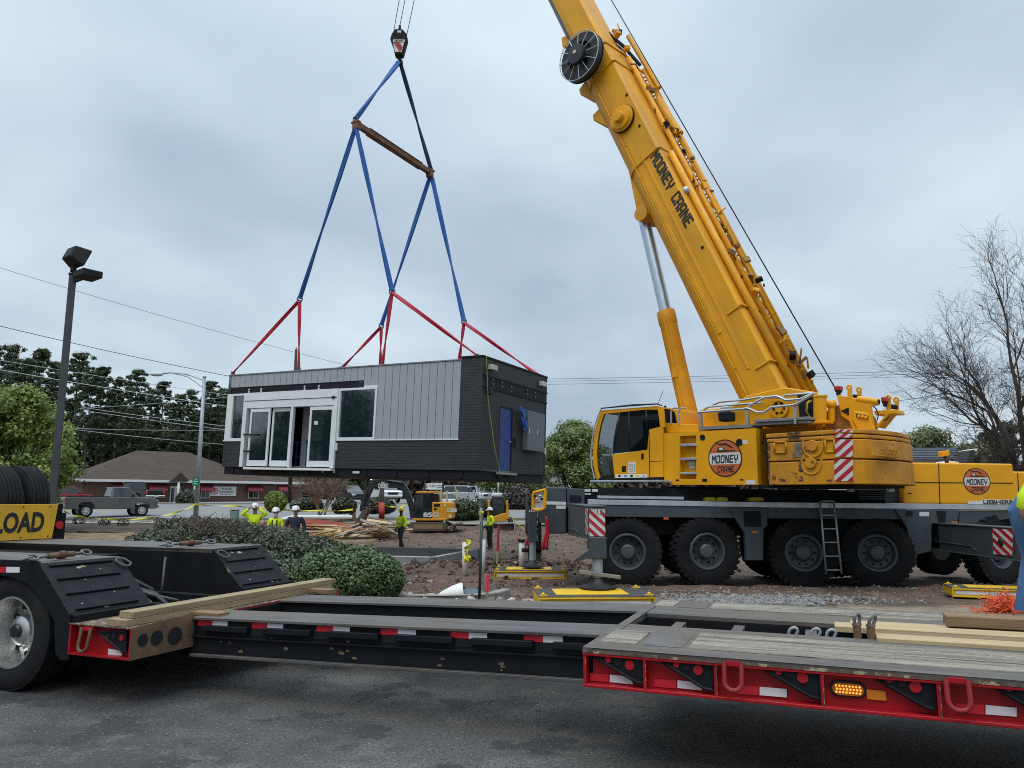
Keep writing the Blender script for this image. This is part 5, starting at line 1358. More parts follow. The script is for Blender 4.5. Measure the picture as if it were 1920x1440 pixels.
for u, v, w, h, m in ((1705, 963, 12, 9, cdark), (1733, 964, 18, 8, lab_w), (1249, 972, 9, 4, orange_p), (1415, 998, 11, 4, orange_p), (1790, 979, 12, 3, orange_p), (1052, 951, 18, 6, lab_w)):
    P = kp(.03); a = [P.px(u-w/2, v-h/2), P.px(u+w/2, v-h/2), P.px(u+w/2, v+h/2), P.px(u-w/2, v+h/2)]
    mb = MB(); mb.prism(a, -KN*.02, m); mb.build('side_marker' if m == orange_p else 'label', cr)
# wheels
def crane_wheel(c, ax, mirror=False):
    c, ax = V(c), V(ax).normalized(); r, n = .735, .20; k = MB()
    R1 = .30
    k.lathe([(.40, -.15), (.40, n*.86), (.375, n*.98), (.345, n*.94), (.325, n*.45), (.31, n*.05), (.20, -n*.05), (.165, n*.05), (.155, n*.72), (.12, n*.86), (.01, n*.88)], c, ax, crim, 36)
    o = k.build('wheel', cr, Matrix.Translation(c)); x, y = orth(ax)
    k = MB()
    for i in range(10):
        a = 2*pi*i/10; d = x*cos(a)+y*sin(a); k.cyl(c+d*.245+ax*(n*.02), c+d*.245+ax*(n*.30), .020, cdark, 6)
    k.build('wheel_nut', o, WM[o])
    k = MB(); k.lathe([(.40, -n*.9), (.46, -n*1.02), (.62, -n*1.05), (.70, -n*.92), (r-.03, -n*.8), (r-.03, n*.8), (.70, n*.92), (.655, n*1.02), (.64, n*1.05), (.55, n*1.05), (.46, n*1.02), (.43, n*.98), (.40, n*.9)], c, ax, ctyre, 56, True)
    for i in range(34):
        for s in (-1, 1):
            a = 2*pi*(i+(.25 if s > 0 else .75)*.9)/34; d = x*cos(a)+y*sin(a); t = y*cos(a)-x*sin(a)
            k.obox(c+d*(r-.075)+t*(-.042)+ax*(s*n*.10), t*.084, ax*(s*n*.90), d*.075, ctyre)
    k.build('tyre', o, WM[o], bevel=.006); return o
for u, v, st in ((1177, 1034, 7), (1321, 1033, -9), (1504, 1036, 6), (1643, 1036.5, 15), (1862, 1031, -24)):
    c = kp(-.22).px(u, v); R = Matrix.Rotation(radians(-st), 3, 'Z')
    crane_wheel(c, R@KN); crane_wheel(c-KN*(CW-.5), R@(-KN))
    mb = MB(); mb.cyl(c-KN*.2, c-KN*(CW-.7), .11, cdark, 10); mb.build('axle', cr)
# rear end
kslab(.02, [(1021, 913), (1062, 913.5), (1062, 1001), (1028, 1001), (1021, 985)], CW-.05, cgrey).build('rear_body', cr, bevel=.03, seg=2)
kslab(.03, [(1024, 940), (1061, 941), (1061, 946.5), (1024, 946)], .02, white_p).build('reflective_strip', cr)
mb = kslab(.0, [(1063, 915), (1096, 917), (1096, 946), (1063, 946)], .5, cgrey); mb.build('locker', cr, bevel=.012)
mb = kslab(.006, [(1068, 928), (1090, 929), (1090, 944), (1068, 943)], .02, cdark); mb.build('pocket', cr)
for u0, u1, v0, v1 in ((1096, 1107, 917, 922), (1110, 1121, 917, 922), (1096, 1108, 925, 927.5)):
    mb = kslab(-.30, [(u0, v0), (u1, v0), (u1, v1), (u0, v1)], .01, lab_w); mb.build('label', cr)
mb = kslab(.0, [(1120, 929), (1282, 931.5), (1282, 936.5), (1120, 934)], .05, silver_e); mb.build('stowed_ladder', cr)
for a, b in ((1322, 1342), (1344, 1365), (1405, 1432)):
    mb = kslab(-.1, [(a, 934.5), (a+4, 932.5), (b-4, 932.5), (b, 935), (b, 940), (a, 940)], .3, mat('strap_yellow', (.42, .36, .02), .7, var=.2)); mb.build('strap_coil', cr)
# rear lights panel in a yellow frame, seen on the left of the rear body
RP = Plane(kp(.02).px(1021, 950)-KD*.10, V((-.35, -.93, 0)))
mb = MB()
fr_ = [(1000, 924), (1023, 918), (1021, 953), (1010, 957), (999, 954)]; q = RP.poly(fr_, .3)
for a, b in zip(q, q[1:]+q[:1]): mb.tube([a, b], .035, yel, 6)
mb.prism([p+V((0, .05, 0)) for p in q], V((0, .02, 0)), lab_w); mb.build('rear_lamp_panel', cr)
mb = MB()
for i in range(5):
    c = RP.px(1003+i*3.2, 930+5*(i % 3)*1.1, .33); mb.sphere(c, .032, [cdark, silver_e, orange_p, chrome, cdark][i], 8, 6)
mb.build('rear_lamp', cr)
def stripes(mbase, P, a, b, c, d, n=4, m1=red_p, lean=.9, proud=.004):
    """warning stripes filling the parallelogram with corners a (top left) b (top right) c (bottom right) d (bottom left)"""
    nn = (b-a).cross(d-a).normalized()
    if nn.dot(CAMP-a) < 0: nn = -nn
    W = (b-a).length; H = (d-a).length; ex, ez = (b-a)/W, (d-a)/H
    mbase.prism([a, b, c, d], nn*proud, white_p)
    per = H/n
    k = -int(W*abs(lean)/per)-1
    while k < n+2:
        poly = []
        # band between lines z = k*per + lean*x and +per/2, clipped to the panel
        pts = [(0, k*per), (W, k*per+lean*W), (W, k*per+per/2+lean*W), (0, k*per+per/2)]
        def clip(pts, f, inside):
            out = []
            for p, q in zip(pts, pts[1:]+pts[:1]):
                ip, iq = inside(p), inside(q)
                if ip: out.append(p)
                if ip != iq: t = f(p, q); out.append((p[0]+(q[0]-p[0])*t, p[1]+(q[1]-p[1])*t))
            return out
        pts = clip(pts, lambda p, q: (0-p[1])/(q[1]-p[1]), lambda p: p[1] >= 0)
        if pts: pts = clip(pts, lambda p, q: (H-p[1])/(q[1]-p[1]), lambda p: p[1] <= H)
        if len(pts) > 2: mbase.prism([a+ex*x+ez*z+nn*proud for x, z in pts], nn*.002, m1)
        k += 1
    return mbase
# near rear outrigger
XO = V((1.2, 16.2, 0)); OD = (V((1.27, 12.5, 0))-XO).normalized(); ON = V((OD.y, -OD.x, 0))
OP_ = Plane(XO, ON if ON.x < 0 else -ON); ON = OP_.n
def obeam(zt0, zb0, zt1, zb1, L, w, o=XO): 
    P = [o+UP*zb0, o+OD*L+UP*zb1, o+OD*L+UP*zt1, o+UP*zt0]; mb = MB(); mb.prism(P, -ON*w, cgrey); return mb
Lo = 3.72; zt0 = OP_.px(1064, 946).z; zt1 = OP_.px(1103, 951).z; zb0 = OP_.px(1064, 1000).z; zb1 = OP_.px(1103, 1008).z
mb = obeam(zt0, zb0, zt1, zb1, Lo, .26); e0 = XO+OD*Lo
mb.obox(XO+UP*(zt0-.005)-OD*.2+ON*.01, OD*(Lo+.25)+UP*(zt1-zt0), -ON*.30, UP*.03, cgrey); mb.obox(XO+UP*(zb0-.02)+ON*.01, OD*(Lo+.05)+UP*(zb1-zb0), -ON*.30, UP*.025, cgrey)
mb.build('outrigger_beam', cr, bevel=.008)
mb = MB(); pth = [OP_.px(*p, .008) for p in ((1066, 955), (1066, 990), (1080, 994), (1085, 999))]; mb.tube(pth, .012, cgrey, 6); mb.build('beam_rib', cr)
eP = e0+OD*.005
a = e0-ON*.0+UP*(zt1-.01)+OD*.01; mb = MB()
wst = .26
stripes(mb, None, e0+UP*(zt1-.02)+OD*.012, e0-ON*wst+UP*(zt1-.02)+OD*.012, e0-ON*wst+UP*(zb1+.03)+OD*.012, e0+UP*(zb1+.03)+OD*.012, 3, lean=.9); mb.build('warning_panel', cr)
mb = MB(); q0 = OP_.px(1094, 952, .006); 
stripes(mb, None, e0-OD*.42+UP*(zt1-.02)+ON*.012, e0-OD*.04+UP*(zt1-.02)+ON*.012, e0-OD*.04+UP*(zb1+.05)+ON*.012, e0-OD*.42+UP*(zb1+.05)+ON*.012, 3, lean=-.7); mb.build('warning_panel', cr)
mb = MB(); o_ = e0-ON*.10+UP*(zt1-.105)+OD*.022; mb.obox(o_, -ON*.08, OD*.003, UP*.08, lab_w); font_text(mb, '1', o_-ON*.028+UP*.012+OD*.004, -ON, UP, OD, .055, ink, None, .03); mb.build('number_plate', cr)
jc = e0-ON*.13-OD*.02; zj = on_z(1117, 1086, 0)
zpad = gz(1.5, 12.3)+.235
def jack(c, ztop, zbox, zpad, box=.13):
    mb = MB(); mb.box((c.x, c.y, (ztop+zbox)/2), (box*2, box*2, ztop-zbox), cgrey, rz=.06); mb.build('jack_housing', cr, bevel=.012)
    mb = MB(); mb.cyl((c.x, c.y, zbox+.02), (c.x, c.y, zpad+.14), .085, galv, 16); mb.build('jack_ram', cr)
    mb = MB(); mb.lathe([(.30, 0), (.30, .025), (.20, .05), (.13, .11), (.11, .16), (.001, .17)], (c.x, c.y, zpad), UP, black_m, 24); mb.build('jack_pad', cr)
jack(jc, zb1+.02, OP_.px(1106, 1047).z, zpad)
mb = MB(); c = V((jc.x+.02, jc.y-.05, zpad+.19)); mb.obox(c-V((.33, .08, -.05)), V((.66, .0, -.09)), V((.02, .16, 0)), (0, 0, .045), mat('aged_board', (.20, .18, .15), .9, var=.3)); mb.build('pad_lever', cr)
mb = MB(); mb.prism([OP_.px(1103, 1032), OP_.px(1075, 1052), OP_.px(1077, 1054), OP_.px(1104, 1044)], -ON*.03, cgrey); mb.build('gusset', cr)
# far rear outrigger with its jack, hoses and flags
fj = V((.58, 20.3, 0)); zpf = gz(.4, 19.2)+.235
mb = MB(); mb.obox(V((.95, 19.0, 1.0)), V((0, 1.3, -.05)), V((-.26, 0, 0)), (0, 0, .5), cgrey); mb.build('outrigger_beam', cr)
fz = lambda v: at(1000, v, 20.2).z
jack(V((.52, 19.25, 0)), fz(958), fz(1012), zpf, .11)
mb = MB(); mb.box((.40, 20.05, (fz(932)+fz(1000))/2), (.10, .12, fz(932)-fz(1000)), cgrey); mb.box((.72, 19.9, (fz(955)+fz(1040))/2), (.10, .10, fz(955)-fz(1040)), cgrey); mb.box((.5, 19.85, fz(1030)), (.5, .12, .10), cdark); mb.box((.58, 19.9, (fz(1012)+fz(1050))/2), (.34, .16, fz(1012)-fz(1050)), cgrey); mb.build('jack_frame', cr, bevel=.008)
for k in range(5):
    mb = MB(); x = .42+.07*k; mb.tube([(x, 19.8, fz(940+6*k)), (x+.08, 19.7, fz(962)), (x-.06, 19.72, fz(990)), (x+.05, 19.75, fz(1024)), (x-.15, 19.75, fz(1032))], .016, cdark, 6); mb.build('hydraulic_hose', cr)
def flag(label, u, v0, v1, Y, w):
    a = at(u, v0, Y); b = at(u, v1, Y); n = 9; mb = MB(); vs = []
    for i in range(n+1):
        t = i/n; z = lerp(a.z, b.z, t); ww = w*(.25+.75*t**.7)
        for j in range(6):
            s = j/5-.5; vs.append((a.x+s*ww+.03*sin(t*5), Y+.05*sin(s*14+t*2)*t, z-.06*abs(s)*t))
    fs = [(i*6+j, i*6+j+1, (i+1)*6+j+1, (i+1)*6+j) for i in range(n) for j in range(5)]
    o_ = MB().add(vs, fs, mat('red_flag_cloth', (.42, .010, .03), .8, var=.15), True).build('warning_flag', None, V((a.x, Y, b.z)))
    sd = o_.modifiers.new('t', 'SOLIDIFY'); sd.thickness = .006
    tag(o_, label, 'flag')
flag('red cloth flag hanging in front of the rear end of the crane', 1024, 968, 1030, 16.0, .15)
flag('narrow red cloth flag on the far rear jack of the crane', 991, 990, 1022, 19.6, .14)
# front outrigger on the near side
XQ = V((8.94, 15.95, 0)); QD = V((-.03, -1, 0)).normalized(); QP = Plane(XQ, V((-1, .03, 0)))
zt = QP.px(1747, 982).z; zb = QP.px(1750, 1030).z
mb = MB(); mb.prism([XQ+UP*zb, XQ+QD*3.3+UP*zb, XQ+QD*3.3+UP*zt, XQ+UP*zt], V((.30, 0, 0)), cgrey); mb.obox(XQ+UP*(zt-.004)-V((.02, 0, 0)), QD*3.35, V((.34, 0, 0)), UP*.03, cgrey); mb.obox(XQ+UP*(zb-.02)-V((.02, 0, 0)), QD*3.35, V((.34, 0, 0)), UP*.025, cgrey); mb.build('outrigger_beam', cr, bevel=.008)
mb = MB(); pth = [QP.px(*p, .01) for p in ((1754, 1015), (1822, 1024), (1830, 1032))]; mb.tube(pth, .012, cgrey, 6); mb.build('beam_rib', cr)
mb = MB(); a, b, c_, d_ = [QP.px(*p, .012) for p in ((1861, 991), (1900, 993), (1898, 1042), (1863, 1039))]; stripes(mb, None, a, b, c_, d_, 3, lean=.55); mb.build('warning_panel', cr)
mb = MB(); c_ = QP.px(1877, 1016, .02); mb.lathe([(.075, 0), (.06, .02), (.001, .03)], c_, V((-1, 0, 0)), black_m, 16); mb.build('bump_stop', cr)
jq = XQ+QD*3.15+V((.15, 0, 0)); jack(jq, zt, zb-.25, gz(9, 12.8)+.24)
# ladder on the near side
kq = kp(.12); mb = MB(); 
for (a, b) in (((1537.5, 939), (1549, 1076)), ((1563, 939), (1578, 1076))): mb.tube([kq.px(*a), kq.px(*b)], .022, silver_e, 6)
for v in (939.5, 966, 991.5, 1017, 1043, 1069):
    t = (v-939)/137; mb.tube([kq.px(lerp(1537.5, 1549, t), v), kq.px(lerp(1563, 1578, t), v)], .018, silver_e, 6)
mb.build('ladder', cr)
# engine hood and driver's cab side at the front of the carrier
HP = [(1693.6, 944.5), (1693.6, 906), (1700, 867), (1899, 869.5), (1900.5, 884), (2080, 886), (2080, 948)]
kslab(0.0, HP, CW-.1, yel).build('engine_hood', cr, bevel=.035, seg=3)
def groove(off, pts, m=cdark, w=.011, mb=None, pl=None):
    mb = mb or MB(); P = [(pl or kp)(off).px(*p) for p in pts]; mb.tube(P, w, m, 4); return mb
mb = groove(.0, [(1693, 904.5), (1760, 905), (1899, 906)]); groove(.0, [(1760, 868.5), (1761, 906), (1762.5, 945)], mb=mb); groove(0, [(1908, 886), (1911, 946)], mb=mb); mb.build('panel_seam', cr)
mb = kslab(.004, [(1702, 924), (1709.5, 924), (1709.5, 926), (1702, 926)], .01, cdark); mb.build('latch', cr)
kslab(-.5, [(1811, 868), (1819, 845), (1828, 843), (1826, 868)], .5, black_m).build('exhaust_stack', cr)
mb = kslab(-1.2, [(1815, 844), (1832, 841), (1832, 845), (1815, 847)], .4, white_m); mb.build('exhaust_cover', cr)
mb = kslab(-.2, [(1766, 846), (1780, 844), (1781, 854), (1767, 856)], .18, yel); mb.build('work_lamp', cr, bevel=.01); mb = MB(); mb.tube([kp(-.28).px(1771, 855), kp(-.28).px(1776, 868)], .04, cgrey, 6); mb.build('lamp_bracket', cr)
mb = kslab(-.6, [(1778, 868), (1782, 864), (1797, 866), (1799, 868.5)], .6, white_m); mb.build('hood_vent', cr)
# engine bay between hood and upperworks
kslab(-.2, [(1660, 912), (1692, 912), (1692, 944), (1660, 944)], 1.8, cgrey).build('cooler', cr)
mb = MB()
for k in range(6): kslab(-.05, [(1610, 914+k*4), (1662, 914.5+k*4), (1662, 916.5+k*4), (1610, 916+k*4)], .3, cgrey, mb)
mb.build('grille', cr)
for u in (1596, 1671):
    mb = kslab(.0, [(u-4, 914), (u+5, 914), (u+6, 922), (u-5, 922)], .1, lab_w); mb.build('marker_lamp', cr)
mb = MB(); P = [kp(-.4).px(*p) for p in ((1690, 900), (1688, 885), (1692, 875), (1698, 873))]; mb.tube(P, .06, black_m, 8); mb.build('intake_hose', cr)
# badge: round orange and white emblem with black crane outline and lettering
def badge(P, off, u, v, rpx, parent=cr):
    c = P(off).px(u, v); n = P(off).n; ex = V((-n.y, n.x, 0)); r = rpx*c.y/FPX/abs(cos(atan2(ex.y, ex.x)))*1.0
    k = c.length
    o = MB(); o.lathe([(r, -.01), (r, .004), (.001, .004)], c, n, ink, 40); ob = o.build('badge', parent)
    o = MB(); o.lathe([(r*.93, .004), (r*.93, .006), (.001, .006)], c, n, orange_p, 40)
    h = r*.34; w = sqrt((r*.93)**2-h*h)
    zc = -.02
    arc = [a for a in np.linspace(-.36, .36, 9)]
    pts = [c+ex*(r*.93*cos(a))+UP*(r*.93*sin(a)*.92+zc*r)+n*.006 for a in arc]+[c-ex*(r*.93*cos(a))+UP*(r*.93*sin(a)*.92+zc*r)+n*.006 for a in arc[::-1]]
    o.prism(pts, n*.001, lab_w)
    o.build('badge_field', ob, WM[ob])
    o = MB(); block_text(o, 'MOONEY', c-ex*r*.80+UP*(-.25*r+zc*r)+n*.0075, ex, UP, n, r*.44, r*1.54, ink, .12, .001, .55)
    block_text(o, 'CRANE', c-ex*r*.48+UP*(-.76*r)+n*.0065, ex, UP, n, r*.34, r*.98, ink, .12, .001, .55); o.build('badge_lettering', ob, WM[ob])
    # the little truck crane above the name
    o = MB(); q = lambda x, z: c+ex*r*x+UP*r*z+n*.0068
    o.prism([q(-.45, .40), q(-.40, .58), q(-.08, .62), q(.02, .44), q(.62, .40), q(.68, .34), q(-.42, .34)], n*.001, ink)
    o.prism([q(-.55, .86), q(-.50, .92), q(-.30, .78), q(.10, .80), q(.50, .56), q(.44, .50), q(.06, .70), q(-.28, .68)], n*.001, ink); o.build('badge_emblem', ob, WM[ob])
    o = MB(); o.prism([q(-.34, .44), q(-.31, .56), q(-.12, .58), q(-.06, .45)], n*.0022, lab_w); o.build('badge_cab', ob, WM[ob])
badge(kp, .002, 1831.4, 902.4, 24.5)
P = kp(.004); a = [P.px(*p) for p in ((1815, 939), (1902, 936.5), (1902, 945.5), (1815, 945))]
mb = MB(); mb.prism([P.px(*p) for p in ((1815, 939.5), (1842, 939), (1842, 936.5), (1902, 937), (1902, 946), (1815, 945))], -KN*.02, lab_w); mb.build('name_plate', cr)
p0 = P.px(1844, 945, .003); p1 = P.px(1901, 945.4, .003); mb = MB(); font_text(mb, 'LIEBHERR', p0, KD, UP, KN, (P.px(1844, 937.6).z-p0.z), ink, (p1-p0).length, .028, .003); mb.build('name_lettering', cr)

# ---- upperworks
zdk = 1.45
mb = MB(); mb.lathe([(1.0, 1.42), (1.0, 1.74), (.85, 1.76), (.85, 1.86)], SC, UP, cdark, 36); mb.build('slewing_ring', cr)
zu = lambda x, y: (1080+x/4.571, 700+y/4.571)
def up(pts): return [zu(*p) for p in pts]
# house panel with a real ladder recess
HO = 1.40
house = MB()
for pts in ([(742, 515), (888, 507), (888, 955), (830, 955), (755, 925)], [(1030, 499), (1540, 470), (1560, 955), (1030, 955)], [(888, 507), (1030, 499), (1030, 532), (888, 537)], [(888, 905), (1030, 905), (1030, 955), (888, 955)]):
    slab(HO, up(pts), .16, yel, house)
slab(HO-.16, up([(742, 515), (1540, 470), (1560, 955), (830, 955), (755, 925)]), .85, yel, house)
house.build('machinery_housing', cr, bevel=.012, seg=2)
for y in (615, 735, 858):
    mb = slab(HO+.02, up([(893, y-11), (1030, y-13), (1032, y+7), (895, y+9)]), .17, silver_e); mb.build('step', cr, bevel=.006)
for x, y, r in ((1085, 550, 4.4), (1400, 592, 5.4)):
    c = sp_(HO).px(*zu(x, y)); mb = MB(); mb.lathe([(r*c.y/FPX*1.25, 0), (r*c.y/FPX*1.25, .01), (.02, .004), (.001, .004)], c, CN, cdark, 18); mb.build('lock', cr)
for x, y, w, h, m in ((1102, 916, 40, 26, cdark), (868, 916, 28, 14, cdark), (1420, 912, 30, 12, cdark), (1495, 934, 78, 34, lab_w), (1447, 590, 44, 30, lab_w), (988, 770, 66, 28, lab_w), (995, 803, 56, 26, lab_w)):
    o_ = .004 if y > 850 or x > 1040 else -.14
    mb = slab(HO+o_, up([(x-w/2, y-h/2), (x+w/2, y-h/2), (x+w/2, y+h/2), (x-w/2, y+h/2)]), .012, m); mb.build('label', cr)
badge(sp_, HO+.002, *zu(1277, 727), 24.5)
c = sp_(HO+.02); mb = MB(); mb.tube([sp_(HO+.03).px(*zu(1585, 500)), sp_(HO+.05).px(*zu(1605, 505)), sp_(HO+.05).px(*zu(1605, 585)), sp_(HO+.03).px(*zu(1585, 600))], .018, cdark, 6); mb.build('grab_handle', cr)
# slewing platform between cab, housing and counterweight
slab(HO-.9, [(1242, 800), (1560, 800), (1600, 910), (1262, 908)], .9+.9, yel).build('slewing_platform', cr, bevel=.02)
slab(1.25, up([(745, 425), (1050, 440), (1055, 505), (745, 515)]), 1.0, yel).build('platform_cover', cr, bevel=.02, seg=2)
# cab
CO = 1.45; CDp = 1.0
glass_c = mat('cab_glass', (.008, .020, .019), .03, var=.05, spec=.3)
gm = glass_c.node_tree; gb_ = gm.nodes['Principled BSDF']; gb_.inputs['Alpha'].default_value = .42
cab_out = [(215, 318), (185, 400), (160, 500), (148, 590), (142, 680), (148, 780), (162, 850), (185, 912)]
cab_in = [(240, 345), (215, 420), (195, 510), (183, 600), (178, 690), (183, 780), (190, 850), (205, 893)]
def cab_frame(off, th):
    mb = MB()
    slab(off, up(cab_out+cab_in[::-1]), th, yel, mb)                                # front post following the curved windscreen
    slab(off, up([(215, 318), (690, 280), (735, 285), (742, 312), (600, 311), (240, 347)]), th, yel, mb)
    slab(off, up([(185, 912), (205, 893), (322, 890), (332, 898), (745, 888), (747, 900), (190, 914)]), th, cdark, mb)
    slab(off, up([(310, 695), (612, 655), (625, 482), (722, 458), (742, 460), (745, 888), (332, 898)]), th, yel, mb)
    slab(off, up([(700, 311), (742, 312), (755, 460), (722, 458)]), th, yel, mb)
    return mb
cab = cab_frame(CO, .07).build('operator_cab', cr, bevel=.008)
cab_frame(CO-CDp, .06).build('cab_far_side', cab, WM[cab])
mb = MB(); slab(CO-.07, up([(205, 885), (745, 880), (745, 898), (195, 912)]), CDp-.08, cdark, mb); mb.build('cab_floor', cab, WM[cab])
mb = MB(); slab(CO-.07, up([(215, 322), (690, 283), (735, 288), (738, 300), (235, 345)]), CDp-.08, yel, mb); mb.build('cab_roof', cab, WM[cab])
mb = MB(); slab(CO-.07, up([(690, 311), (738, 312), (742, 888), (650, 890), (640, 500), (715, 458)]), CDp-.08, cdark, mb); mb.build('cab_back', cab, WM[cab])
mb = MB(); slab(CO-.012, up([(242, 347), (375, 333), (330, 520), (312, 690), (330, 890), (206, 890), (186, 800), (180, 690), (196, 510)]), .008, glass_c, mb); mb.build('side_window', cab, WM[cab])
gdark = mat('tinted_glass', (.008, .010, .011), .05, spec=.8); gdark2 = mat('black_trim', (.008, .008, .009), .4)
glass_k = mat('cab_door_glass', (.005, .007, .008), .03, var=.05, spec=.18); glass_k.node_tree.nodes['Principled BSDF'].inputs['Alpha'].default_value = .85
mb = MB(); slab(CO-.005, up([(375, 333), (600, 311), (700, 311), (722, 458), (625, 480), (612, 655), (312, 690), (322, 560), (345, 440)]), .012, glass_k, mb); mb.build('door_window', cab, WM[cab])
mb = MB(); 
for a, b in (((600, 311), (615, 480)), ((455, 325), (455, 668)), ((375, 335), (318, 690))): mb.tube([sp_(CO+.004).px(*zu(*a)), sp_(CO+.004).px(*zu(*b))], .018, gdark2, 5)
mb.build('door_pillar', cab, WM[cab])
mb = MB(); slab(CO-.35, up([(480, 660), (640, 640), (650, 880), (470, 880)]), .45, cdark, mb); slab(CO-.35, up([(560, 400), (640, 395), (650, 650), (580, 660)]), .45, cdark, mb); mb.build('operator_seat', cab, WM[cab], bevel=.04)
mb = MB(); slab(CO-.45, up([(215, 690), (265, 700), (300, 880), (225, 885)]), .3, silver_e, mb); mb.build('console', cab, WM[cab], bevel=.02)
mb = MB(); slab(CO-.20, up([(465, 650), (612, 515), (612, 655), (465, 672)]), .05, mat('olive_panel', (.20, .15, .03), .6), mb); mb.build('inner_panel', cab, WM[cab])
for x, y, w, h, m in ((410, 820, 36, 52, cdark), (480, 808, 62, 98, lab_w), (475, 880, 270, 30, lab_w), (569, 713, 22, 52, cdark)):
    mb = slab(CO+.003, up([(x-w/2, y-h/2+2), (x+w/2, y-h/2-2), (x+w/2, y+h/2-2), (x-w/2, y+h/2+2)]), .012, m); mb.build('label', cab, WM[cab])
mb = MB(); 
for k in range(5):
    for j in range(3): slab(CO+.005, up([(455+j*19, 778+k*15), (468+j*19, 777+k*15), (468+j*19, 787+k*15), (455+j*19, 788+k*15)]), .003, mat('label_grey', (.30, .31, .33), .5), mb)
for k, m in enumerate((cdark, mat('label_blue', (.05, .2, .4), .5), cdark, mat('label_yellow', (.6, .45, .02), .5), mat('label_pink', (.5, .3, .4), .5))):
    slab(CO+.005, up([(362+k*52, 872), (382+k*52, 870), (382+k*52, 888), (362+k*52, 890)]), .003, m, mb)
mb.build('label_print', cab, WM[cab])
mb = groove(CO, [zu(625, 480), zu(630, 660), zu(633, 890)], mb=None, pl=sp_); groove(CO, [zu(628, 755), zu(742, 752)], mb=mb, pl=sp_, w=.006); mb.build('panel_seam', cab, WM[cab])
mb = MB(); P = [sp_(CO+.06).px(*zu(*p)) for p in ((215, 305), (180, 390), (150, 500), (130, 640), (128, 700), (135, 800), (160, 905))]; mb.tube(P, .016, silver_e, 6); P2 = [sp_(CO+.03).px(*zu(*p)) for p in ((215, 300), (440, 280), (700, 262))]; mb.tube(P2, .016, cdark, 6); P2 = [sp_(CO-.7).px(*zu(*p)) for p in ((260, 296), (480, 270), (690, 262), (735, 275))]; mb.tube(P2, .016, cdark, 6); mb.build('guard_rail', cab, WM[cab])
mb = MB(); slab(CO+.42, up([(118, 917), (715, 914), (718, 932), (120, 936)]), .45, silver_e, mb); mb.build('walkway', cr, bevel=.006)
mb = MB(); mb.tube([sp_(CO-.3).px(*zu(700, 268)), sp_(CO-.3).px(*zu(748, 150))], .007, cdark, 4); mb.cyl(sp_(CO-.3).px(*zu(765, 300)), sp_(CO-.3).px(*zu(763, 278)), .03, cdark, 6); mb.build('aerial', cab, WM[cab])
mb = MB(); slab(.95, up([(742, 312), (860, 305), (890, 440), (760, 445)]), .9, yel, mb); mb.build('cab_rear_housing', cr, bevel=.02)
mb = MB(); slab(.955, up([(748, 325), (845, 330), (865, 428), (762, 415)]), .02, gdark, mb); mb.build('rear_window', cr)
for x in (815, 880):
    mb = MB(); P = [sp_(1.25).px(*zu(*p)) for p in ((x, 432), (x, 330), (x+12, 303), (x+40, 296), (x+58, 300))]; mb.tube(P, .022, silver_e, 6); mb.build('hand_rail', cr)
# counterweight
def cw_plan(grow, z, w=1.5, front=2.43):
    P = [(w, front)]
    for k in range(15):
        ww = w*(1-2*k/14); t = 4.45-.30*(ww/w)**2
        if k in (0, 14): P.append((ww, t-.16)); P.append((ww*.985, t-.05))
        else: P.append((ww, t))
    # the two rounded corner pairs come out in order
    P2 = P[:3]+[q for q in P[3:-2]]+[(-w*.985, 4.45-.30-.05), (-w, 4.45-.30-.16)]
    P2 += [(-w, front), (-.75, front), (-.75, front+.5), (.75, front+.5), (.75, front)]
    return [SC+CN*a+CR*(b+grow)+UP*z for a, b in P2]
mb = MB(); mb.prism(cw_plan(-.06, 1.87, 1.45), UP*.98, cdark); mb.build('counterweight_gap_fill', cr)  # near-black filler added so the gaps between plates look shaded
CWZ = [(1.855, 2.300, 0, 1.5), (2.325, 2.68, .0, 1.49), (2.70, 2.768, -.02, 1.47), (2.79, 2.875, -.04, 1.46)]
for z0, z1, g, w in CWZ:
    mb = MB(); mb.prism(cw_plan(g, z0, w), UP*(z1-z0), yel_w); mb.build('counterweight_plate', cr, bevel=.018, seg=2)
mb = MB(); mb.prism([SC+CN*a+CR*b+UP*1.80 for a, b in ((1.35, 2.2), (1.35, 4.0), (-1.35, 4.0), (-1.35, 2.2))], UP*.06, cdark); mb.build('counterweight_base', cr)
z6 = lambda x, y: (1400+x/6, 700+y/6)
CWO = 1.5
for cx_, cyv, rr1, top in ((745, 815, 11, 745), (730, 1010, 11, 965)):
    c = sp_(CWO-.02).px(*z6(cx_, cyv)); k = c.y/FPX*1.2
    mb = MB(); mb.lathe([(rr1*k*.80, 0), (rr1*k*.80, .05), (rr1*k*.72, .065), (.001, .065)], c, CN, yel_w, 24); mb.build('lifting_lug', cr)
    mb = MB(); P = [sp_(CWO).px(*z6(cx_+sx*w, yy)) for sx, w, yy in ((-1, 112, top), (-1, 108, cyv+30), (-1, 78, cyv+95), (-1, 30, cyv+122), (1, 30, cyv+122), (1, 78, cyv+95), (1, 108, cyv+30), (1, 112, top))]; mb.tube(P, .022, yel_w, 8); mb.build('lug_rim', cr)
for pts in ([(315, 775), (440, 770), (440, 890), (315, 895)], [(885, 745), (985, 742), (985, 880), (885, 885)]):
    mb = MB(); q = [sp_(CWO+.004).px(*z6(*p)) for p in pts]
    for a, b in zip(q, q[1:]+q[:1]): mb.tube([a, b], .02, yel_w, 6)
    mb.build('pocket_rim', cr)
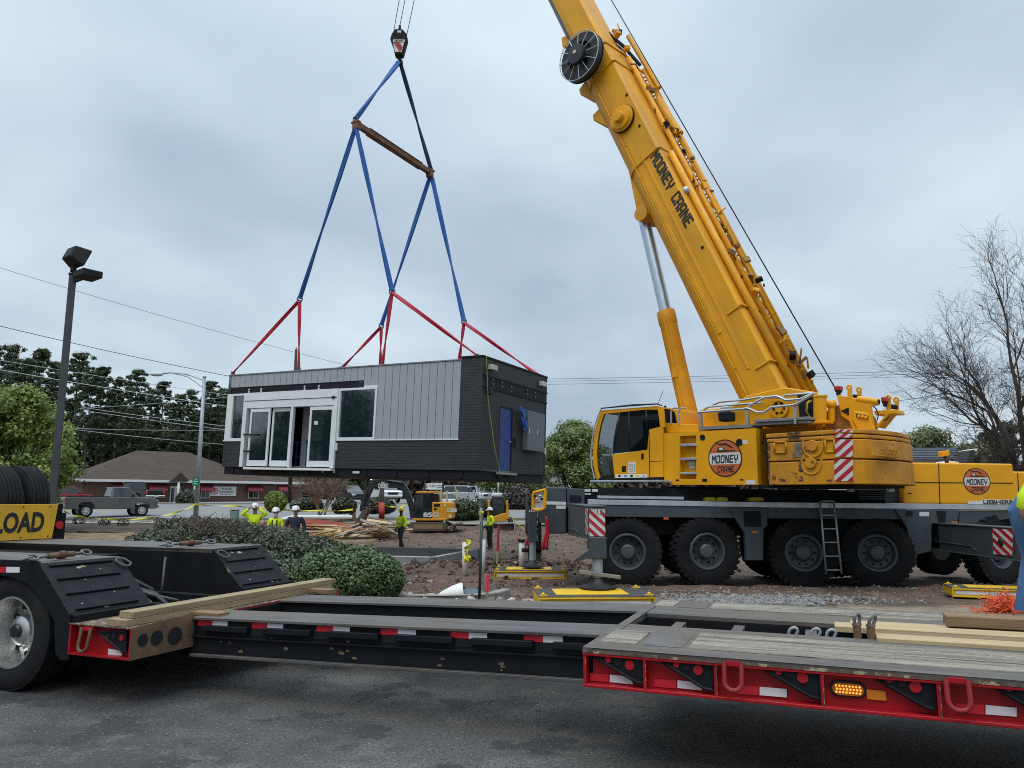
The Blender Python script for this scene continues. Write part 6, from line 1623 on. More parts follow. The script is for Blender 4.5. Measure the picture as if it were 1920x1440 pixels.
for i, (pa, pb, pc, pd) in enumerate((((985, 622), (1192, 640), (1192, 664), (985, 656)), ((985, 676), (1192, 680), (1192, 722), (985, 722)), ((992, 742), (1192, 745), (1192, 940), (1000, 938)), ((985, 966), (1195, 966), (1200, 1212), (988, 1212)))):
    mb = MB(); off = CWO+.006-(.0, .0, .0, .0)[i]; a, b, c_, d_ = [sp_(off).px(*z6(*p)) for p in (pa, pb, pc, pd)]
    stripes(mb, None, a, b, c_, d_, (.5, .5, 1.7, 2.0)[i], lean=-.9); mb.build('warning_panel', cr)
# scraped and rusted places on the blocks
scuff = mat('scuffed_steel', (.16, .12, .10), .6, var=.5, scale=7, chip=(.40, .20, .02), chip_amt=.42, chip_scale=9); scuff2 = mat('rust_scuff', (.055, .030, .020), .8, var=.4, scale=8, chip=(.36, .17, .015), chip_amt=.46, chip_scale=10)
rs_ = random.Random(21)
for x0, y0, x1, y1, m in ((528, 765, 615, 955, scuff), (575, 985, 632, 1110, scuff2), (580, 1160, 640, 1222, scuff2), (236, 775, 262, 960, scuff2), (240, 990, 262, 1210, scuff2), (380, 1190, 440, 1222, scuff2), (440, 655, 600, 690, scuff2), (455, 715, 600, 740, scuff2), (900, 1195, 960, 1222, scuff2), (690, 765, 790, 790, scuff2)):
    n = 16; P = []
    for i in range(n):
        a = 2*pi*i/n; cx2, cy2 = (x0+x1)/2, (y0+y1)/2; q = rs_.uniform(.75, 1.1)
        sx = max(-1, min(1, 1.35*cos(a))); sy = max(-1, min(1, 1.35*sin(a))); P.append(z6(cx2+(x1-x0)/2*sx*q, cy2+(y1-y0)/2*sy*q))
    mb = MB(); mb.prism(sp_(CWO+.0015).poly(P), -CN*.004, m); mb.build('scuffed_patch', cr)
# raised name on the curved rear of the block
RPn = Plane(SC+CR*4.42, CR); a, b = RPn.px(*z6(1400, 925)), RPn.px(*z6(1672, 930)); hgt = RPn.px(*z6(1400, 825)).z-a.z
ex_ = (b-a); ex_.z = 0; mb = MB(); block_text(mb, 'LIEBHERR', a, ex_, UP, CR, hgt, ex_.length, yel_w, 0, .055); mb.build('raised_lettering', cr)
# ---- boom
bo = .52
E0, E1 = sp_(bo).px(1474, 737), sp_(bo).px(1128, 69)
BA = (E1-E0).normalized(); BB = (CN.cross(BA)).normalized()
if BB.dot(CR) < 0: BB = -BB
Lq = [sp_(.25).px(1391, 745), sp_(.25).px(1098, 165)]
BH = 1.17
print('boom elevation', math.degrees(math.asin(BA.z)), 'height', BH, 'head', E1, (Lq[0]-E0).dot(BB), (Lq[1]-E0).dot(BB))
def bsec(t, hw, h, db=0.0, dn=0.0):
    """boom outline at distance t along the boom"""
    P = [(hw-.05, 0), (hw, -.06)]; yb = -h*.62
    P += [(hw, yb)]
    for k in range(1, 8):
        a = pi*k/8; P.append((hw*cos(a)*1.0, yb-(h*.38)*sin(a)))
    P += [(-hw, yb), (-hw, -.06), (-hw+.05, 0)]
    return [E0+BA*t+BB*(b-db)+CN*(a+dn-bo) for a, b in P]
TL = (E1-E0).length
def bseg(name, t0, t1, hw, h, db, m, m2=None):
    mb = MB(); a, b = bsec(t0, hw, h, db), bsec(t1, hw, h, db); n = len(a)
    for i in range(n):
        j = (i+1) % n; bottom = 2 <= i <= n-5+1
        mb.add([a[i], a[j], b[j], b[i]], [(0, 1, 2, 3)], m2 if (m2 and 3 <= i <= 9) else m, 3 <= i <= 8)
    mb.add(a, [list(range(n))], m); mb.add(b, [list(range(n))[::-1]], m)
    return mb.build(name, cr, frame(E0, BA, BB.cross(BA), BB))
boom = bseg('boom_base_section', -.75, TL+.05, bo, BH, 0, yel_b)
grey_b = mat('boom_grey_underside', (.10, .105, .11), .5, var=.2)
sect = []
t = TL; hw, h, db = bo, BH, 0
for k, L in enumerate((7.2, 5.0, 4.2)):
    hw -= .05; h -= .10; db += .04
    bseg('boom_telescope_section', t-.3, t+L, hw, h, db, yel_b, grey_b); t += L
TT = t
tip = E0+BA*TT
# collars round the base section
for (u, v), w, full in (((1235.6, 273.5), .07, True), ((1393, 569), .05, False), ((1446, 674), .05, False), ((1131, 76), .16, True), ((1150, 112), .05, True)):
    tt = (sp_(bo).px(u, v)-E0).dot(BA); mb = MB(); a = bsec(tt-w/2, bo+.035, BH+.07, -.035); b = bsec(tt+w/2, bo+.035, BH+.07, -.035)
    if not full: keep = [0, 1, len(a)-2, len(a)-1]
    n = len(a)
    if full:
        for i in range(n): mb.add([a[i], a[(i+1) % n], b[(i+1) % n], b[i]], [(0, 1, 2, 3)], yel_b)
        mb.add(a, [list(range(n))], yel_b); mb.add(b, [list(range(n))[::-1]], yel_b)
    else:
        mb.obox(E0+BA*(tt-w/2)+BB*.0+CN*(.02), BA*w, -CN*(2*bo+.04), BB*.05, yel_b); mb.obox(E0+BA*(tt-w/2)+BB*.05, BA*w, CN*.03, -BB*.42, yel_b)
    mb.build('boom_collar', cr, bevel=.008)
# long stiffeners, rails and seams on the side of the boom
def bp(t, b, o=.0): return E0+BA*t+BB*b+CN*o
for t0, t1, b, w in ((.9, 7.4, -.50, .035), (2.0, 6.8, -.72, .05), (.3, TL-.3, -.80, .02)):
    mb = MB(); mb.obox(bp(t0, b-w, -.01), BA*(t1-t0), BB*w*2, CN*.03, yel_b); mb.build('boom_stiffener', cr, bevel=.008)
mb = MB(); mb.tube([bp(-.4, .10, -.30), bp(TL-4.4, .10, -.30)], .085, yel_b, 10); mb.build('boom_pipe', cr)
mb = MB(); mb.tube([bp(-.2, .11, -.80), bp(TL-.5, .11, -.80)], .07, yel_b, 10); mb.build('boom_pipe', cr)
mb = MB()
for k in range(9): mb.lathe([(.028, 0), (.028, .02), (.001, .02)], bp(1.1+k*1.15, -.78, .0), CN, yel_b, 8)
mb.build('boom_bolt', cr)
c = sp_(bo).px(*[1330, 434]); 
mb = MB(); mb.sphere(bp(5.8, .02, -.22), .11, silver_e, 10, 6, (1, 1, 1)); mb.build('boom_lamp', cr)
for u, v in ((1317, 464), (1199, 236), (1175, 178)):
    c = sp_(bo).px(u, v, .002); mb = MB(); mb.lathe([(.04, 0), (.04, .012), (.001, .012)], c, CN, cdark, 10); mb.build('boom_port', cr)
# name along the boom
PB = sp_(bo); o_ = PB.px(1219, 296); e_ = PB.px(1285, 429); hh_ = (PB.px(1237, 289)-o_).dot(BB)*1.12
mb = MB(); block_text(mb, 'MOONEY CRANE', o_+CN*.004, (e_-o_), BB, CN, hh_, (e_-o_).length, ink, -.12, .003, .5); mb.build('boom_lettering', cr)
# hose reel and guide roller
def disc(P, off, u, v, rr, prof, m, n=36):
    c = P(off).px(u, v); mb = MB(); mb.lathe([(a*rr, b) for a, b in prof], c, CN, m, n); return mb, c
reel_m = mat('reel_black', (.010, .010, .012), .45, var=.2)
c = sp_(bo+.42).px(1088, 106); R_ = .70
mb = MB(); mb.lathe([(R_, -.16), (R_, -.14), (R_*.2, -.13), (R_*.2, .10), (R_*.42, .12), (R_*.40, .22), (.001, .24)], c, CN, reel_m, 40); mb.lathe([(R_*.97, -.12), (R_*.97, .02), (R_*.6, .03), (R_*.6, -.12)], c, CN, reel_m, 40, True); rl = mb.build('hose_reel', cr)
mb = MB(); x, y = orth(CN)
for k in range(12):
    a = 2*pi*k/12; d = x*cos(a)+y*sin(a); mb.tube([c+d*R_*.40+CN*.10, c+d*R_*.98+CN*.07], .013, silver_e, 5)
mb.tube([c+(x*cos(a)+y*sin(a))*R_*.99+CN*.07 for a in [2*pi*i/30 for i in range(30)]], .013, silver_e, 5, True); mb.build('reel_spoke', rl, WM[rl])
mb = MB(); mb.obox(c+CN*.235-x*.06, x*.10, y*.08, CN*.008, lab_w); mb.build('label', rl, WM[rl])
c = sp_(bo).px(1169, 224); mb = MB(); mb.lathe([(.36, 0), (.36, .10), (.30, .11), (.30, .16), (.16, .17), (.14, .30), (.001, .31)], c, CN, yel_b, 28); mb.build('guide_roller', cr)
mb = MB(); mb.lathe([(.375, .02), (.375, .07), (.36, .07), (.36, .02)], c, CN, cdark, 28, True); mb.build('roller_band', cr)
# brackets on the underside
def lug(pts, w, m=yel_b, nm='boom_bracket', off=.30):
    mb = MB(); mb.prism(sp_(off).poly(pts), -CN*w, m); return mb.build(nm, cr, bevel=.02)
lug([(1120, 190), (1096, 152), (1085, 168), (1088, 178), (1112, 188)], .6); lug([(1144, 240), (1128, 198), (1111, 215), (1112, 226), (1136, 236)], .6); lug([(1062, 66), (1075, 78), (1068, 90), (1054, 88), (1052, 70)], .5)
lug([(1178, 320), (1225, 360), (1222, 395), (1206, 412), (1196, 408), (1190, 380)], .55, off=.30)
c = sp_(.32).px(1202, 400); mb = MB(); mb.lathe([(.20, -.66), (.20, .02), (.12, .03), (.001, .03)], c, CN, yel_b, 20); mb.build('cylinder_pin', cr)
# luffing cylinder
c0, c1, c2 = sp_(0).px(1206, 404), sp_(0).px(1249, 588), sp_(0).px(1300, 812)
mb = MB(); mb.tube([c0, c1+(c2-c1)*.1], .155, mat('cylinder_chrome', (.50, .56, .62), .30, .85, var=.03), 24); mb.build('luffing_rod', cr)
d = (c2-c1).normalized(); mb = MB(); mb.lathe([(.12, -.06), (.225, -.05), (.232, .0), (.232, .28), (.215, .31), (.215, (c2-c1).length)], c1, d, yel_b, 28); mb.build('luffing_cylinder', cr)
mb = MB(); x = CN; q = c1.lerp(c2, .52)+CN*.23; mb.tube([q, q+d*.4-CN*.02, q+d*1.2+CN*.05, c2+CN*.2-d*.05], .03, yel_b, 6); mb.tube([c1.lerp(c2, .05)+CN*.225+CR*.05, c1.lerp(c2, .52)+CN*.225], .018, yel_b, 6); mb.box(q, (.12, .12, .2), yel_b); mb.build('hydraulic_line', cr)
# stowed lattice jib along the far side of the boom
JP = sp_(-.70)
def jp(u, v): return JP.px(u, v)
c1a, c1b = jp(1184, 118), jp(1502, 728); c2a, c2b = jp(1207, 130), jp(1523, 735)
mb = MB()
for k, (a, b, r) in enumerate(((c1a, c1b, .055), (c2a, c2b, .055), (c1a-CN*.2, c1b-CN*.2, .05), (c2a-CN*.2, c2b-CN*.2, .05))): mb.tube([a, b], r, yel_b, 8)
n = 17
for i in range(n):
    a, b = c1a.lerp(c1b, i/n), c2a.lerp(c2b, (i+.5)/n); a2 = c1a.lerp(c1b, (i+1)/n)
    mb.tube([a, b], .024, yel_b, 5); mb.tube([b, a2], .024, yel_b, 5)
    mb.tube([a-CN*.2, b-CN*.2], .024, yel_b, 5); mb.tube([b-CN*.2, a2-CN*.2], .024, yel_b, 5)
mb.build('lattice_jib', cr)
mb = MB(); mb.tube([jp(1232, 188), jp(1274, 252)], .12, yel_b, 12); mb.tube([jp(1274, 252), jp(1320, 340)], .05, yel_b, 8); mb.tube([jp(1178, 68), jp(1236, 165)], .07, yel_b, 8); mb.build('jib_cylinder', cr)
rj = random.Random(12); brn = mat('oily_bracket', (.22, .10, .015), .6, var=.35, scale=8)
for k in range(78):
    mb = MB()
    t = rj.random()**1.3; u = lerp(1150, 1520, t); v = lerp(60, 730, t); c = sp_(rj.uniform(-.9, .1)).px(u+rj.uniform(-12, 18), v+rj.uniform(-14, 6)); s = rj.uniform(.04, .13)
    R = Matrix.Rotation(rj.random()*3, 3, V((rj.random(), rj.random(), rj.random())).normalized())
    mb.box(c, (s*rj.uniform(.6, 2.2), s*rj.uniform(.5, 1), s*rj.uniform(.5, 1.6)), rj.choice([yel_b, brn, brn, cdark]), R=R)
    if k % 2: mb.tube([c, c+V((rj.gauss(0, .08), rj.gauss(0, .1), rj.gauss(0, .14)))], .022, rj.choice([brn, yel_b]), 5)
    mb.build('jib_fitting', cr)
mb = MB(); mb.tube([sp_(-.1).px(1118, 40), sp_(-.3).px(1140, 62), sp_(-.4).px(1168, 86), sp_(-.5).px(1200, 122)], .05, cdark, 7); mb.tube([sp_(-.2).px(1128, 62), sp_(-.4).px(1165, 92)], .035, cdark, 6); mb.build('boom_hose', cr)
# hoist rope, boom head
rope_m = mat('steel_rope', (.035, .036, .04), .5, .4)
tip_c = bp(TT, -.2, -bo)
w0 = sp_(-.1).px(1566, 728)
mb = MB(); mb.tube([w0, bp(TT+.3, .28, -bo)], .014, rope_m, 6); mb.build('hoist_rope', cr)
mb = MB(); hd_ = bp(TT, -.35, -bo); mb.obox(hd_-CN*.35-BB*.3, BA*.9, CN*.06, BB*.8, yel_b); mb.obox(hd_+CN*.29-BB*.3, BA*.9, CN*.06, BB*.8, yel_b); mb.build('boom_head', cr)
for k in range(3):
    mb = MB(); c = hd_+BA*.55-BB*.1+CN*(-.2+.2*k); mb.lathe([(.36, -.03), (.36, -.02), (.31, -.01), (.31, .01), (.36, .02), (.36, .03), (.05, .03), (.05, -.03)], c, CN, cdark, 24, True); mb.build('sheave', cr)
# ---- winches, frames and beacons behind the boom foot
slab(.62, [(1312, 768), (1368, 764), (1400, 742), (1470, 726), (1530, 735), (1545, 800), (1312, 806)], .10, yel).build('turret_plate', cr, bevel=.02)
slab(-.52, [(1312, 768), (1368, 764), (1400, 742), (1470, 726), (1530, 735), (1545, 800), (1312, 806)], .10, yel).build('turret_plate', cr, bevel=.02)
slab(.5, [(1312, 770), (1420, 776), (1420, 806), (1312, 806)], 1.0, yel).build('turret_box', cr)
c = sp_(.63).px(1462, 766); mb = MB(); mb.lathe([(.20, 0), (.20, .05), (.15, .06), (.15, .02), (.08, .02), (.08, .05), (.001, .05)], c, CN, yel, 28); mb.build('boom_pivot', cr)
mb = MB()
for k in range(6):
    a = 2*pi*k/6; x, y = orth(CN); d = x*cos(a)+y*sin(a); mb.cyl(c+d*.115+CN*.02, c+d*.115+CN*.045, .025, cdark, 8)
mb.build('pivot_bolt', cr)
a, b = sp_(.9).px(*z6(825, 250)), sp_(.9).px(*z6(825, 545)); mb = MB(); mb.cyl(a, b, .125, yel, 20); mb.cyl(a, a-UP*.04, .14, yel, 20); mb.box(b-UP*.02, (.42, .3, .05), yel, rz=-.78); mb.build('oil_tank', cr, bevel=.008)
mb = MB(); mb.sphere(sp_(.6).px(*z6(955, 350)), .10, yel, 16, 10); mb.cyl(sp_(.6).px(*z6(955, 350)), sp_(.6).px(*z6(955, 540)), .07, yel, 12); mb.build('accumulator', cr)
F = [(1010, 235), (1150, 265), (1300, 290), (1480, 320), (1480, 350), (1400, 372), (1440, 640), (1190, 640), (1150, 540), (1060, 480)]
slab(.55, [z6(*p) for p in F], .06, yel).build('winch_frame', cr, bevel=.015); slab(-.55, [z6(*p) for p in F], .06, yel).build('winch_frame', cr, bevel=.015)
mb = MB(); slab(.57, [z6(*p) for p in ((1060, 420), (1145, 385), (1145, 470))], .03, hole_shade_m, mb); mb.build('frame_opening', cr)
mb = MB(); slab(.60, [z6(*p) for p in ((1200, 420), (1370, 450), (1440, 640), (1250, 640), (1180, 520))], .10, yel, mb); mb.build('winch_cover', cr, bevel=.02)
mb = MB(); slab(.612, [z6(*p) for p in ((1230, 455), (1370, 480), (1365, 520), (1235, 498))], .02, cdark, mb); mb.build('frame_opening', cr)
mb = MB()
for k in range(3): mb.sphere(sp_(.615).px(*z6(1262+40*k, 484+7*k)), .035, yel, 8, 6)
mb.build('valve', cr)
c = sp_(.5).px(*z6(1050, 560)); mb = MB(); mb.lathe([(.36, -.02), (.36, .02), (.26, .03), (.26, .95), (.36, .96), (.36, 1.0)], c-CN*1.0, CN, brn, 28); mb.build('winch_drum', cr)
a, b = sp_(.5).px(*z6(1250, 290)), sp_(.5).px(*z6(1480, 325)); mb = MB(); mb.cyl(a, b, .07, yel, 14); mb.cyl(b, b+(b-a)*.06, .045, cdark, 10); mb.build('pin_cylinder', cr)
slab(.5, [z6(*p) for p in ((1430, 420), (1690, 408), (1700, 455), (1600, 458), (1475, 612), (1450, 600), (1560, 462), (1440, 470))], .4, yel).build('lamp_bracket', cr, bevel=.01)
for x, y0, y1, off in ((1155, 140, 290, .55), (1262, 165, 300, .0), (1592, 258, 415, .45), (1682, 280, 410, .1)):
    q = sp_(off); mb = MB(); mb.prism([q.px(*z6(*p)) for p in ((x-22, y1), (x+22, y1), (x+20, y0+45), (x-20, y0+45))], -CN*.06, yel)
    c = q.px(*z6(x, y0+18), -.03); k = 18/6*c.y/FPX*1.25; X_, Y_ = orth(CN); mb.tube([c+(X_*cos(a)+Y_*sin(a))*k for a in [2*pi*i/14 for i in range(14)]], .022, yel, 7, True); mb.prism([q.px(*z6(*p)) for p in ((x-16, y0+48), (x+16, y0+48), (x+16, y0+30), (x-16, y0+30))], -CN*.06, yel); mb.build('lifting_eye', cr)
for x, y, w in ((1018, 140, 38), (1542, 265, 33)):
    q = sp_(.52); mb = slab(.55, [z6(*p) for p in ((x-w*.8, y+48), (x+w*.8, y+52), (x+w*.7, y+70), (x+12, y+75), (x+14, y+108), (x-12, y+106), (x-12, y+74), (x-w*.7, y+66))], .12, cdark); o_ = mb.build('beacon_base', cr)
    mb = slab(.56, [z6(*p) for p in ((x-w, y), (x+w, y), (x+w, y+50), (x-w, y+48))], .14, mat('beacon_red', (.36, .035, .012), .3)); mb.build('beacon_lens', o_, WM[o_], bevel=.012)
for x, y in ((1228, 262), (1645, 372)):
    mb = slab(.35, [z6(*p) for p in ((x-42, y-30), (x+42, y-18), (x+40, y+36), (x-40, y+24))], .10, cdark); mb.build('work_lamp', cr, bevel=.02)
mb = MB(); P = [sp_(.55).px(*z6(*p)) for p in ((1425, 370), (1460, 405), (1480, 470), (1470, 530))]; mb.tube(P, .012, cdark, 5); P = [sp_(.5).px(*z6(*p)) for p in ((1600, 485), (1580, 520), (1540, 530))]; mb.tube(P, .01, cdark, 5); mb.build('cable', cr)
for k in range(5):
    mb = MB(); P = [sp_(.95-.06*k).px(*z6(745-14*k, 310)), sp_(1.0-.05*k).px(*z6(700-8*k, 340)), sp_(1.0-.05*k).px(*z6(690-6*k, 430)), sp_(.95).px(*z6(740-6*k, 500))]; mb.tube(P, .016, yel if k % 2 else cdark, 6); mb.build('hydraulic_hose', cr)
mb = slab(.75, [z6(*p) for p in ((570, 250), (720, 240), (735, 560), (600, 560))], .5, cdark); mb.build('hose_guide', cr)
# aluminium railings and folded walkway on top of the housing
zr = lambda x, y: (1220+x/4.8, 520+y/4.8)
def rail(off, pts, r=.026): mb = MB(); mb.tube([sp_(off).px(*zr(*p)) for p in pts], r, alu, 8); mb.build('hand_rail', cr)
rail(1.32, [(430, 1215), (860, 1182), (900, 1150), (1000, 1092), (1030, 1080), (1130, 1068), (1160, 1078), (1215, 1105), (1345, 1095), (1470, 1040)])
rail(1.34, [(850, 1178), (890, 1182), (960, 1215), (1020, 1215), (1090, 1168), (1290, 1148), (1320, 1135), (1470, 1042)])
rail(.75, [(475, 1195), (530, 1160), (620, 1122), (850, 1100), (980, 1078), (1180, 1085), (1210, 1062), (1400, 1045), (1470, 1040)])
rail(.78, [(520, 1165), (860, 1138), (1000, 1128)])
for x, y0, y1, off in ((440, 1210, 1350, 1.32), (860, 1180, 1335, 1.32), (1300, 1145, 1320, 1.32)):
    mb = slab(off, [zr(x-16, y0), zr(x+14, y0), zr(x+(22 if x < 1000 else 6), y1), zr(x-(0 if x < 1000 else 10), y1)], .05, alu); mb.build('rail_post', cr)
slab(1.33, [zr(*p) for p in ((440, 1345), (850, 1325), (905, 1325), (905, 1350), (440, 1372))], .5, mat('walkway_grey', (.20, .215, .23), .5, .3, var=.15)).build('walkway', cr)
for k in range(2):
    slab(1.30-.05*k, [zr(*p) for p in ((922, 1282+30*k), (1290, 1262+28*k), (1420, 1252+34*k), (1425, 1278+34*k), (1290, 1286+28*k), (935, 1306+30*k))], .6, mat('walkway_grey', (.20, .215, .23), .5, .3, var=.15)).build('folded_walkway', cr, bevel=.006)
c = sp_(1.0).px(*zr(685, 1255)); mb = MB(); mb.box(c, (.26, .3, .20), cdark, rz=-.8); mb.box(c+UP*.17, (.20, .2, .10), silver_e, rz=-.8); mb.build('hydraulic_valve_block', cr, bevel=.02)
# ================================================================ LIFTED MODULAR BUILDING
MB0 = at(897, 900, 22.3); _bl = at(414, 889, 27.6); _br = at(1021, 907, 26.2)
MX = (_bl-MB0).normalized(); MY = (_br-MB0); MY = (MY-MX*MY.dot(MX)).normalized(); MZ = MY.cross(MX).normalized()
ML, MWD, MH = 11.05, 4.44, 3.74
MM = frame(MB0, -MX, MY, MZ)
def mp(x, y, z): return MB0+MX*x+MY*y+MZ*z
FR, EN = Plane(MB0, -MY), Plane(MB0, -MX)
mod = thing('modular_building', 'grey and charcoal modular building hanging from the crane slings', 'building', MM)
def mlx(p): d = p-MB0; return d.dot(MX), d.dot(MY), d.dot(MZ)
zm = lambda x, y: (400+x/2.909, 640+y/2.909)
def fx(x, y): a = mlx(FR.px(*zm(x, y))); return a[0], a[2]
def ez_(x, y): a = mlx(EN.px(*zm(x, y))); return a[1], a[2]
mbrick = brick_mat('charcoal_brick', (.030, .031, .036), (.023, .024, .028), (.011, .011, .012), bw=.28, bh=.09, rough=.6, mortar_size=.012, bump=.6)
siding = mat('grey_siding', (.32, .34, .355), .55, spec=.3, var=.05, scale=.8)
sid_gap = mat('siding_gap', (.05, .055, .06), .7)
fasc = mat('dark_fascia', (.009, .010, .014), .6, spec=.25, var=.2)
trimw = mat('aluminium_white', (.66, .68, .69), .4, .0, var=.05)
def mbx(mb, x0, x1, y0, y1, z0, z1, m): return mb.obox(mp(x0, y0, z0), MX*(x1-x0), MY*(y1-y0), MZ*(z1-z0), m)
CH = fx(1440, 705)[1]             # top of the steel chassis
z_sill = fx(1000, 540)[1]; z_top = fx(1335, 105)[1]; x_col = fx(1341, 400)[0]
xl0 = fx(158, 560)[0]; xr0 = fx(668, 600)[0]       # door assembly edges
z_head = fx(500, 268)[1]; z_b0 = fx(400, 236)[1]; z_b1 = fx(400, 278)[1]; xb = fx(822, 235)[0]
xw1 = fx(888, 400)[0]; xw0 = xr0
print('module', CH, z_sill, z_top, x_col, xl0, xr0, xw1, z_head)
TW = .16
# chassis, floor, roof, walls
mb = MB(); mbx(mb, .05, ML-.08, .06, MWD-.06, 0, CH-.004, fasc)
for x in frange(.6, ML-.6, 1.2): mbx(mb, x, x+.08, .02, .06, .02, CH-.03, fasc)
mb.build('chassis', mod, bevel=.01)
for x, w in ((4.55, .28), (5.6, .08), (6.1, .06)):
    mb = MB(); mbx(mb, x, x+w, .01, .018, CH*.45, CH*.7, lab_w); mb.build('chassis_label', mod)
mb = MB(); mbx(mb, 0, ML, TW, MWD-TW, CH, CH+.06, mat('inside_floor', (.12, .12, .12), .6)); mb.build('floor', mod)
mb = MB(); mbx(mb, .03, ML-.03, .03, MWD-.03, z_top-.35, z_top-.22, fasc); mb.build('roof', mod)
inw = mat('inside_wall', (.66, .66, .64), .7)
mb = MB(); mbx(mb, 0, ML, MWD-TW, MWD, CH, z_top, mbrick); mb.build('rear_wall', mod)
mb = MB(); mbx(mb, ML-TW, ML, 0, MWD, CH, z_top, mbrick); mb.build('end_wall', mod)
mb = MB(); mbx(mb, fx(485, 500)[0], fx(485, 500)[0]+1.0, 1.0, 1.06, CH+.06, z_top-.36, inw); mb.build('inner_partition', mod)
mb = MB(); mbx(mb, xr0-1.6, xr0-1.52, TW, MWD-TW, CH+.06, z_top-.36, inw); mbx(mb, TW, ML-TW, MWD-TW-.02, MWD-TW, CH+.06, z_top-.36, inw); mb.build('inner_partition', mod)
# charcoal brick: corner column, lower band, end wall with its door opening
mb = MB(); mbx(mb, 0, x_col, 0, TW, CH, MH-.03, mbrick); mbx(mb, x_col, xr0, 0, TW, CH, z_sill, mbrick); mb.build('brick_facing', mod)
mb = MB(); mbx(mb, xl0, ML, 0, TW, CH, z_sill+.01, mbrick); mb.build('brick_facing', mod)
d0y, d0z = ez_(1550, 712); d1y, d1z = ez_(1636, 365)
mb = MB(); mbx(mb, 0, TW, TW, d0y, CH, MH-.03, mbrick); mbx(mb, 0, TW, d1y, MWD, CH, MH-.03, mbrick); mbx(mb, 0, TW, d0y, d1y, d1z, MH-.03, mbrick); mb.build('end_brick_facing', mod)
mb = MB(); mbx(mb, -.03, x_col+.03, -.03, MWD+.03, MH-.03, MH+.03, fasc); mb.build('parapet_cap', mod, bevel=.008)
mb = MB(); mbx(mb, TW, x_col, MWD-TW, MWD-.01, z_top, MH-.03, mbrick); mbx(mb, x_col-.1, x_col, TW, MWD-TW, z_top-.2, MH-.03, mbrick); mb.build('parapet_wall', mod)
mb = MB(); mbx(mb, x_col+.03, ML+.03, -.025, TW, z_top, z_top+.045, mat('cap_grey', (.16, .17, .18), .5)); mb.build('parapet_cap', mod, bevel=.006)
# grey siding boards (flat boards with narrow gaps)
def boardrun(x0, x1, z0, z1, w=.295, zf=None):
    mb = MB(); mbx(mb, x0, x1, .03, TW, z0, z1, sid_gap); n = max(1, round((x1-x0)/w)); s = (x1-x0)/n
    for k in range(n): mbx(mb, x0+k*s+.008, x0+(k+1)*s-.008, .0, .03, z0, z1, siding)
    return mb.build('siding', mod, bevel=.004)
boardrun(x_col, xw1, z_sill+.03, z_top); boardrun(xw1, ML, z_b0, z_top)
mb = MB(); mbx(mb, xw1+.001, xb+.02, 0, TW, z_head+.06, z_b0, siding); mb.build('header_panel', mod)
mb = MB(); mbx(mb, x_col-.02, xr0, -.03, .01, z_sill, z_sill+.035, trimw); mb.build('sill', mod); mb = MB(); mbx(mb, xl0, ML+.02, -.03, .01, z_sill+.01, z_sill+.045, trimw); mb.build('sill', mod)
mb = MB(); mbx(mb, xb, ML-.02, .02, TW, z_b1-.02, z_b0, fasc); mb.build('sign_band', mod)
for u in (196, 262, 498, 575):
    x = fx(u, 260)[0]; mb = MB()
    for z in (.3, .6): c = mp(x, .015, lerp(z_b1, z_b0, z)); mb.cyl(c, c-MY*.03, .035, lab_w, 8)
    mb.build('bolt', mod)
mb = MB(); mbx(mb, fx(822, 235)[0], fx(790, 235)[0], -.01, .03, z_b1+.02, z_b0-.02, black_m); mb.build('junction_box', mod)
mb = MB(); mbx(mb, xb, ML, .0, TW, z_head, z_b1-.02, trimw); mbx(mb, xw1, xb, .0, TW, z_head, z_head+.06, trimw); mb.build('header_trim', mod)
# windows and doors
mglass = mat('module_glass', (.006, .022, .024), .02, var=.05, spec=1.0); mglass.node_tree.nodes['Principled BSDF'].inputs['Alpha'].default_value = .66; mglass.node_tree.nodes['Principled BSDF'].inputs['IOR'].default_value = 1.95
def window(x0, x1, z0, z1, fw, name='window'):
    mb = MB(); mbx(mb, x0, x0+fw, -.03, TW, z0, z1, trimw); mbx(mb, x1-fw, x1, -.03, TW, z0, z1, trimw); mbx(mb, x0+fw, x1-fw, -.03, TW, z0, z0+fw, trimw); mbx(mb, x0+fw, x1-fw, -.03, TW, z1-fw, z1, trimw)
    o = mb.build(name, mod, bevel=.004); mb = MB(); mbx(mb, x0+fw-.01, x1-fw+.01, .03, .045, z0+fw-.01, z1-fw+.01, mglass); mb.build('pane', o, WM[o]); return o
window(xw1, xr0, z_sill+.035, z_head, .075)
window(xl0, ML-.04, z_sill+.045, z_head, .075)
mb = MB(); mbx(mb, ML-.35, ML-.07, -.034, TW, z_sill+.05, z_head-.01, trimw); mb.build('corner_panel', mod)
# automatic door set
zd0 = CH+.0; zt_h = fx(430, 300)[1]
mb = MB(); mbx(mb, xr0, xl0, -.07, TW, zt_h-.38, z_head, trimw); mbx(mb, xr0+.02, xl0-.02, -.085, -.07, zt_h-.12, zt_h-.10, sid_gap)
for x in (xr0, xl0-.16): mbx(mb, x, x+.16, -.08, TW, zd0, zt_h-.38, trimw)
xmul = fx(430, 500)[0]; mbx(mb, xmul-.04, xmul+.05, -.08, .05, zd0, zt_h-.38, trimw); mb.build('door_frame', mod, bevel=.006)
def leaf(x0, x1, y, z0, z1):
    fw = .085; mb = MB()
    mbx(mb, x0, x0+fw, y, y+.05, z0, z1, trimw); mbx(mb, x1-fw, x1, y, y+.05, z0, z1, trimw); mbx(mb, x0+fw, x1-fw, y, y+.05, z0, z0+.20, trimw); mbx(mb, x0+fw, x1-fw, y, y+.05, z1-.12, z1, trimw)
    o = mb.build('door', mod, bevel=.004); mb = MB(); mbx(mb, x0+fw-.01, x1-fw+.01, y+.02, y+.03, z0+.19, z1-.11, mglass); mb.build('pane', o, WM[o]); return o
zl1 = zt_h-.40
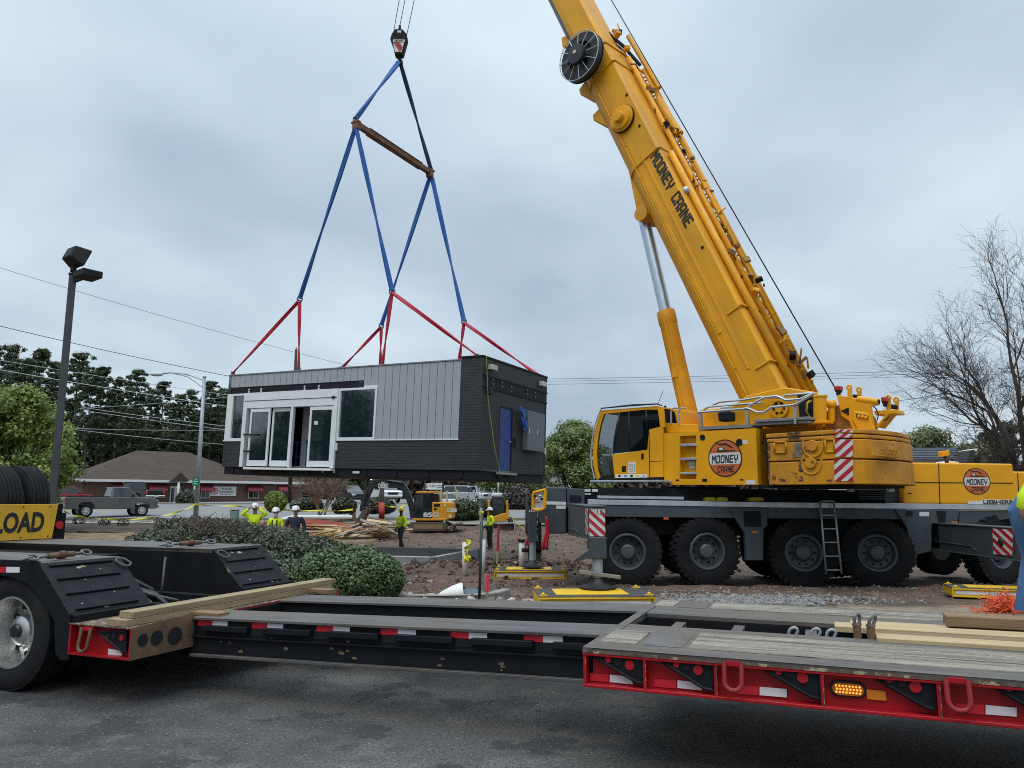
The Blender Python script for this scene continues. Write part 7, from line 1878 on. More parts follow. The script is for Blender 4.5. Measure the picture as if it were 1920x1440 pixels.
leaf(fx(308, 500)[0], fx(200, 500)[0], -.05, zd0+.04, zl1); leaf(fx(418, 500)[0], fx(312, 500)[0], .03, zd0+.04, zl1)
dl = leaf(fx(655, 500)[0], fx(525, 500)[0], -.05, zd0+.04, zl1)
mb = MB(); x = fx(566, 440)[0]; mbx(mb, x-.08, x+.08, -.056, -.05, fx(566, 455)[1], fx(566, 435)[1], lab_w); mb.build('label', dl, WM[dl])
mb = MB(); mbx(mb, fx(655, 700)[0]-.05, fx(190, 700)[0]+.05, -.20, .02, CH-.09, CH-.015, trimw); mb.build('threshold', mod, bevel=.006)
for y in (508, 598):
    a, b = FR.px(*zm(165, y), .09), FR.px(*zm(205 if y > 550 else 240, y), .09); mb = MB(); mb.cyl(a, b, .03, black_m, 8); mb.build('clamp', mod)
mb = MB(); c = FR.px(*zm(655, 305), .08); mb.box(c, (.14, .05, .08), black_m, rz=-.5); mb.build('sensor', mod)
mb = MB(); x, z = fx(672, 573); mbx(mb, x-.06, x+.05, -.05, 0, z-.14, z+.10, lab_w); mb.build('push_button', mod)
# blue furniture seen inside
bluef = mat('blue_furniture', (.012, .07, .20), .5)
for k, (x, y) in enumerate(((fx(462, 600)[0], .8), (fx(350, 600)[0], 1.3), (fx(590, 600)[0], 1.2), (fx(250, 600)[0], 1.0))):
    mb = MB(); 
    for dx in (-.2, .2):
        for dy in (-.2, .2): mbx(mb, x+dx-.03, x+dx+.03, y+dy, y+dy+.05, CH+.06, CH+.95, bluef)
    mbx(mb, x-.26, x+.26, y-.25, y+.25, CH+.92, CH+.98, bluef); mbx(mb, x-.2, x+.2, y-.2, y-.16, CH+.40, CH+.45, bluef); mb.build('inside_bench', mod)
# end wall: trims, service door, cabinets, lights
for (ya, za), (yb, zb_) in (((1470, 182), (1820, 281)), ((1490, 250), (1820, 336))):
    pass
zA1 = ez_(1480, 184)[1]; zA2 = ez_(1495, 252)[1]
mb = MB(); mbx(mb, -.035, 0, .0, MWD, zA1-.02, zA1+.03, fasc); mbx(mb, -.035, 0, .0, MWD, zA2-.02, zA2+.03, fasc); mb.build('trim_rail', mod)
mb = MB(); mbx(mb, -.012, 0, .10, MWD-.05, zA2+.03, zA1-.02, fasc); mb.build('end_sign_band', mod)
for u, v in ((1520, 222), (1570, 236), (1622, 262), (1708, 278), (1752, 293)):
    y, z = ez_(u, v); mb = MB()
    for dz in (-.07, .07): c = mp(-.012, y, z+dz); mb.cyl(c, c-MX*.03, .035, mat('grey_bolt', (.12, .12, .13), .5), 8)
    mb.build('bolt', mod)
for (a, b, c_, d_) in ((1498, 1528, 126, 163), (1776, 1798, 218, 250)):
    y0, z1 = ez_(a, b and c_); y1, z0 = ez_(b, d_); mb = MB(); mbx(mb, -.16, 0, y0, y1, z0, z1, mat('cream_lamp', (.52, .49, .42), .5)); mb.build('wall_lamp', mod, bevel=.01)
y, z = ez_(1502, 270); mb = MB(); mbx(mb, -.12, 0, y-.08, y+.1, z-.12, z+.1, black_m); mb.build('camera_box', mod, bevel=.01)
mb = MB(); mbx(mb, .0, TW+.1, d0y, d0y+.06, CH, d1z, fasc); mbx(mb, .0, TW+.1, d1y-.06, d1y, CH, d1z, fasc); mbx(mb, .0, TW+.1, d0y+.06, d1y-.06, d1z-.06, d1z, fasc); fr_o = mb.build('door_frame', mod)
dR = Matrix.Rotation(0, 3, 'Z'); mb = MB(); mbx(mb, .02, .07, d0y+.06, d1y-.06, CH+.03, d1z-.06, mat('blue_door', (.008, .032, .19), .4, var=.06)); dr = mb.build('service_door', mod, bevel=.006)
mb = MB(); c = mp(.02, d1y-.18, lerp(CH, d1z, .47)); mb.cyl(c, c-MX*.07, .02, chrome, 8); mb.cyl(c-MX*.06, c-MX*.06-MY*.13, .014, chrome, 6); mb.build('handle', dr, WM[dr])
mb = MB(); mbx(mb, -.22, .0, d0y-.1, d1y+.0, CH-.07, CH-.01, mat('step_grey', (.30, .30, .29), .6)); mb.build('door_sill', mod)
cabm = mat('cabinet_grey', (.135, .15, .165), .45, .2, var=.06)
for a, b, c_, d_ in ((1690, 1733, 378, 600), (1736, 1776, 390, 606)):
    y0, z1 = ez_(a, c_); y1, z0 = ez_(b, d_); mb = MB(); mbx(mb, -.20, 0, y0, y1, z0, z1, cabm); o = mb.build('electrical_cabinet', mod, bevel=.012)
    mb = MB(); mbx(mb, -.215, -.20, y0+.05, y0+.09, (z0+z1)/2-.1, (z0+z1)/2+.06, chrome); mb.build('handle', o, WM[o])
y0, z1 = ez_(1640, 360); mb = MB(); vs = []; fs = []
rb_ = random.Random(4)
for k in range(7):
    y, z = ez_(1652+rb_.uniform(-4, 26), 372+k*17); s = .09+.05*rb_.random()
    c = mp(-.10-rb_.random()*.1, y, z); mb.prism([c+MY*s*cos(a)*.7*rb_.uniform(.5, 1.2)+MZ*s*sin(a)*rb_.uniform(.6, 1.3) for a in [2*pi*i/7 for i in range(7)]], -MX*.04, mat('blue_sheet', (.01, .10, .42), .5, var=.2))
mb.build('blue_wrapping', mod)
y, z = ez_(1643, 548); mb = MB(); mbx(mb, -.08, 0, y-.05, y+.08, z-.15, z+.12, black_m); mb.build('meter_box', mod)
y, z = ez_(1803, 596); mb = MB(); mbx(mb, -.06, 0, y-.05, y+.06, z-.12, z+.1, lab_w); mb.build('outlet_box', mod)
# roof bits
mb = MB(); mb.cyl(mp(8.9, 2.2, z_top-.3), mp(8.9, 2.2, z_top+.10), .05, galv, 8); mb.build('vent_pipe', mod)
mb = MB(); mb.tube([mp(6.6, .8, z_top-.3), mp(6.6, .8, z_top+.18), mp(6.3, .8, z_top+.24)], .03, galv, 6); mb.build('conduit', mod)

# ================================================================ RIGGING
sling_b = mat('blue_sling', (.006, .085, .30), .7, var=.2, scale=2.5); sling_d = mat('dark_blue_sling', (.012, .03, .10), .7, var=.2); sling_r = mat('red_sling', (.40, .006, .03), .7, var=.18)
S1, S2 = at(666, 231, 24.75), at(808, 322, 28.85)
S2.z = S1.z
HK = at(748, 116, 26.7)
fpl, rpl = Plane(MB0+MY*.25, -MY), Plane(MB0+MY*(MWD-.25), -MY)
J1, J2, J3, J4 = fpl.px(562, 560), fpl.px(735, 545), rpl.px(715, 610), rpl.px(870, 602)
zt0_ = z_top+.03
AP = [fpl.px(437, 699), fpl.px(560, 691), fpl.px(717, 684), fpl.px(894, 666), rpl.px(641, 690), rpl.px(713, 684), rpl.px(861, 676), rpl.px(1010, 704)]
def sling(name, label, a, b, w, m, tw=2.2):
    mb = MB(); mb.strap(a, b, w, .075 if m is not sling_r else .05, m, tw, .0, 14, wide=(1, .25, 0)); return tag(mb.build(name, org=b), label, 'sling', 'blue lifting slings' if 'blue' in label else 'red lifting slings')
e1, e2 = S1-UP*.22, S2-UP*.22
sling('lifting_sling', 'short blue sling from the hook to the near end of the spreader bar', HK, S1+UP*.15, .17, sling_b)
sling('lifting_sling', 'dark blue sling from the hook to the far end of the spreader bar', HK+V((.05, 0, -.03)), S2+UP*.15, .15, sling_d, 3)
sling('lifting_sling', 'leftmost long blue sling below the near end of the spreader bar', e1, J1, .15, sling_d if False else sling_b, 2.6)
sling('lifting_sling', 'inner long blue sling below the near end of the spreader bar', e1+V((.05, 0, 0)), J2, .15, sling_b, 3)
sling('lifting_sling', 'inner long blue sling below the far end of the spreader bar', e2-V((.05, 0, 0)), J3, .16, sling_b, 2.4)
sling('lifting_sling', 'rightmost long blue sling below the far end of the spreader bar', e2+V((.05, 0, 0)), J4, .17, sling_b, 2.9)
rl_ = ['outermost red sling at the left front corner of the lifted building', 'short steep red sling near the left of the front parapet', 'near steep red sling at the middle of the front parapet', 'long red sling to the front right corner of the dark parapet',
       'slanting red sling to the middle of the rear parapet', 'steep red sling at the middle of the rear parapet', 'steep red sling beside the charcoal corner of the rear parapet', 'long red sling to the far right corner of the lifted building']
for k, (j, a) in enumerate(((J1, 0), (J1, 1), (J2, 2), (J2, 3), (J3, 4), (J3, 5), (J4, 6), (J4, 7))): sling('lifting_sling', rl_[k], j-UP*.06, AP[a], .12, sling_r, 2+k*.2)
for k, (j, l) in enumerate(((J1, 'left front'), (J2, 'right front'), (J3, 'left rear'), (J4, 'right rear'))):
    mb = MB(); mb.tube([j+V((.09*cos(a), .02*sin(a), .12*sin(a)-.02)) for a in [2*pi*i/14 for i in range(14)]], .028, sh_m, 7, True); tag(mb.build('shackle', org=j), 'steel shackle joining the blue and red slings above the %s of the lifted building' % l, 'shackle')
for a in AP:
    mb = MB(); mb.obox(a-V((.06, .05, .12)), V((.12, 0, 0)), V((0, .10, 0)), V((0, 0, .16)), t_rust); mb.build('lifting_lug', mod)
# spreader bar
rust_o = mat('rusty_spreader', (.16, .075, .040), .8, var=.35, scale=4, chip=(.32, .22, .10), chip_amt=.35, chip_scale=6)
sb = thing('spreader_bar', 'rusty steel spreader bar hanging between the blue slings', 'spreader bar', S1)
d = (S2-S1); Ls = d.length; d.normalize(); x = V((-d.y, d.x, 0))
mb = MB(); mb.obox(S1+d*.2-x*.09-UP*.10, d*(Ls-.4), x*.18, UP*.20, rust_o); mb.obox(S1+d*.7-x*.12-UP*.12, d*(Ls-1.4), x*.24, UP*.02, rust_o); mb.obox(S1+d*.7-x*.12+UP*.10, d*(Ls-1.4), x*.24, UP*.02, rust_o); mb.build('bar', sb, bevel=.01)
for c, s in ((S1, 1), (S2, -1)):
    mb = MB(); mb.obox(c-d*.02*s-x*.13-UP*.22, d*.20*s, x*.26, UP*.34, rust_o); mb.cyl(c-x*.18+UP*.05, c+x*.18+UP*.05, .045, rust_o, 10); mb.build('end_fitting', sb, bevel=.015)
    for dz in (.16, -.24):
        mb = MB(); mb.tube([c+d*.0+V((.07*cos(a), 0, .10*sin(a)+dz)) for a in [2*pi*i/12 for i in range(12)]], .024, rust_o, 6, True); mb.build('shackle', sb)
# hook block
HB = at(749, 80, 26.7)
hb = thing('hook_block', 'black crane hook block with red and white stripes and steel ropes', 'hook block', HK)
k = HB.y/FPX/.93
hx, hz = V((1, 0, 0)), V((0, 0, 1)); hq = lambda u, v, o=0: V((HB.x+(u-749)*k, HB.y-o, HB.z-(v-80)*k*1.04))
mb = MB(); out = [(741, 57), (755, 57), (763, 66), (765, 76), (762, 88), (757, 108), (742, 108), (737, 88), (732, 76), (735, 66)]
mb.prism([hq(u, v, .16) for u, v in out], V((0, .32, 0)), mat('hook_block_black', (.008, .008, .009), .65, spec=.2, var=.2)); mb.build('cheek_plate', hb, bevel=.04, seg=2)
mb = MB(); mb.lathe([(.30, -.03), (.30, .03), (.05, .03), (.05, -.03)], hq(750, 74), V((0, 1, 0)), cdark, 20, True); mb.build('sheave', hb)
mb = MB(); a, b, c_, d_ = [hq(u, v, .165) for u, v in ((738, 85), (759, 85), (755, 103), (742, 103))]; stripes(mb, None, a, b, b+(d_-a), d_, 2, lean=.8) if False else None
mb.prism([a, b, c_, d_], V((0, -.004, 0)), white_p)
for s in (0, .5):
    mb.prism([hq(lerp(738, 750, s)+0, lerp(85, 85, s), .171), hq(lerp(745, 757, s), 85, .171), hq(lerp(756, 758, s), lerp(99, 89, s), .171), hq(lerp(751, 757, s), lerp(103, 94, s), .171)], V((0, -.002, 0)), red_p)
mb.build('warning_panel', hb)
mb = MB(); mb.prism([hq(738, 79, .165), hq(760, 79, .165), hq(760, 84, .165), hq(738, 84, .165)], V((0, -.004, 0)), lab_w); mb.build('name_plate', hb)
mb = MB(); font_text(mb, 'LIEBHERR', hq(740, 83.2, .170), hx, hz, (0, -1, 0), 3.4*k, ink, 18*k, .04, .002); mb.build('lettering', hb)
mb = MB(); mb.prism([hq(746, 61, .165), hq(753, 61, .165), hq(753, 65, .165), hq(746, 65, .165)], V((0, -.004, 0)), lab_w); mb.build('label', hb)
mb = MB(); mb.cyl(hq(748.5, 57), hq(749, 46), .05, cdark, 8); mb.build('rope_socket', hb)
mb = MB(); P = [hq(749, 106), hq(749, 112), hq(753, 116), hq(754, 121), hq(750, 125), hq(745, 122), hq(744, 117)]; mb.tube(P, [.07, .06, .06, .06, .055, .045, .02], cdark, 8); mb.build('hook', hb)
hdc = hd_+BA*.55-BB*.1
for (u, v), (dx, dy) in (((736.5, 66), (-.45, 0)), ((749, 46), (0, .05)), ((762, 68), (.45, .1))):
    mb = MB(); mb.tube([hq(u, v), V((hdc.x+dx, hdc.y+dy, hdc.z-.3))], .014, rope_m, 5); mb.build('hoist_rope', cr)
# tag line hanging from the near corner
tl_m = mat('tag_line', (.30, .36, .06), .8)
mb = MB(); a = mp(-.05, .12, MH); P = [a, mp(-.06, .3, 2.4), mp(-.08, .75, 1.0), mp(-.1, 1.15, .2), at(935, 900, 23.6), at(948, 945, 24.2), at(962, 975, 22.5), at(985, 995, 20.3)]
Q = []
for i in range(len(P)-1):
    for t in (0, .5): Q.append(P[i].lerp(P[i+1], t))
mb.tube(Q+[P[-1]], .012, tl_m, 5); tag(mb.build('tag_line', org=P[0]), 'thin yellow green tag line hanging from the charcoal corner', 'rope')
# ================================================================ PEOPLE
skin_m = mat('skin', (.30, .16, .11), .6, var=.08); skin_d = mat('dark_skin', (.11, .055, .035), .6, var=.08)
hiv = mat('hi_vis_yellow', (.62, .80, .006), .75, var=.10, scale=5); hivs = mat('reflective_silver', (.50, .51, .50), .35)
dark_c = mat('dark_trousers', (.016, .017, .022), .85, var=.25, scale=6); navy_c = mat('navy_cloth', (.010, .016, .038), .85, var=.2, scale=6)
jeans = mat('blue_jeans', (.045, .115, .24), .85, var=.28, scale=3.5, dirt=(.16, .23, .34), dirt_amt=.6, bump=.3, bscale=12)
boot_m = mat('boot_leather', (.035, .024, .018), .7, var=.3); glove_m = mat('dark_glove', (.02, .02, .022), .8)
hat_w = mat('white_hard_hat', (.72, .72, .72), .3, var=.03); hat_y = mat('yellow_hard_hat', (.72, .46, .01), .3, var=.03); hair_m = mat('dark_hair', (.015, .011, .009), .7)
def skinned(name, verts, edges, radii, m, parent, sub=1, root=0):
    me = bpy.data.meshes.new(name); me.from_pydata([tuple(v) for v in verts], edges, []); me.materials.append(m)
    o = bpy.data.objects.new(name, me); COL.objects.link(o); WM[o] = WM[parent]; o.parent = parent
    md = o.modifiers.new('skin', 'SKIN'); md.use_smooth_shade = True; md.branch_smoothing = .4
    for i, r in enumerate(radii):
        r = r if isinstance(r, tuple) else (r, r); me.skin_vertices[0].data[i].radius = r; me.skin_vertices[0].data[i].use_root = (i == root)
    if sub: s = o.modifiers.new('sub', 'SUBSURF'); s.levels = s.render_levels = sub
    return o
def person(label, W, J, shirt, trousers, hat=None, skin=skin_m, vest=None, gloves=False, extra=None, hair=False, group=None):
    """J: joints of the pose, metres, facing -Y, origin between the feet"""
    root = thing('person', label, 'person', None, group)
    D = dict(pelvis=(0, 0, .95), waist=(0, 0, 1.08), chest=(0, 0, 1.27), neck=(0, 0, 1.45), chin=(0, -.01, 1.53), head=(0, -.015, 1.62), crown=(0, 0, 1.72),
             sl=(.17, 0, 1.40), el=(.24, .02, 1.13), wl=(.25, -.06, .90), sr=(-.17, 0, 1.40), er=(-.24, .02, 1.13), wr=(-.25, -.06, .90),
             hl=(.09, 0, .90), kl=(.10, -.02, .50), al=(.10, .02, .09), tl=(.11, -.14, .04), hr=(-.09, 0, .90), kr=(-.10, -.02, .50), ar=(-.10, .02, .09), tr=(-.11, -.14, .04))
    D.update(J); D = {k: V(v) for k, v in D.items()}
    vs, es, rs, ix = [], [], [], {}
    def add(k, p, r, frm=None):
        ix[k] = len(vs); vs.append(V(p)); rs.append(r)
        if frm is not None: es.append((ix[frm], ix[k]))
    add('pelvis', D['pelvis'], .115); add('waist', D['waist'], .115, 'pelvis'); add('chest', D['chest'], (.13, .13), 'waist'); add('neck', D['neck'], .055, 'chest'); add('chin', D['chin'], .060, 'neck')
    add('head', D['head'], .088, 'chin'); add('crown', D['crown'], .055, 'head')
    for s in 'lr':
        add('s'+s, D['s'+s], .058, 'chest'); add('e'+s, D['e'+s], .042, 's'+s); add('w'+s, D['w'+s], .028, 'e'+s)
        dirw = (D['w'+s]-D['e'+s]).normalized(); hp = D['w'+s]+dirw*.07; add('p'+s, hp, (.036, .026), 'w'+s)
        side = dirw.cross(V((1, 0, 0)) if abs(dirw.x) < .8 else V((0, 1, 0))).normalized()
        for q in range(4):
            f0 = hp+dirw*.03+side*(.014*(q-1.5)*1.6); add('f%s%d' % (s, q), f0, .009, 'p'+s); add('g%s%d' % (s, q), f0+dirw*(.055-.006*abs(q-1.5))+V((0, -.012, 0)), .007, 'f%s%d' % (s, q))
        add('t'+s+'h', D['w'+s]+dirw*.04+side*.04, .010, 'w'+s); add('t'+s+'i', D['w'+s]+dirw*.085+side*.052, .008, 't'+s+'h')
        add('h'+s, D['h'+s], .09, 'pelvis'); add('k'+s, D['k'+s], .058, 'h'+s); add('a'+s, D['a'+s], .042, 'k'+s); add('o'+s, D['t'+s], .035, 'a'+s)
    fwd = V((0, -1, 0)) if not extra or 'face' not in extra else V(extra['face'])
    skinned('body', vs, es, rs, skin, root)
    # face
    hc = D['head']; mb = MB(); sd = V((0, 0, 1)).cross(fwd).normalized()
    mb.tube([hc+fwd*.080+UP*.012, hc+fwd*.108-UP*.022, hc+fwd*.088-UP*.03], [.010, .014, .008], skin, 6); mb.build('nose', root)
    for s in (-1, 1):
        mb = MB(); mb.sphere(hc+fwd*.082+sd*.032*s+UP*.02, .011, ink, 8, 6); mb.build('eye', root); mb = MB(); mb.sphere(hc+sd*.092*s-UP*.005, .026, skin, 8, 6, (.5, .7, 1.2)); mb.build('ear', root)
    mb = MB(); mb.obox(hc+fwd*.083-sd*.022-UP*.056, sd*.044, fwd*.008, UP*.009, mat('lips', (.20, .08, .06), .6)); mb.build('mouth', root)
    # clothes
    cv, ce, crd = [D['pelvis']-(D['waist']-D['pelvis'])*.6, D['waist'], D['chest'], D['neck']-(D['neck']-D['chest'])*.22], [(0, 1), (1, 2), (2, 3)], [(.155, .155), (.15, .15), (.165, .165), .085]
    for s in 'lr':
        n = len(cv); dw = (D['w'+s]-D['e'+s]); cv += [D['s'+s], D['e'+s], D['w'+s]-dw.normalized()*.01]; crd += [.082, .066, .050]; ce += [(2, n), (n, n+1), (n+1, n+2)]
    sh = skinned('shirt', cv, ce, crd, shirt, root)
    mb = MB(); wv = D['waist']-(D['waist']-D['pelvis'])*.55
    for s in 'lr':
        h, k, a = D['h'+s], D['k'+s], D['a'+s]; c0 = wv.lerp(h, .35); c0.x = h.x*.62
        P = [wv+V((h.x*.35, 0, 0)), c0, h, h.lerp(k, .35), h.lerp(k, .75), k, k.lerp(a, .35), k.lerp(a, .75), a+V((0, 0, .005)), a+V((0, 0, -.03))]
        mb.tube(P, [.080, .098, .100, .090, .076, .070, .069, .064, .064, .070], trousers, 14)
    mb.build('trousers', root)
    for s in 'lr':
        a, t = D['a'+s], D['t'+s]; skinned('boot', [a+V((0, 0, .05)), a, t], [(0, 1), (1, 2)], [.055, .056, (.05, .045)], boot_m, root)
        if gloves: dirw = (D['w'+s]-D['e'+s]).normalized(); skinned('glove', [D['w'+s]-dirw*.02, D['w'+s]+dirw*.07, D['w'+s]+dirw*.14], [(0, 1), (1, 2)], [.042, .046, .03], glove_m, root)
    up_h = (D['crown']-D['chin']).normalized()
    if hat:
        c = D['head']+up_h*.045; mb = MB(); mb.lathe([(.128, 0), (.128, .02), (.12, .06), (.095, .105), (.05, .128), (.001, .134)], c, up_h, hat, 20); mb.lathe([(.128, 0), (.155, -.006), (.155, .004), (.128, .012)], c+fwd*.012, up_h, hat, 20, True); mb.build('hard_hat', root)
        mb = MB(); mb.obox(c+fwd*.12-sd*.07-up_h*.006, sd*.14, fwd*.07-up_h*.012, up_h*.010, hat); mb.build('hat_peak', root)
    if hair: mb = MB(); mb.sphere(D['head']+up_h*.02, .10, hair_m, 14, 9); mb.build('hair', root)
    if vest:
        mb = MB(); c = D['waist'].lerp(D['chest'], .3); R_ = .158
        mb.lathe([(R_+.004, -.02), (R_+.006, .03)], c, (D['chest']-D['waist']).normalized(), vest, 24); o = mb.build('reflective_band', root); o.modifiers.new('t', 'SOLIDIFY').thickness = .006
    if extra and 'mask' in extra: mb = MB(); mb.sphere(D['chin']+fwd*.045+UP*.01, .066, white_m, 12, 8, (1, .9, 1.05)); mb.build('face_mask', root)
    if extra and 'glasses' in extra: mb = MB(); mb.obox(hc+fwd*.090-sd*.07+UP*.008, sd*.14, fwd*.012, UP*.03, ink); mb.build('sunglasses', root)
    if extra and 'straps' in extra:
        mb = MB()
        for s in (-1, 1): mb.obox(D['chest']+fwd*.166+sd*(.075*s-.02)-UP*.18, sd*.045, fwd*.006, UP*.30, dark_c)
        mb.build('harness', root)
    if extra and 'pouch' in extra: mb = MB(); mb.lathe([(.150, -.03), (.155, .03)], D['pelvis'], UP, dark_c, 20); mb.box(D['pelvis']+V((.15, -.06, -.06)), (.10, .14, .18), dark_c); mb.box(D['pelvis']+V((-.15, -.04, -.06)), (.10, .14, .18), dark_c); mb.build('tool_belt', root)
    root.matrix_world = W
    return root
def stand(u, Y, rz, s=1.0, z=None): p = at(u, 950, Y); g = site_z(p.x, Y) if z is None else z; return TR(p.x, Y, g, rz, s)
person('worker in yellow hard hat and lime top striding past the concrete form', stand(753, 32.0, -.65, .98),
       dict(kl=(.13, -.14, .50), al=(.15, -.16, .09), tl=(.16, -.32, .04), kr=(-.12, .06, .50), ar=(-.14, .26, .12), tr=(-.15, .14, .04), el=(.27, .02, 1.15), wl=(.30, -.12, .95), er=(-.28, .05, 1.15), wr=(-.29, -.02, .90)), hiv, dark_c, hat_y, skin_d, hivs, True)
person('worker in white hard hat and lime top facing left before the loader', stand(919, 32.0, -1.15, .98),
       dict(el=(.27, .05, 1.16), wl=(.20, -.16, 1.00), er=(-.27, .05, 1.16), wr=(-.20, -.14, .98), kr=(-.10, -.04, .5)), hiv, dark_c, hat_w, skin_d, hivs, True, dict(pouch=1))
person('worker in lime top with both hands raised to a white hard hat behind the hedge', stand(479, 25.6, .05, 1.05),
       dict(el=(.40, -.10, 1.42), wl=(.15, -.16, 1.62), er=(-.40, -.10, 1.42), wr=(-.15, -.16, 1.62)), hiv, dark_c, hat_w, skin_m, None, False, dict(glasses=1))
person('worker with white face covering and dark straps over a lime vest behind the hedge', stand(518, 25.0, .1, 1.00), dict(), hiv, dark_c, hat_w, skin_m, None, False, dict(mask=1, straps=1, glasses=1))
person('man in navy pullover and white hard hat standing behind the hedge', stand(555, 25.0, .05, 1.04), dict(sl=(.20, 0, 1.40), sr=(-.20, 0, 1.40), el=(.29, .03, 1.13), er=(-.29, .03, 1.13), wl=(.28, -.05, .92), wr=(-.28, -.05, .92), chest=(0, 0, 1.27)), navy_c, dark_c, hat_w, skin_m)
pr = on_z(1953, 1168, ZD)
person('person in lime top and blue jeans on the trailer deck at the right edge', TR(pr.x, pr.y, ZD, pi/2, 1.0),
       dict(pelvis=(0, -.02, .80), waist=(0, -.12, .95), chest=(0, -.29, 1.14), neck=(0, -.42, 1.28), chin=(0, -.47, 1.31), head=(0, -.54, 1.36), crown=(0, -.62, 1.42),
            sl=(.19, -.32, 1.20), el=(.25, -.47, .98), wl=(.20, -.64, .86), sr=(-.19, -.32, 1.20), er=(-.25, -.47, .98), wr=(-.20, -.64, .86),
            hl=(.09, -.01, .77), hr=(-.09, -.01, .77), kl=(.11, -.06, .44), kr=(-.11, -.02, .44), al=(.11, .03, .10), ar=(-.11, .04, .10), tl=(.12, -.14, .05), tr=(-.12, -.13, .05)), hiv, jeans, None, skin_m, None, False, dict(face=(0, -.8, -.6)), True)

# ================================================================ MACHINES ON THE SITE
dig_y = mat('digger_yellow', (.58, .265, .012), .45, var=.12, scale=3); dig_k = mat('digger_black', (.016, .018, .022), .45, var=.2); track_m = mat('track_steel', (.085, .065, .050), .8, var=.3, scale=6)
ze = lambda x, y: (640+x/5.333, 870+y/5.333)
YE = 41.5; EP = Plane((0, YE, 0), (0, -1, 0))
ge = gz(-4, YE); ex0 = EP.px(*ze(860, 690))
dg_ = thing('excavator', 'yellow tracked digger with black cab and boom reaching left over scrap lumber', 'excavator', V((ex0.x, YE, ge)))
def es_(pts, off, depth, m, mb=None): mb = mb or MB(); mb.prism([EP.px(*ze(*p), off) for p in pts], V((0, depth, 0)), m); return mb
for off in (.0, -1.55):
    mb = MB(); pts = [(690, 580), (1015, 580), (1055, 600), (1060, 640), (1035, 672), (700, 676), (668, 650), (665, 610)]; es_(pts, off, .45, track_m, mb); o = mb.build('track', dg_, bevel=.03)
    mb = MB(); es_([(720, 606), (1010, 604), (1014, 648), (724, 652)], off+.02, .08, mat('track_frame', (.20, .13, .06), .7, var=.3), mb); mb.build('track_frame', dg_)
mb = MB(); es_([(1085, 618), (1110, 604), (1190, 592), (1195, 604), (1125, 620), (1112, 672), (1086, 678)], .1, 2.1, track_m, mb); mb.build('dozer_blade', dg_, bevel=.01)
mb = MB(); es_([(1040, 570), (1110, 600), (1110, 625), (1040, 610)], -.7, .5, track_m, mb); mb.build('blade_arm', dg_)
es_([(905, 382), (1005, 380), (1108, 384), (1113, 440), (1112, 545), (1050, 558), (905, 560)], .0, 2.0, dig_y).build('engine_housing', dg_, bevel=.05, seg=2)
es_([(712, 545), (1050, 545), (1045, 566), (715, 566)], .02, 2.0, dig_y).build('slew_platform', dg_, bevel=.02)
es_([(740, 565), (1010, 565), (1000, 592), (750, 592)], -.5, 1.0, track_m).build('slew_ring', dg_)
mb = MB(); es_([(726, 330), (748, 292), (900, 290), (903, 545), (722, 548)], .0, 1.0, gdark2, mb); cb_ = mb.build('cab', dg_, bevel=.03, seg=2)
mb = MB(); es_([(755, 310), (815, 308), (812, 470), (745, 520), (735, 400)], .012, .01, gdark, mb); es_([(830, 310), (892, 308), (892, 430), (830, 440)], .012, .01, glass_c, mb); mb.build('window', cb_, WM[cb_])
es_([(738, 290), (752, 275), (965, 268), (968, 284), (905, 292)], .02, 1.04, dig_y).build('cab_roof', dg_, bevel=.02)
es_([(905, 300), (965, 292), (975, 380), (905, 380)], -.1, .8, gdark2).build('rear_window', dg_)
mb = MB(); es_([(925, 398), (985, 398), (985, 425), (925, 427)], .015, .02, cdark, mb); es_([(925, 442), (955, 442), (955, 460), (925, 460)], .015, .02, cdark, mb); mb.build('grille', dg_)
mb = MB(); es_([(1028, 398), (1046, 398), (1046, 424), (1028, 424)], .015, .02, lab_w, mb); es_([(1075, 512), (1098, 512), (1098, 535), (1075, 535)], .015, .02, lab_w, mb); mb.build('label', dg_)
a = EP.px(*ze(818, 532), .02); mb = MB(); font_text(mb, '85G', a, (1, 0, 0), UP, (0, -1, 0), .26, lab_w, .85, .04); mb.build('model_lettering', dg_)
a = EP.px(*ze(1055, 480), .02); mb = MB(); font_text(mb, 'DEERE', a, (1, 0, 0), UP, (0, -1, 0), .20, lab_w, .55, .04); mb.build('maker_lettering', dg_)
mb = MB(); es_([(990, 370), (998, 270), (1008, 270), (1006, 372)], -.3, .2, dig_y, mb); mb.build('exhaust', dg_)
boom_p = [(728, 545), (690, 545), (672, 430), (628, 300), (585, 250), (540, 238), (318, 240), (285, 232), (290, 196), (330, 178), (560, 165), (625, 182), (668, 250), (706, 350), (730, 440)]
es_(boom_p, -.75, .35, dig_k).build('boom', dg_, bevel=.03)
es_([(318, 178), (282, 186), (222, 292), (186, 420), (180, 470), (232, 486), (252, 400), (292, 300), (322, 240)], -.72, .30, dig_k).build('stick', dg_, bevel=.03)
mb = MB(); mb.tube([EP.px(*ze(610, 190), -.7), EP.px(*ze(430, 158), -.7), EP.px(*ze(310, 165), -.7)], .07, dig_k, 8); mb.tube([EP.px(*ze(420, 158), -.7), EP.px(*ze(290, 160), -.7)], .04, chrome, 8); mb.build('stick_cylinder', dg_)
mb = MB(); mb.tube([EP.px(*ze(262, 270), -.55), EP.px(*ze(205, 420), -.55), EP.px(*ze(228, 500), -.55)], .06, dig_k, 8); mb.tube([EP.px(*ze(218, 440), -.55), EP.px(*ze(290, 430), -.55), EP.px(*ze(255, 520), -.55)], .05, track_m, 7); mb.build('bucket_cylinder', dg_)
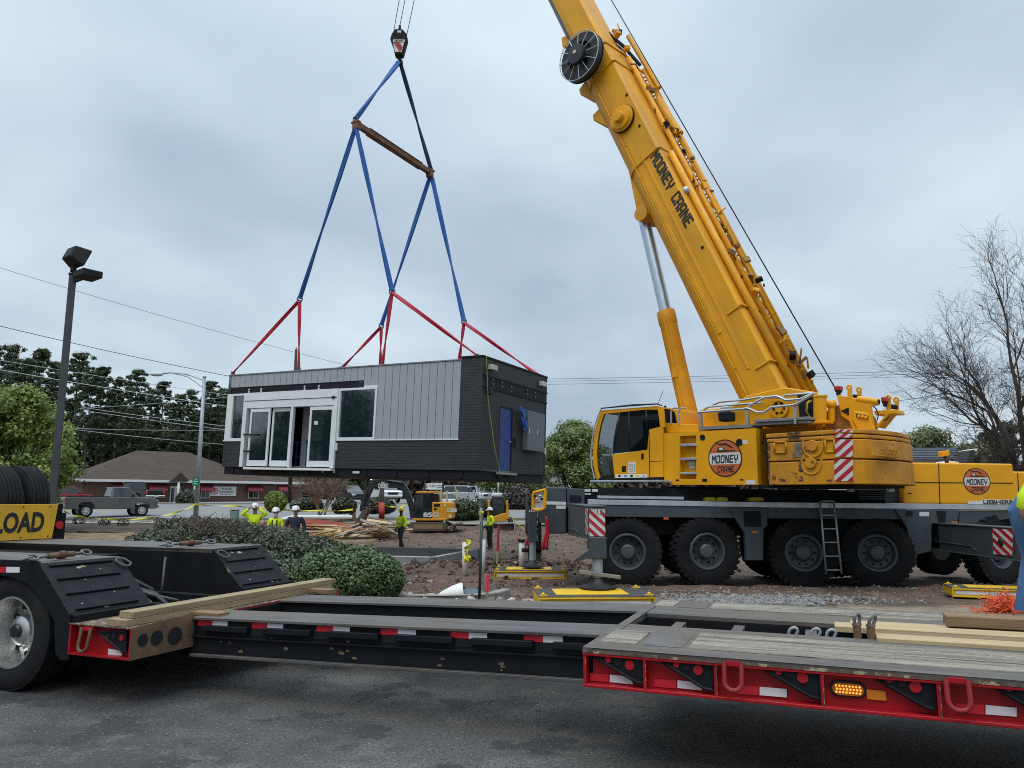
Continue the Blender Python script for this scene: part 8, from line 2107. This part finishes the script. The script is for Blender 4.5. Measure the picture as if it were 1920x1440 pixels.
es_([(150, 560), (205, 470), (262, 440), (270, 465), (215, 560), (232, 610), (190, 690), (95, 688), (105, 640)], -.35, 1.0, track_m).build('bucket', dg_, bevel=.02)
es_([(180, 600), (225, 590), (250, 660), (190, 680)], -.345, .02, hole_shade_m).build('bucket_mouth', dg_)
a = EP.px(*ze(368, 240), -.73); mb = MB(); font_text(mb, 'DEERE', a, (1, .0, 0), UP+V((.0, 0, 0)), (0, -1, 0), .26, lab_w, .56, .05); mb.build('boom_lettering', dg_)
mb = MB(); es_([(396, 178), (430, 176), (430, 196), (396, 198)], -.735, .01, lab_w, mb); mb.build('label', dg_)
# tracked loader seen from the front
YL = 44.0; LP = Plane((0, YL, 0), (0, -1, 0))
lz = lambda x, y: (840+x/6, 880+y/6)
lo0 = LP.px(*lz(570, 680))
ld_ = thing('tracked_loader', 'yellow tracked loader with dark cab facing the camera behind the worker', 'loader', V((lo0.x, YL, gz(lo0.x, YL))))
def ls_(pts, off, depth, m, mb=None): mb = mb or MB(); mb.prism([LP.px(*lz(*p), off) for p in pts], V((0, depth, 0)), m); return mb
ls_([(488, 330), (505, 300), (620, 298), (645, 340), (650, 500), (630, 525), (505, 525), (485, 480)], 0, 1.4, gdark2).build('cab', ld_, bevel=.08, seg=2)
ls_([(515, 330), (612, 328), (628, 395), (500, 398)], .02, .02, gdark).build('windscreen', ld_); ls_([(500, 408), (630, 404), (628, 505), (510, 510)], .02, .02, glass_d).build('front_door', ld_)
for a, b in ((450, 470), (655, 675)):
    ls_([(a, 350), (b, 345), (b+8, 560), (a-4, 560)], .3, 2.0, dig_y).build('lift_arm', ld_, bevel=.03)
ls_([(530, 525), (600, 500), (665, 490), (668, 585), (470, 590), (470, 540)], .25, .9, dig_y).build('chassis', ld_, bevel=.03)
for a, b in ((430, 480), (672, 730)): ls_([(a, 540), (b, 540), (b, 640), (a, 640)], .1, 1.8, track_m).build('track', ld_, bevel=.06)
ls_([(395, 530), (740, 600), (755, 700), (400, 715)] if False else [(560, 612), (752, 606), (756, 700), (560, 712)], .9, .10, track_m).build('bucket_back', ld_, bevel=.01)
mb = MB(); ls_([(545, 606), (756, 600), (756, 612), (545, 618)], 1.1, .5, mat('bucket_edge', (.30, .29, .27), .6, var=.2), mb); ls_([(400, 704), (756, 694), (756, 710), (400, 718)], 1.3, .5, mat('bucket_edge', (.30, .29, .27), .6), mb); ls_([(744, 604), (756, 604), (756, 706), (746, 706)], 1.2, .5, mat('bucket_edge', (.30, .29, .27), .6), mb); mb.build('bucket_edge', ld_)
mb = MB(); ls_([(485, 290), (510, 268), (590, 266), (605, 290), (600, 300), (495, 302)], -.2, 1.0, whitep, mb); mb.build('cab_roof', ld_, bevel=.03)
mb = MB(); mb.cyl(LP.px(*lz(565, 290), -.5), LP.px(*lz(567, 140), -.5), .05, galv, 8); mb.build('mast', ld_)

# ================================================================ CRANE MATS
mat_y = mat('mat_yellow', (.70, .42, .006), .5, var=.10, scale=3, dirt=(.35, .22, .05), dirt_amt=.4); mat_k = mat('mat_top_black', (.035, .036, .040), .7, var=.3, scale=6, dirt=(.09, .07, .055), dirt_amt=.6)
def make_mat(label, W, L=1.76, D=1.15, H=.21):
    root = thing('outrigger_mat', label, 'crane mat', None, 'yellow outrigger mats')
    b = lambda mb, x0, x1, y0, y1, z0, z1, m: mb.obox((x0, y0, z0), (x1-x0, 0, 0), (0, y1-y0, 0), (0, 0, z1-z0), m)
    mb = MB(); b(mb, .03, L-.03, .04, D-.04, 0, H-.02, mat_y); b(mb, 0, L, 0, .04, H-.035, H-.012, mat_y); b(mb, 0, L, 0, .04, 0, .022, mat_y); b(mb, 0, L, D-.04, D, H-.035, H-.012, mat_y)
    for x in (0, L-.022): b(mb, x, x+.022, 0, D, .022, H-.035, mat_y)
    mb.build('frame', root, bevel=.004)
    mb = MB(); b(mb, .06, L-.06, .028, .036, .06, H-.075, white_p); mb.build('reflective_strip', root)
    mb = MB(); b(mb, .0, L, .0, D, H-.012, H, mat_k); mb.build('top_plate', root, bevel=.003)
    mb = MB(); b(mb, L*.16, L*.80, .20, D-.20, H, H+.006, mat_y); mb.build('pad_area', root)
    for x in (.07, L-.07):
        for y in (.10, D-.10):
            mb = MB(); mb.sphere((x, y, H+.02), .03, mat_y, 10, 6); b(mb, x-.06, x+.06, y-.03, y+.03, H, H+.012, mat_y); mb.build('lifting_stud', root)
    root.matrix_world = W; return root
m1 = on_z(1011, 1142, gz(0, 11.6)); MR = .05
om = make_mat('yellow edged mat under the nearest outrigger jack behind the trailer', TR(m1.x, m1.y, gz(m1.x, 12)-.01, MR))
m2 = on_z(927, 1082, gz(0, 18.6)+.02); o = dup(om, TR(m2.x, m2.y, site_z(m2.x+.8, 19.1)+.0, -.02), 'yellow edged mat under the far rear outrigger jack by the concrete form')
m3 = on_z(1786, 1118, gz(7, 12.6)); o = dup(om, TR(m3.x, m3.y, gz(m3.x, 12.4)-.02, -.32)@Matrix.Diagonal((1, .6, .75, 1)), 'yellow edged mat at the far right beside the orange netting')

# ================================================================ SITE ODDS AND ENDS
# concrete form work
A = on_z(815, 1045, -.11); B = on_z(899, 1029, -.11); u_ = (B-A); Lf = u_.length; u_.normalize(); n_ = V((-u_.y, u_.x, 0)); 
cw = thing('concrete_foundation', 'low grey concrete foundation walls in the dirt right of the hedge', 'foundation', A-UP*.5)
fconc = mat('form_concrete', (.21, .225, .225), .8, var=.16, scale=1.5, dirt=(.12, .11, .09), dirt_amt=.5); fconc_t = mat('form_top', (.42, .40, .33), .8, var=.15)
for o_, d_, L_, w_ in ((A, u_, Lf, n_), (A+u_*.18, n_, 6.0, u_*-1), (B, n_, 6.0, u_*-1), (A+n_*6, u_, Lf, n_*-1)):
    mb = MB(); mb.obox(o_-UP*.55, d_*L_, w_*.18, UP*.54, fconc); mb.obox(o_-UP*.01, d_*L_, w_*.18, UP*.014, fconc_t); mb.build('wall', cw, bevel=.006)
# scrap lumber
rl = random.Random(9); pal = [mat('scrap_%s' % n, c, .85, var=.2, scale=4) for n, c in (('pale', (.46, .34, .19)), ('tan', (.36, .25, .14)), ('grey', (.24, .20, .16)), ('orange', (.44, .27, .11)))]
for k in range(75):
    right = k % 3 == 0
    u = rl.gauss(712, 16) if right else rl.uniform(585, 672); Y = rl.uniform(37, 40.5)
    h = rl.random()**1.5*(.75 if right else .48); p = at(u, 980, Y); g = gz(p.x, Y)
    L_ = rl.uniform(.8, 2.4); rz = rl.gauss(0, .35); R = Matrix.Rotation(rz, 3, 'Z')@Matrix.Rotation(rl.gauss(0, .16), 3, 'Y')@Matrix.Rotation(rl.gauss(0, .3), 3, 'X')
    mb = MB(); mb.box((p.x, Y, g+.08+h), (L_, rl.choice([.09, .14, .30]), .04), rl.choice(pal), R=R)
    tag(mb.build('scrap_board'), 'loose scrap board in the lumber heap under the digger bucket', 'board', 'scrap boards in the lumber heap')
def rod(name, label, cat, u, v0, v1, Y, r, m, m_top=None, f=.4, n=8, lean=0):
    a, b = at(u, v1, Y), at(u+lean, v0, Y); a.z = min(a.z, site_z(a.x, Y) if Y < 46 else gz(a.x, Y))
    root = thing(name, label, cat, a); mb = MB(); mb.tube([a-UP*.1, b], r, m, n); mb.build('shaft', root)
    if m_top: mb = MB(); mb.tube([a.lerp(b, f), b], r*1.25, m_top, n); mb.build('top', root)
    return root
wood_s = mat('stake_wood', (.33, .25, .16), .85, var=.2); pink = mat('pink_paint', (.70, .06, .10), .6); green_p = mat('post_green', (.010, .035, .026), .5); pvc = mat('white_pvc', (.60, .60, .58), .5, var=.08)
yt = mat('yellow_tape', (.62, .55, .02), .6, var=.15); redt = mat('red_ribbon', (.42, .02, .05), .6, var=.15)
r_ = rod('fence_post', 'dark green steel fence post standing left of the rear mat', 'post', 898, 962, 1117, 11.75, .022, green_p, lean=6)
rod('survey_stake', 'pink topped stake just right of the green post', 'stake', 912, 1077, 1112, 11.9, .022, wood_s, pink, .45, 4, 3)
rod('survey_stake', 'second pink topped stake half hidden by the green post', 'stake', 899, 1074, 1112, 12.1, .018, wood_s, pink, .5, 4, 2)
rod('grade_stake', 'tall pale stake with white head beside the white hard hat', 'stake', 902, 952, 990, 23, .035, wood_s, pvc, .75, 4, 0)
rod('pvc_pipe', 'white standpipe right behind the green post', 'pipe', 905, 1012, 1041, 20.0, .075, pvc)
rod('pvc_pipe', 'white standpipe with black cap left of the far jack', 'pipe', 978, 1010, 1036, 20.3, .075, pvc, black_m, .88)
p_ = rod('pvc_pipe', 'white standpipe wrapped in yellow tape at the foundation corner', 'pipe', 872, 1017, 1050, 19.6, .07, pvc)
rod('marker_stake', 'stake hung with red ribbon right of the white hard hat worker', 'stake', 932, 986, 1042, 20.5, .03, wood_s, redt, .35, 4, 3)
rod('marker_stake', 'thin bare stake right of the red ribboned stake', 'stake', 938, 1000, 1042, 20.8, .012, wood_s)
rod('wooden_post', 'wooden post with red wrapping standing behind the digger arm', 'post', 716, 905, 968, 47, .15, wood_pole, mat('red_wrap', (.36, .03, .035), .7), .0, 8)
_top = [x for x in KIDS(bpy.data.objects['wooden_post']) if x.name.startswith('top')][0]; _top.scale.z = .48
rod('wooden_post', 'short pale post with yellow tape left of the digger bucket', 'post', 662, 943, 972, 46.4, .18, wood_s)
for u, v0, v1 in ((838, 920, 940), (857, 918, 942), (827, 920, 940)): rod('wooden_post', 'slim pale post standing behind the digger', 'post', u, v0, v1, 50, .06, wood_s)['group'] = 'slim posts behind the digger'
def ribbon(label, pts, w, m, name='barrier_tape', tw=3, cat='tape'):
    mb = MB()
    for (a, b) in zip(pts, pts[1:]): mb.strap(at(*a), at(*b), w, .004, m, tw, .06, 8, wide=(0, 0, 1))
    return tag(mb.build(name), label, cat)
ribbon('yellow barrier tape drooping past the pickup at the left', [(120, 958, 40), (150, 968, 40), (205, 973, 40), (275, 971, 40), (330, 961, 42), (367, 945, 45.2)], .09, yt)
ribbon('yellow barrier tape running behind the hard hats to the digger', [(367, 945, 45.2), (440, 948, 44), (500, 951, 42), (520, 954, 41), (600, 957, 41), (662, 955, 41)], .09, yt)
ribbon('loose yellow tape hanging on the taped standpipe', [(878, 1012, 19.4), (873, 1030, 19.4), (880, 1049, 19.3), (870, 1045, 19.2)], .16, yt, 'tape_tail', 4)
ribbon('yellow tape flapping from the white headed stake', [(902, 958, 22.8), (903, 972, 22.8), (908, 984, 22.6)], .16, yt, 'tape_tail', 2)
ribbon('yellow tape hung between the red wrapped post and the digger arm', [(716, 945, 40.3), (740, 950, 41), (760, 946, 41)], .09, yt)
# long white pipe behind the lumber
a, b = at(536, 971, 40), at(660, 970, 41); mb = MB(); mb.tube([a+V((-.3, 0, -.12)), a+V((.35, 0, .04)), b], .10, pvc, 8); tag(mb.build('drain_pipe'), 'long white pipe lying along the red mulch behind the lumber', 'pipe')
# bucket lying in the dirt, lids
c = on_z(850, 1121, -.08); mb = MB(); vs = []
bk = thing('white_tub', 'white plastic tub lying tipped in the dirt behind the well beam', 'tub', c)
ax = V((-.93, -.1, -.10)).normalized(); mb.lathe([(.20, -.02), (.205, .0), (.17, .16), (.10, .34), (.03, .46), (.001, .47)], c+V((.15, 0, .05)), ax, mat('white_plastic', (.66, .64, .60), .5, var=.08, dirt=(.4, .35, .28), dirt_amt=.4), 20); mb.build('shell', bk)
for nm, lab, u, v, r, m in (('teal_lid', 'small teal lid lying right of the green post', 933, 1113, .085, mat('teal_plastic', (.02, .30, .24), .5)), ('grey_lid', 'flat blue grey plate lying at the foot of the green post', 886, 1114, .20, mat('blue_grey_plastic', (.07, .10, .13), .6))):
    c = on_z(u, v, -.03); mb = MB(); mb.lathe([(r, 0), (r, .03), (r*.9, .04), (.001, .035)], c, V((.05, -.25, 1)), m, 20); tag(mb.build(nm), lab, 'lid')
# orange netting heap
c0 = on_z(1884, 1150, -.02); ro = random.Random(6); mb = MB(); onet = mat('orange_netting', (.72, .11, .035), .6, var=.2)
for k in range(230):
    a = ro.random()*6.28; r = abs(ro.gauss(0, .16)); p = c0+V((cos(a)*r*1.3, sin(a)*r, max(.01, .24-r*.55)*ro.random())); P = [p]
    for j in range(5): P.append(P[-1]+V((ro.gauss(0, .05), ro.gauss(0, .05), ro.gauss(0, .03))))
    for q in P: q.z = max(q.z, c0.z)
    mb.tube(P, .006, onet, 4)
tag(mb.build('safety_netting'), 'heap of orange plastic safety netting at the foot of the right person', 'netting')
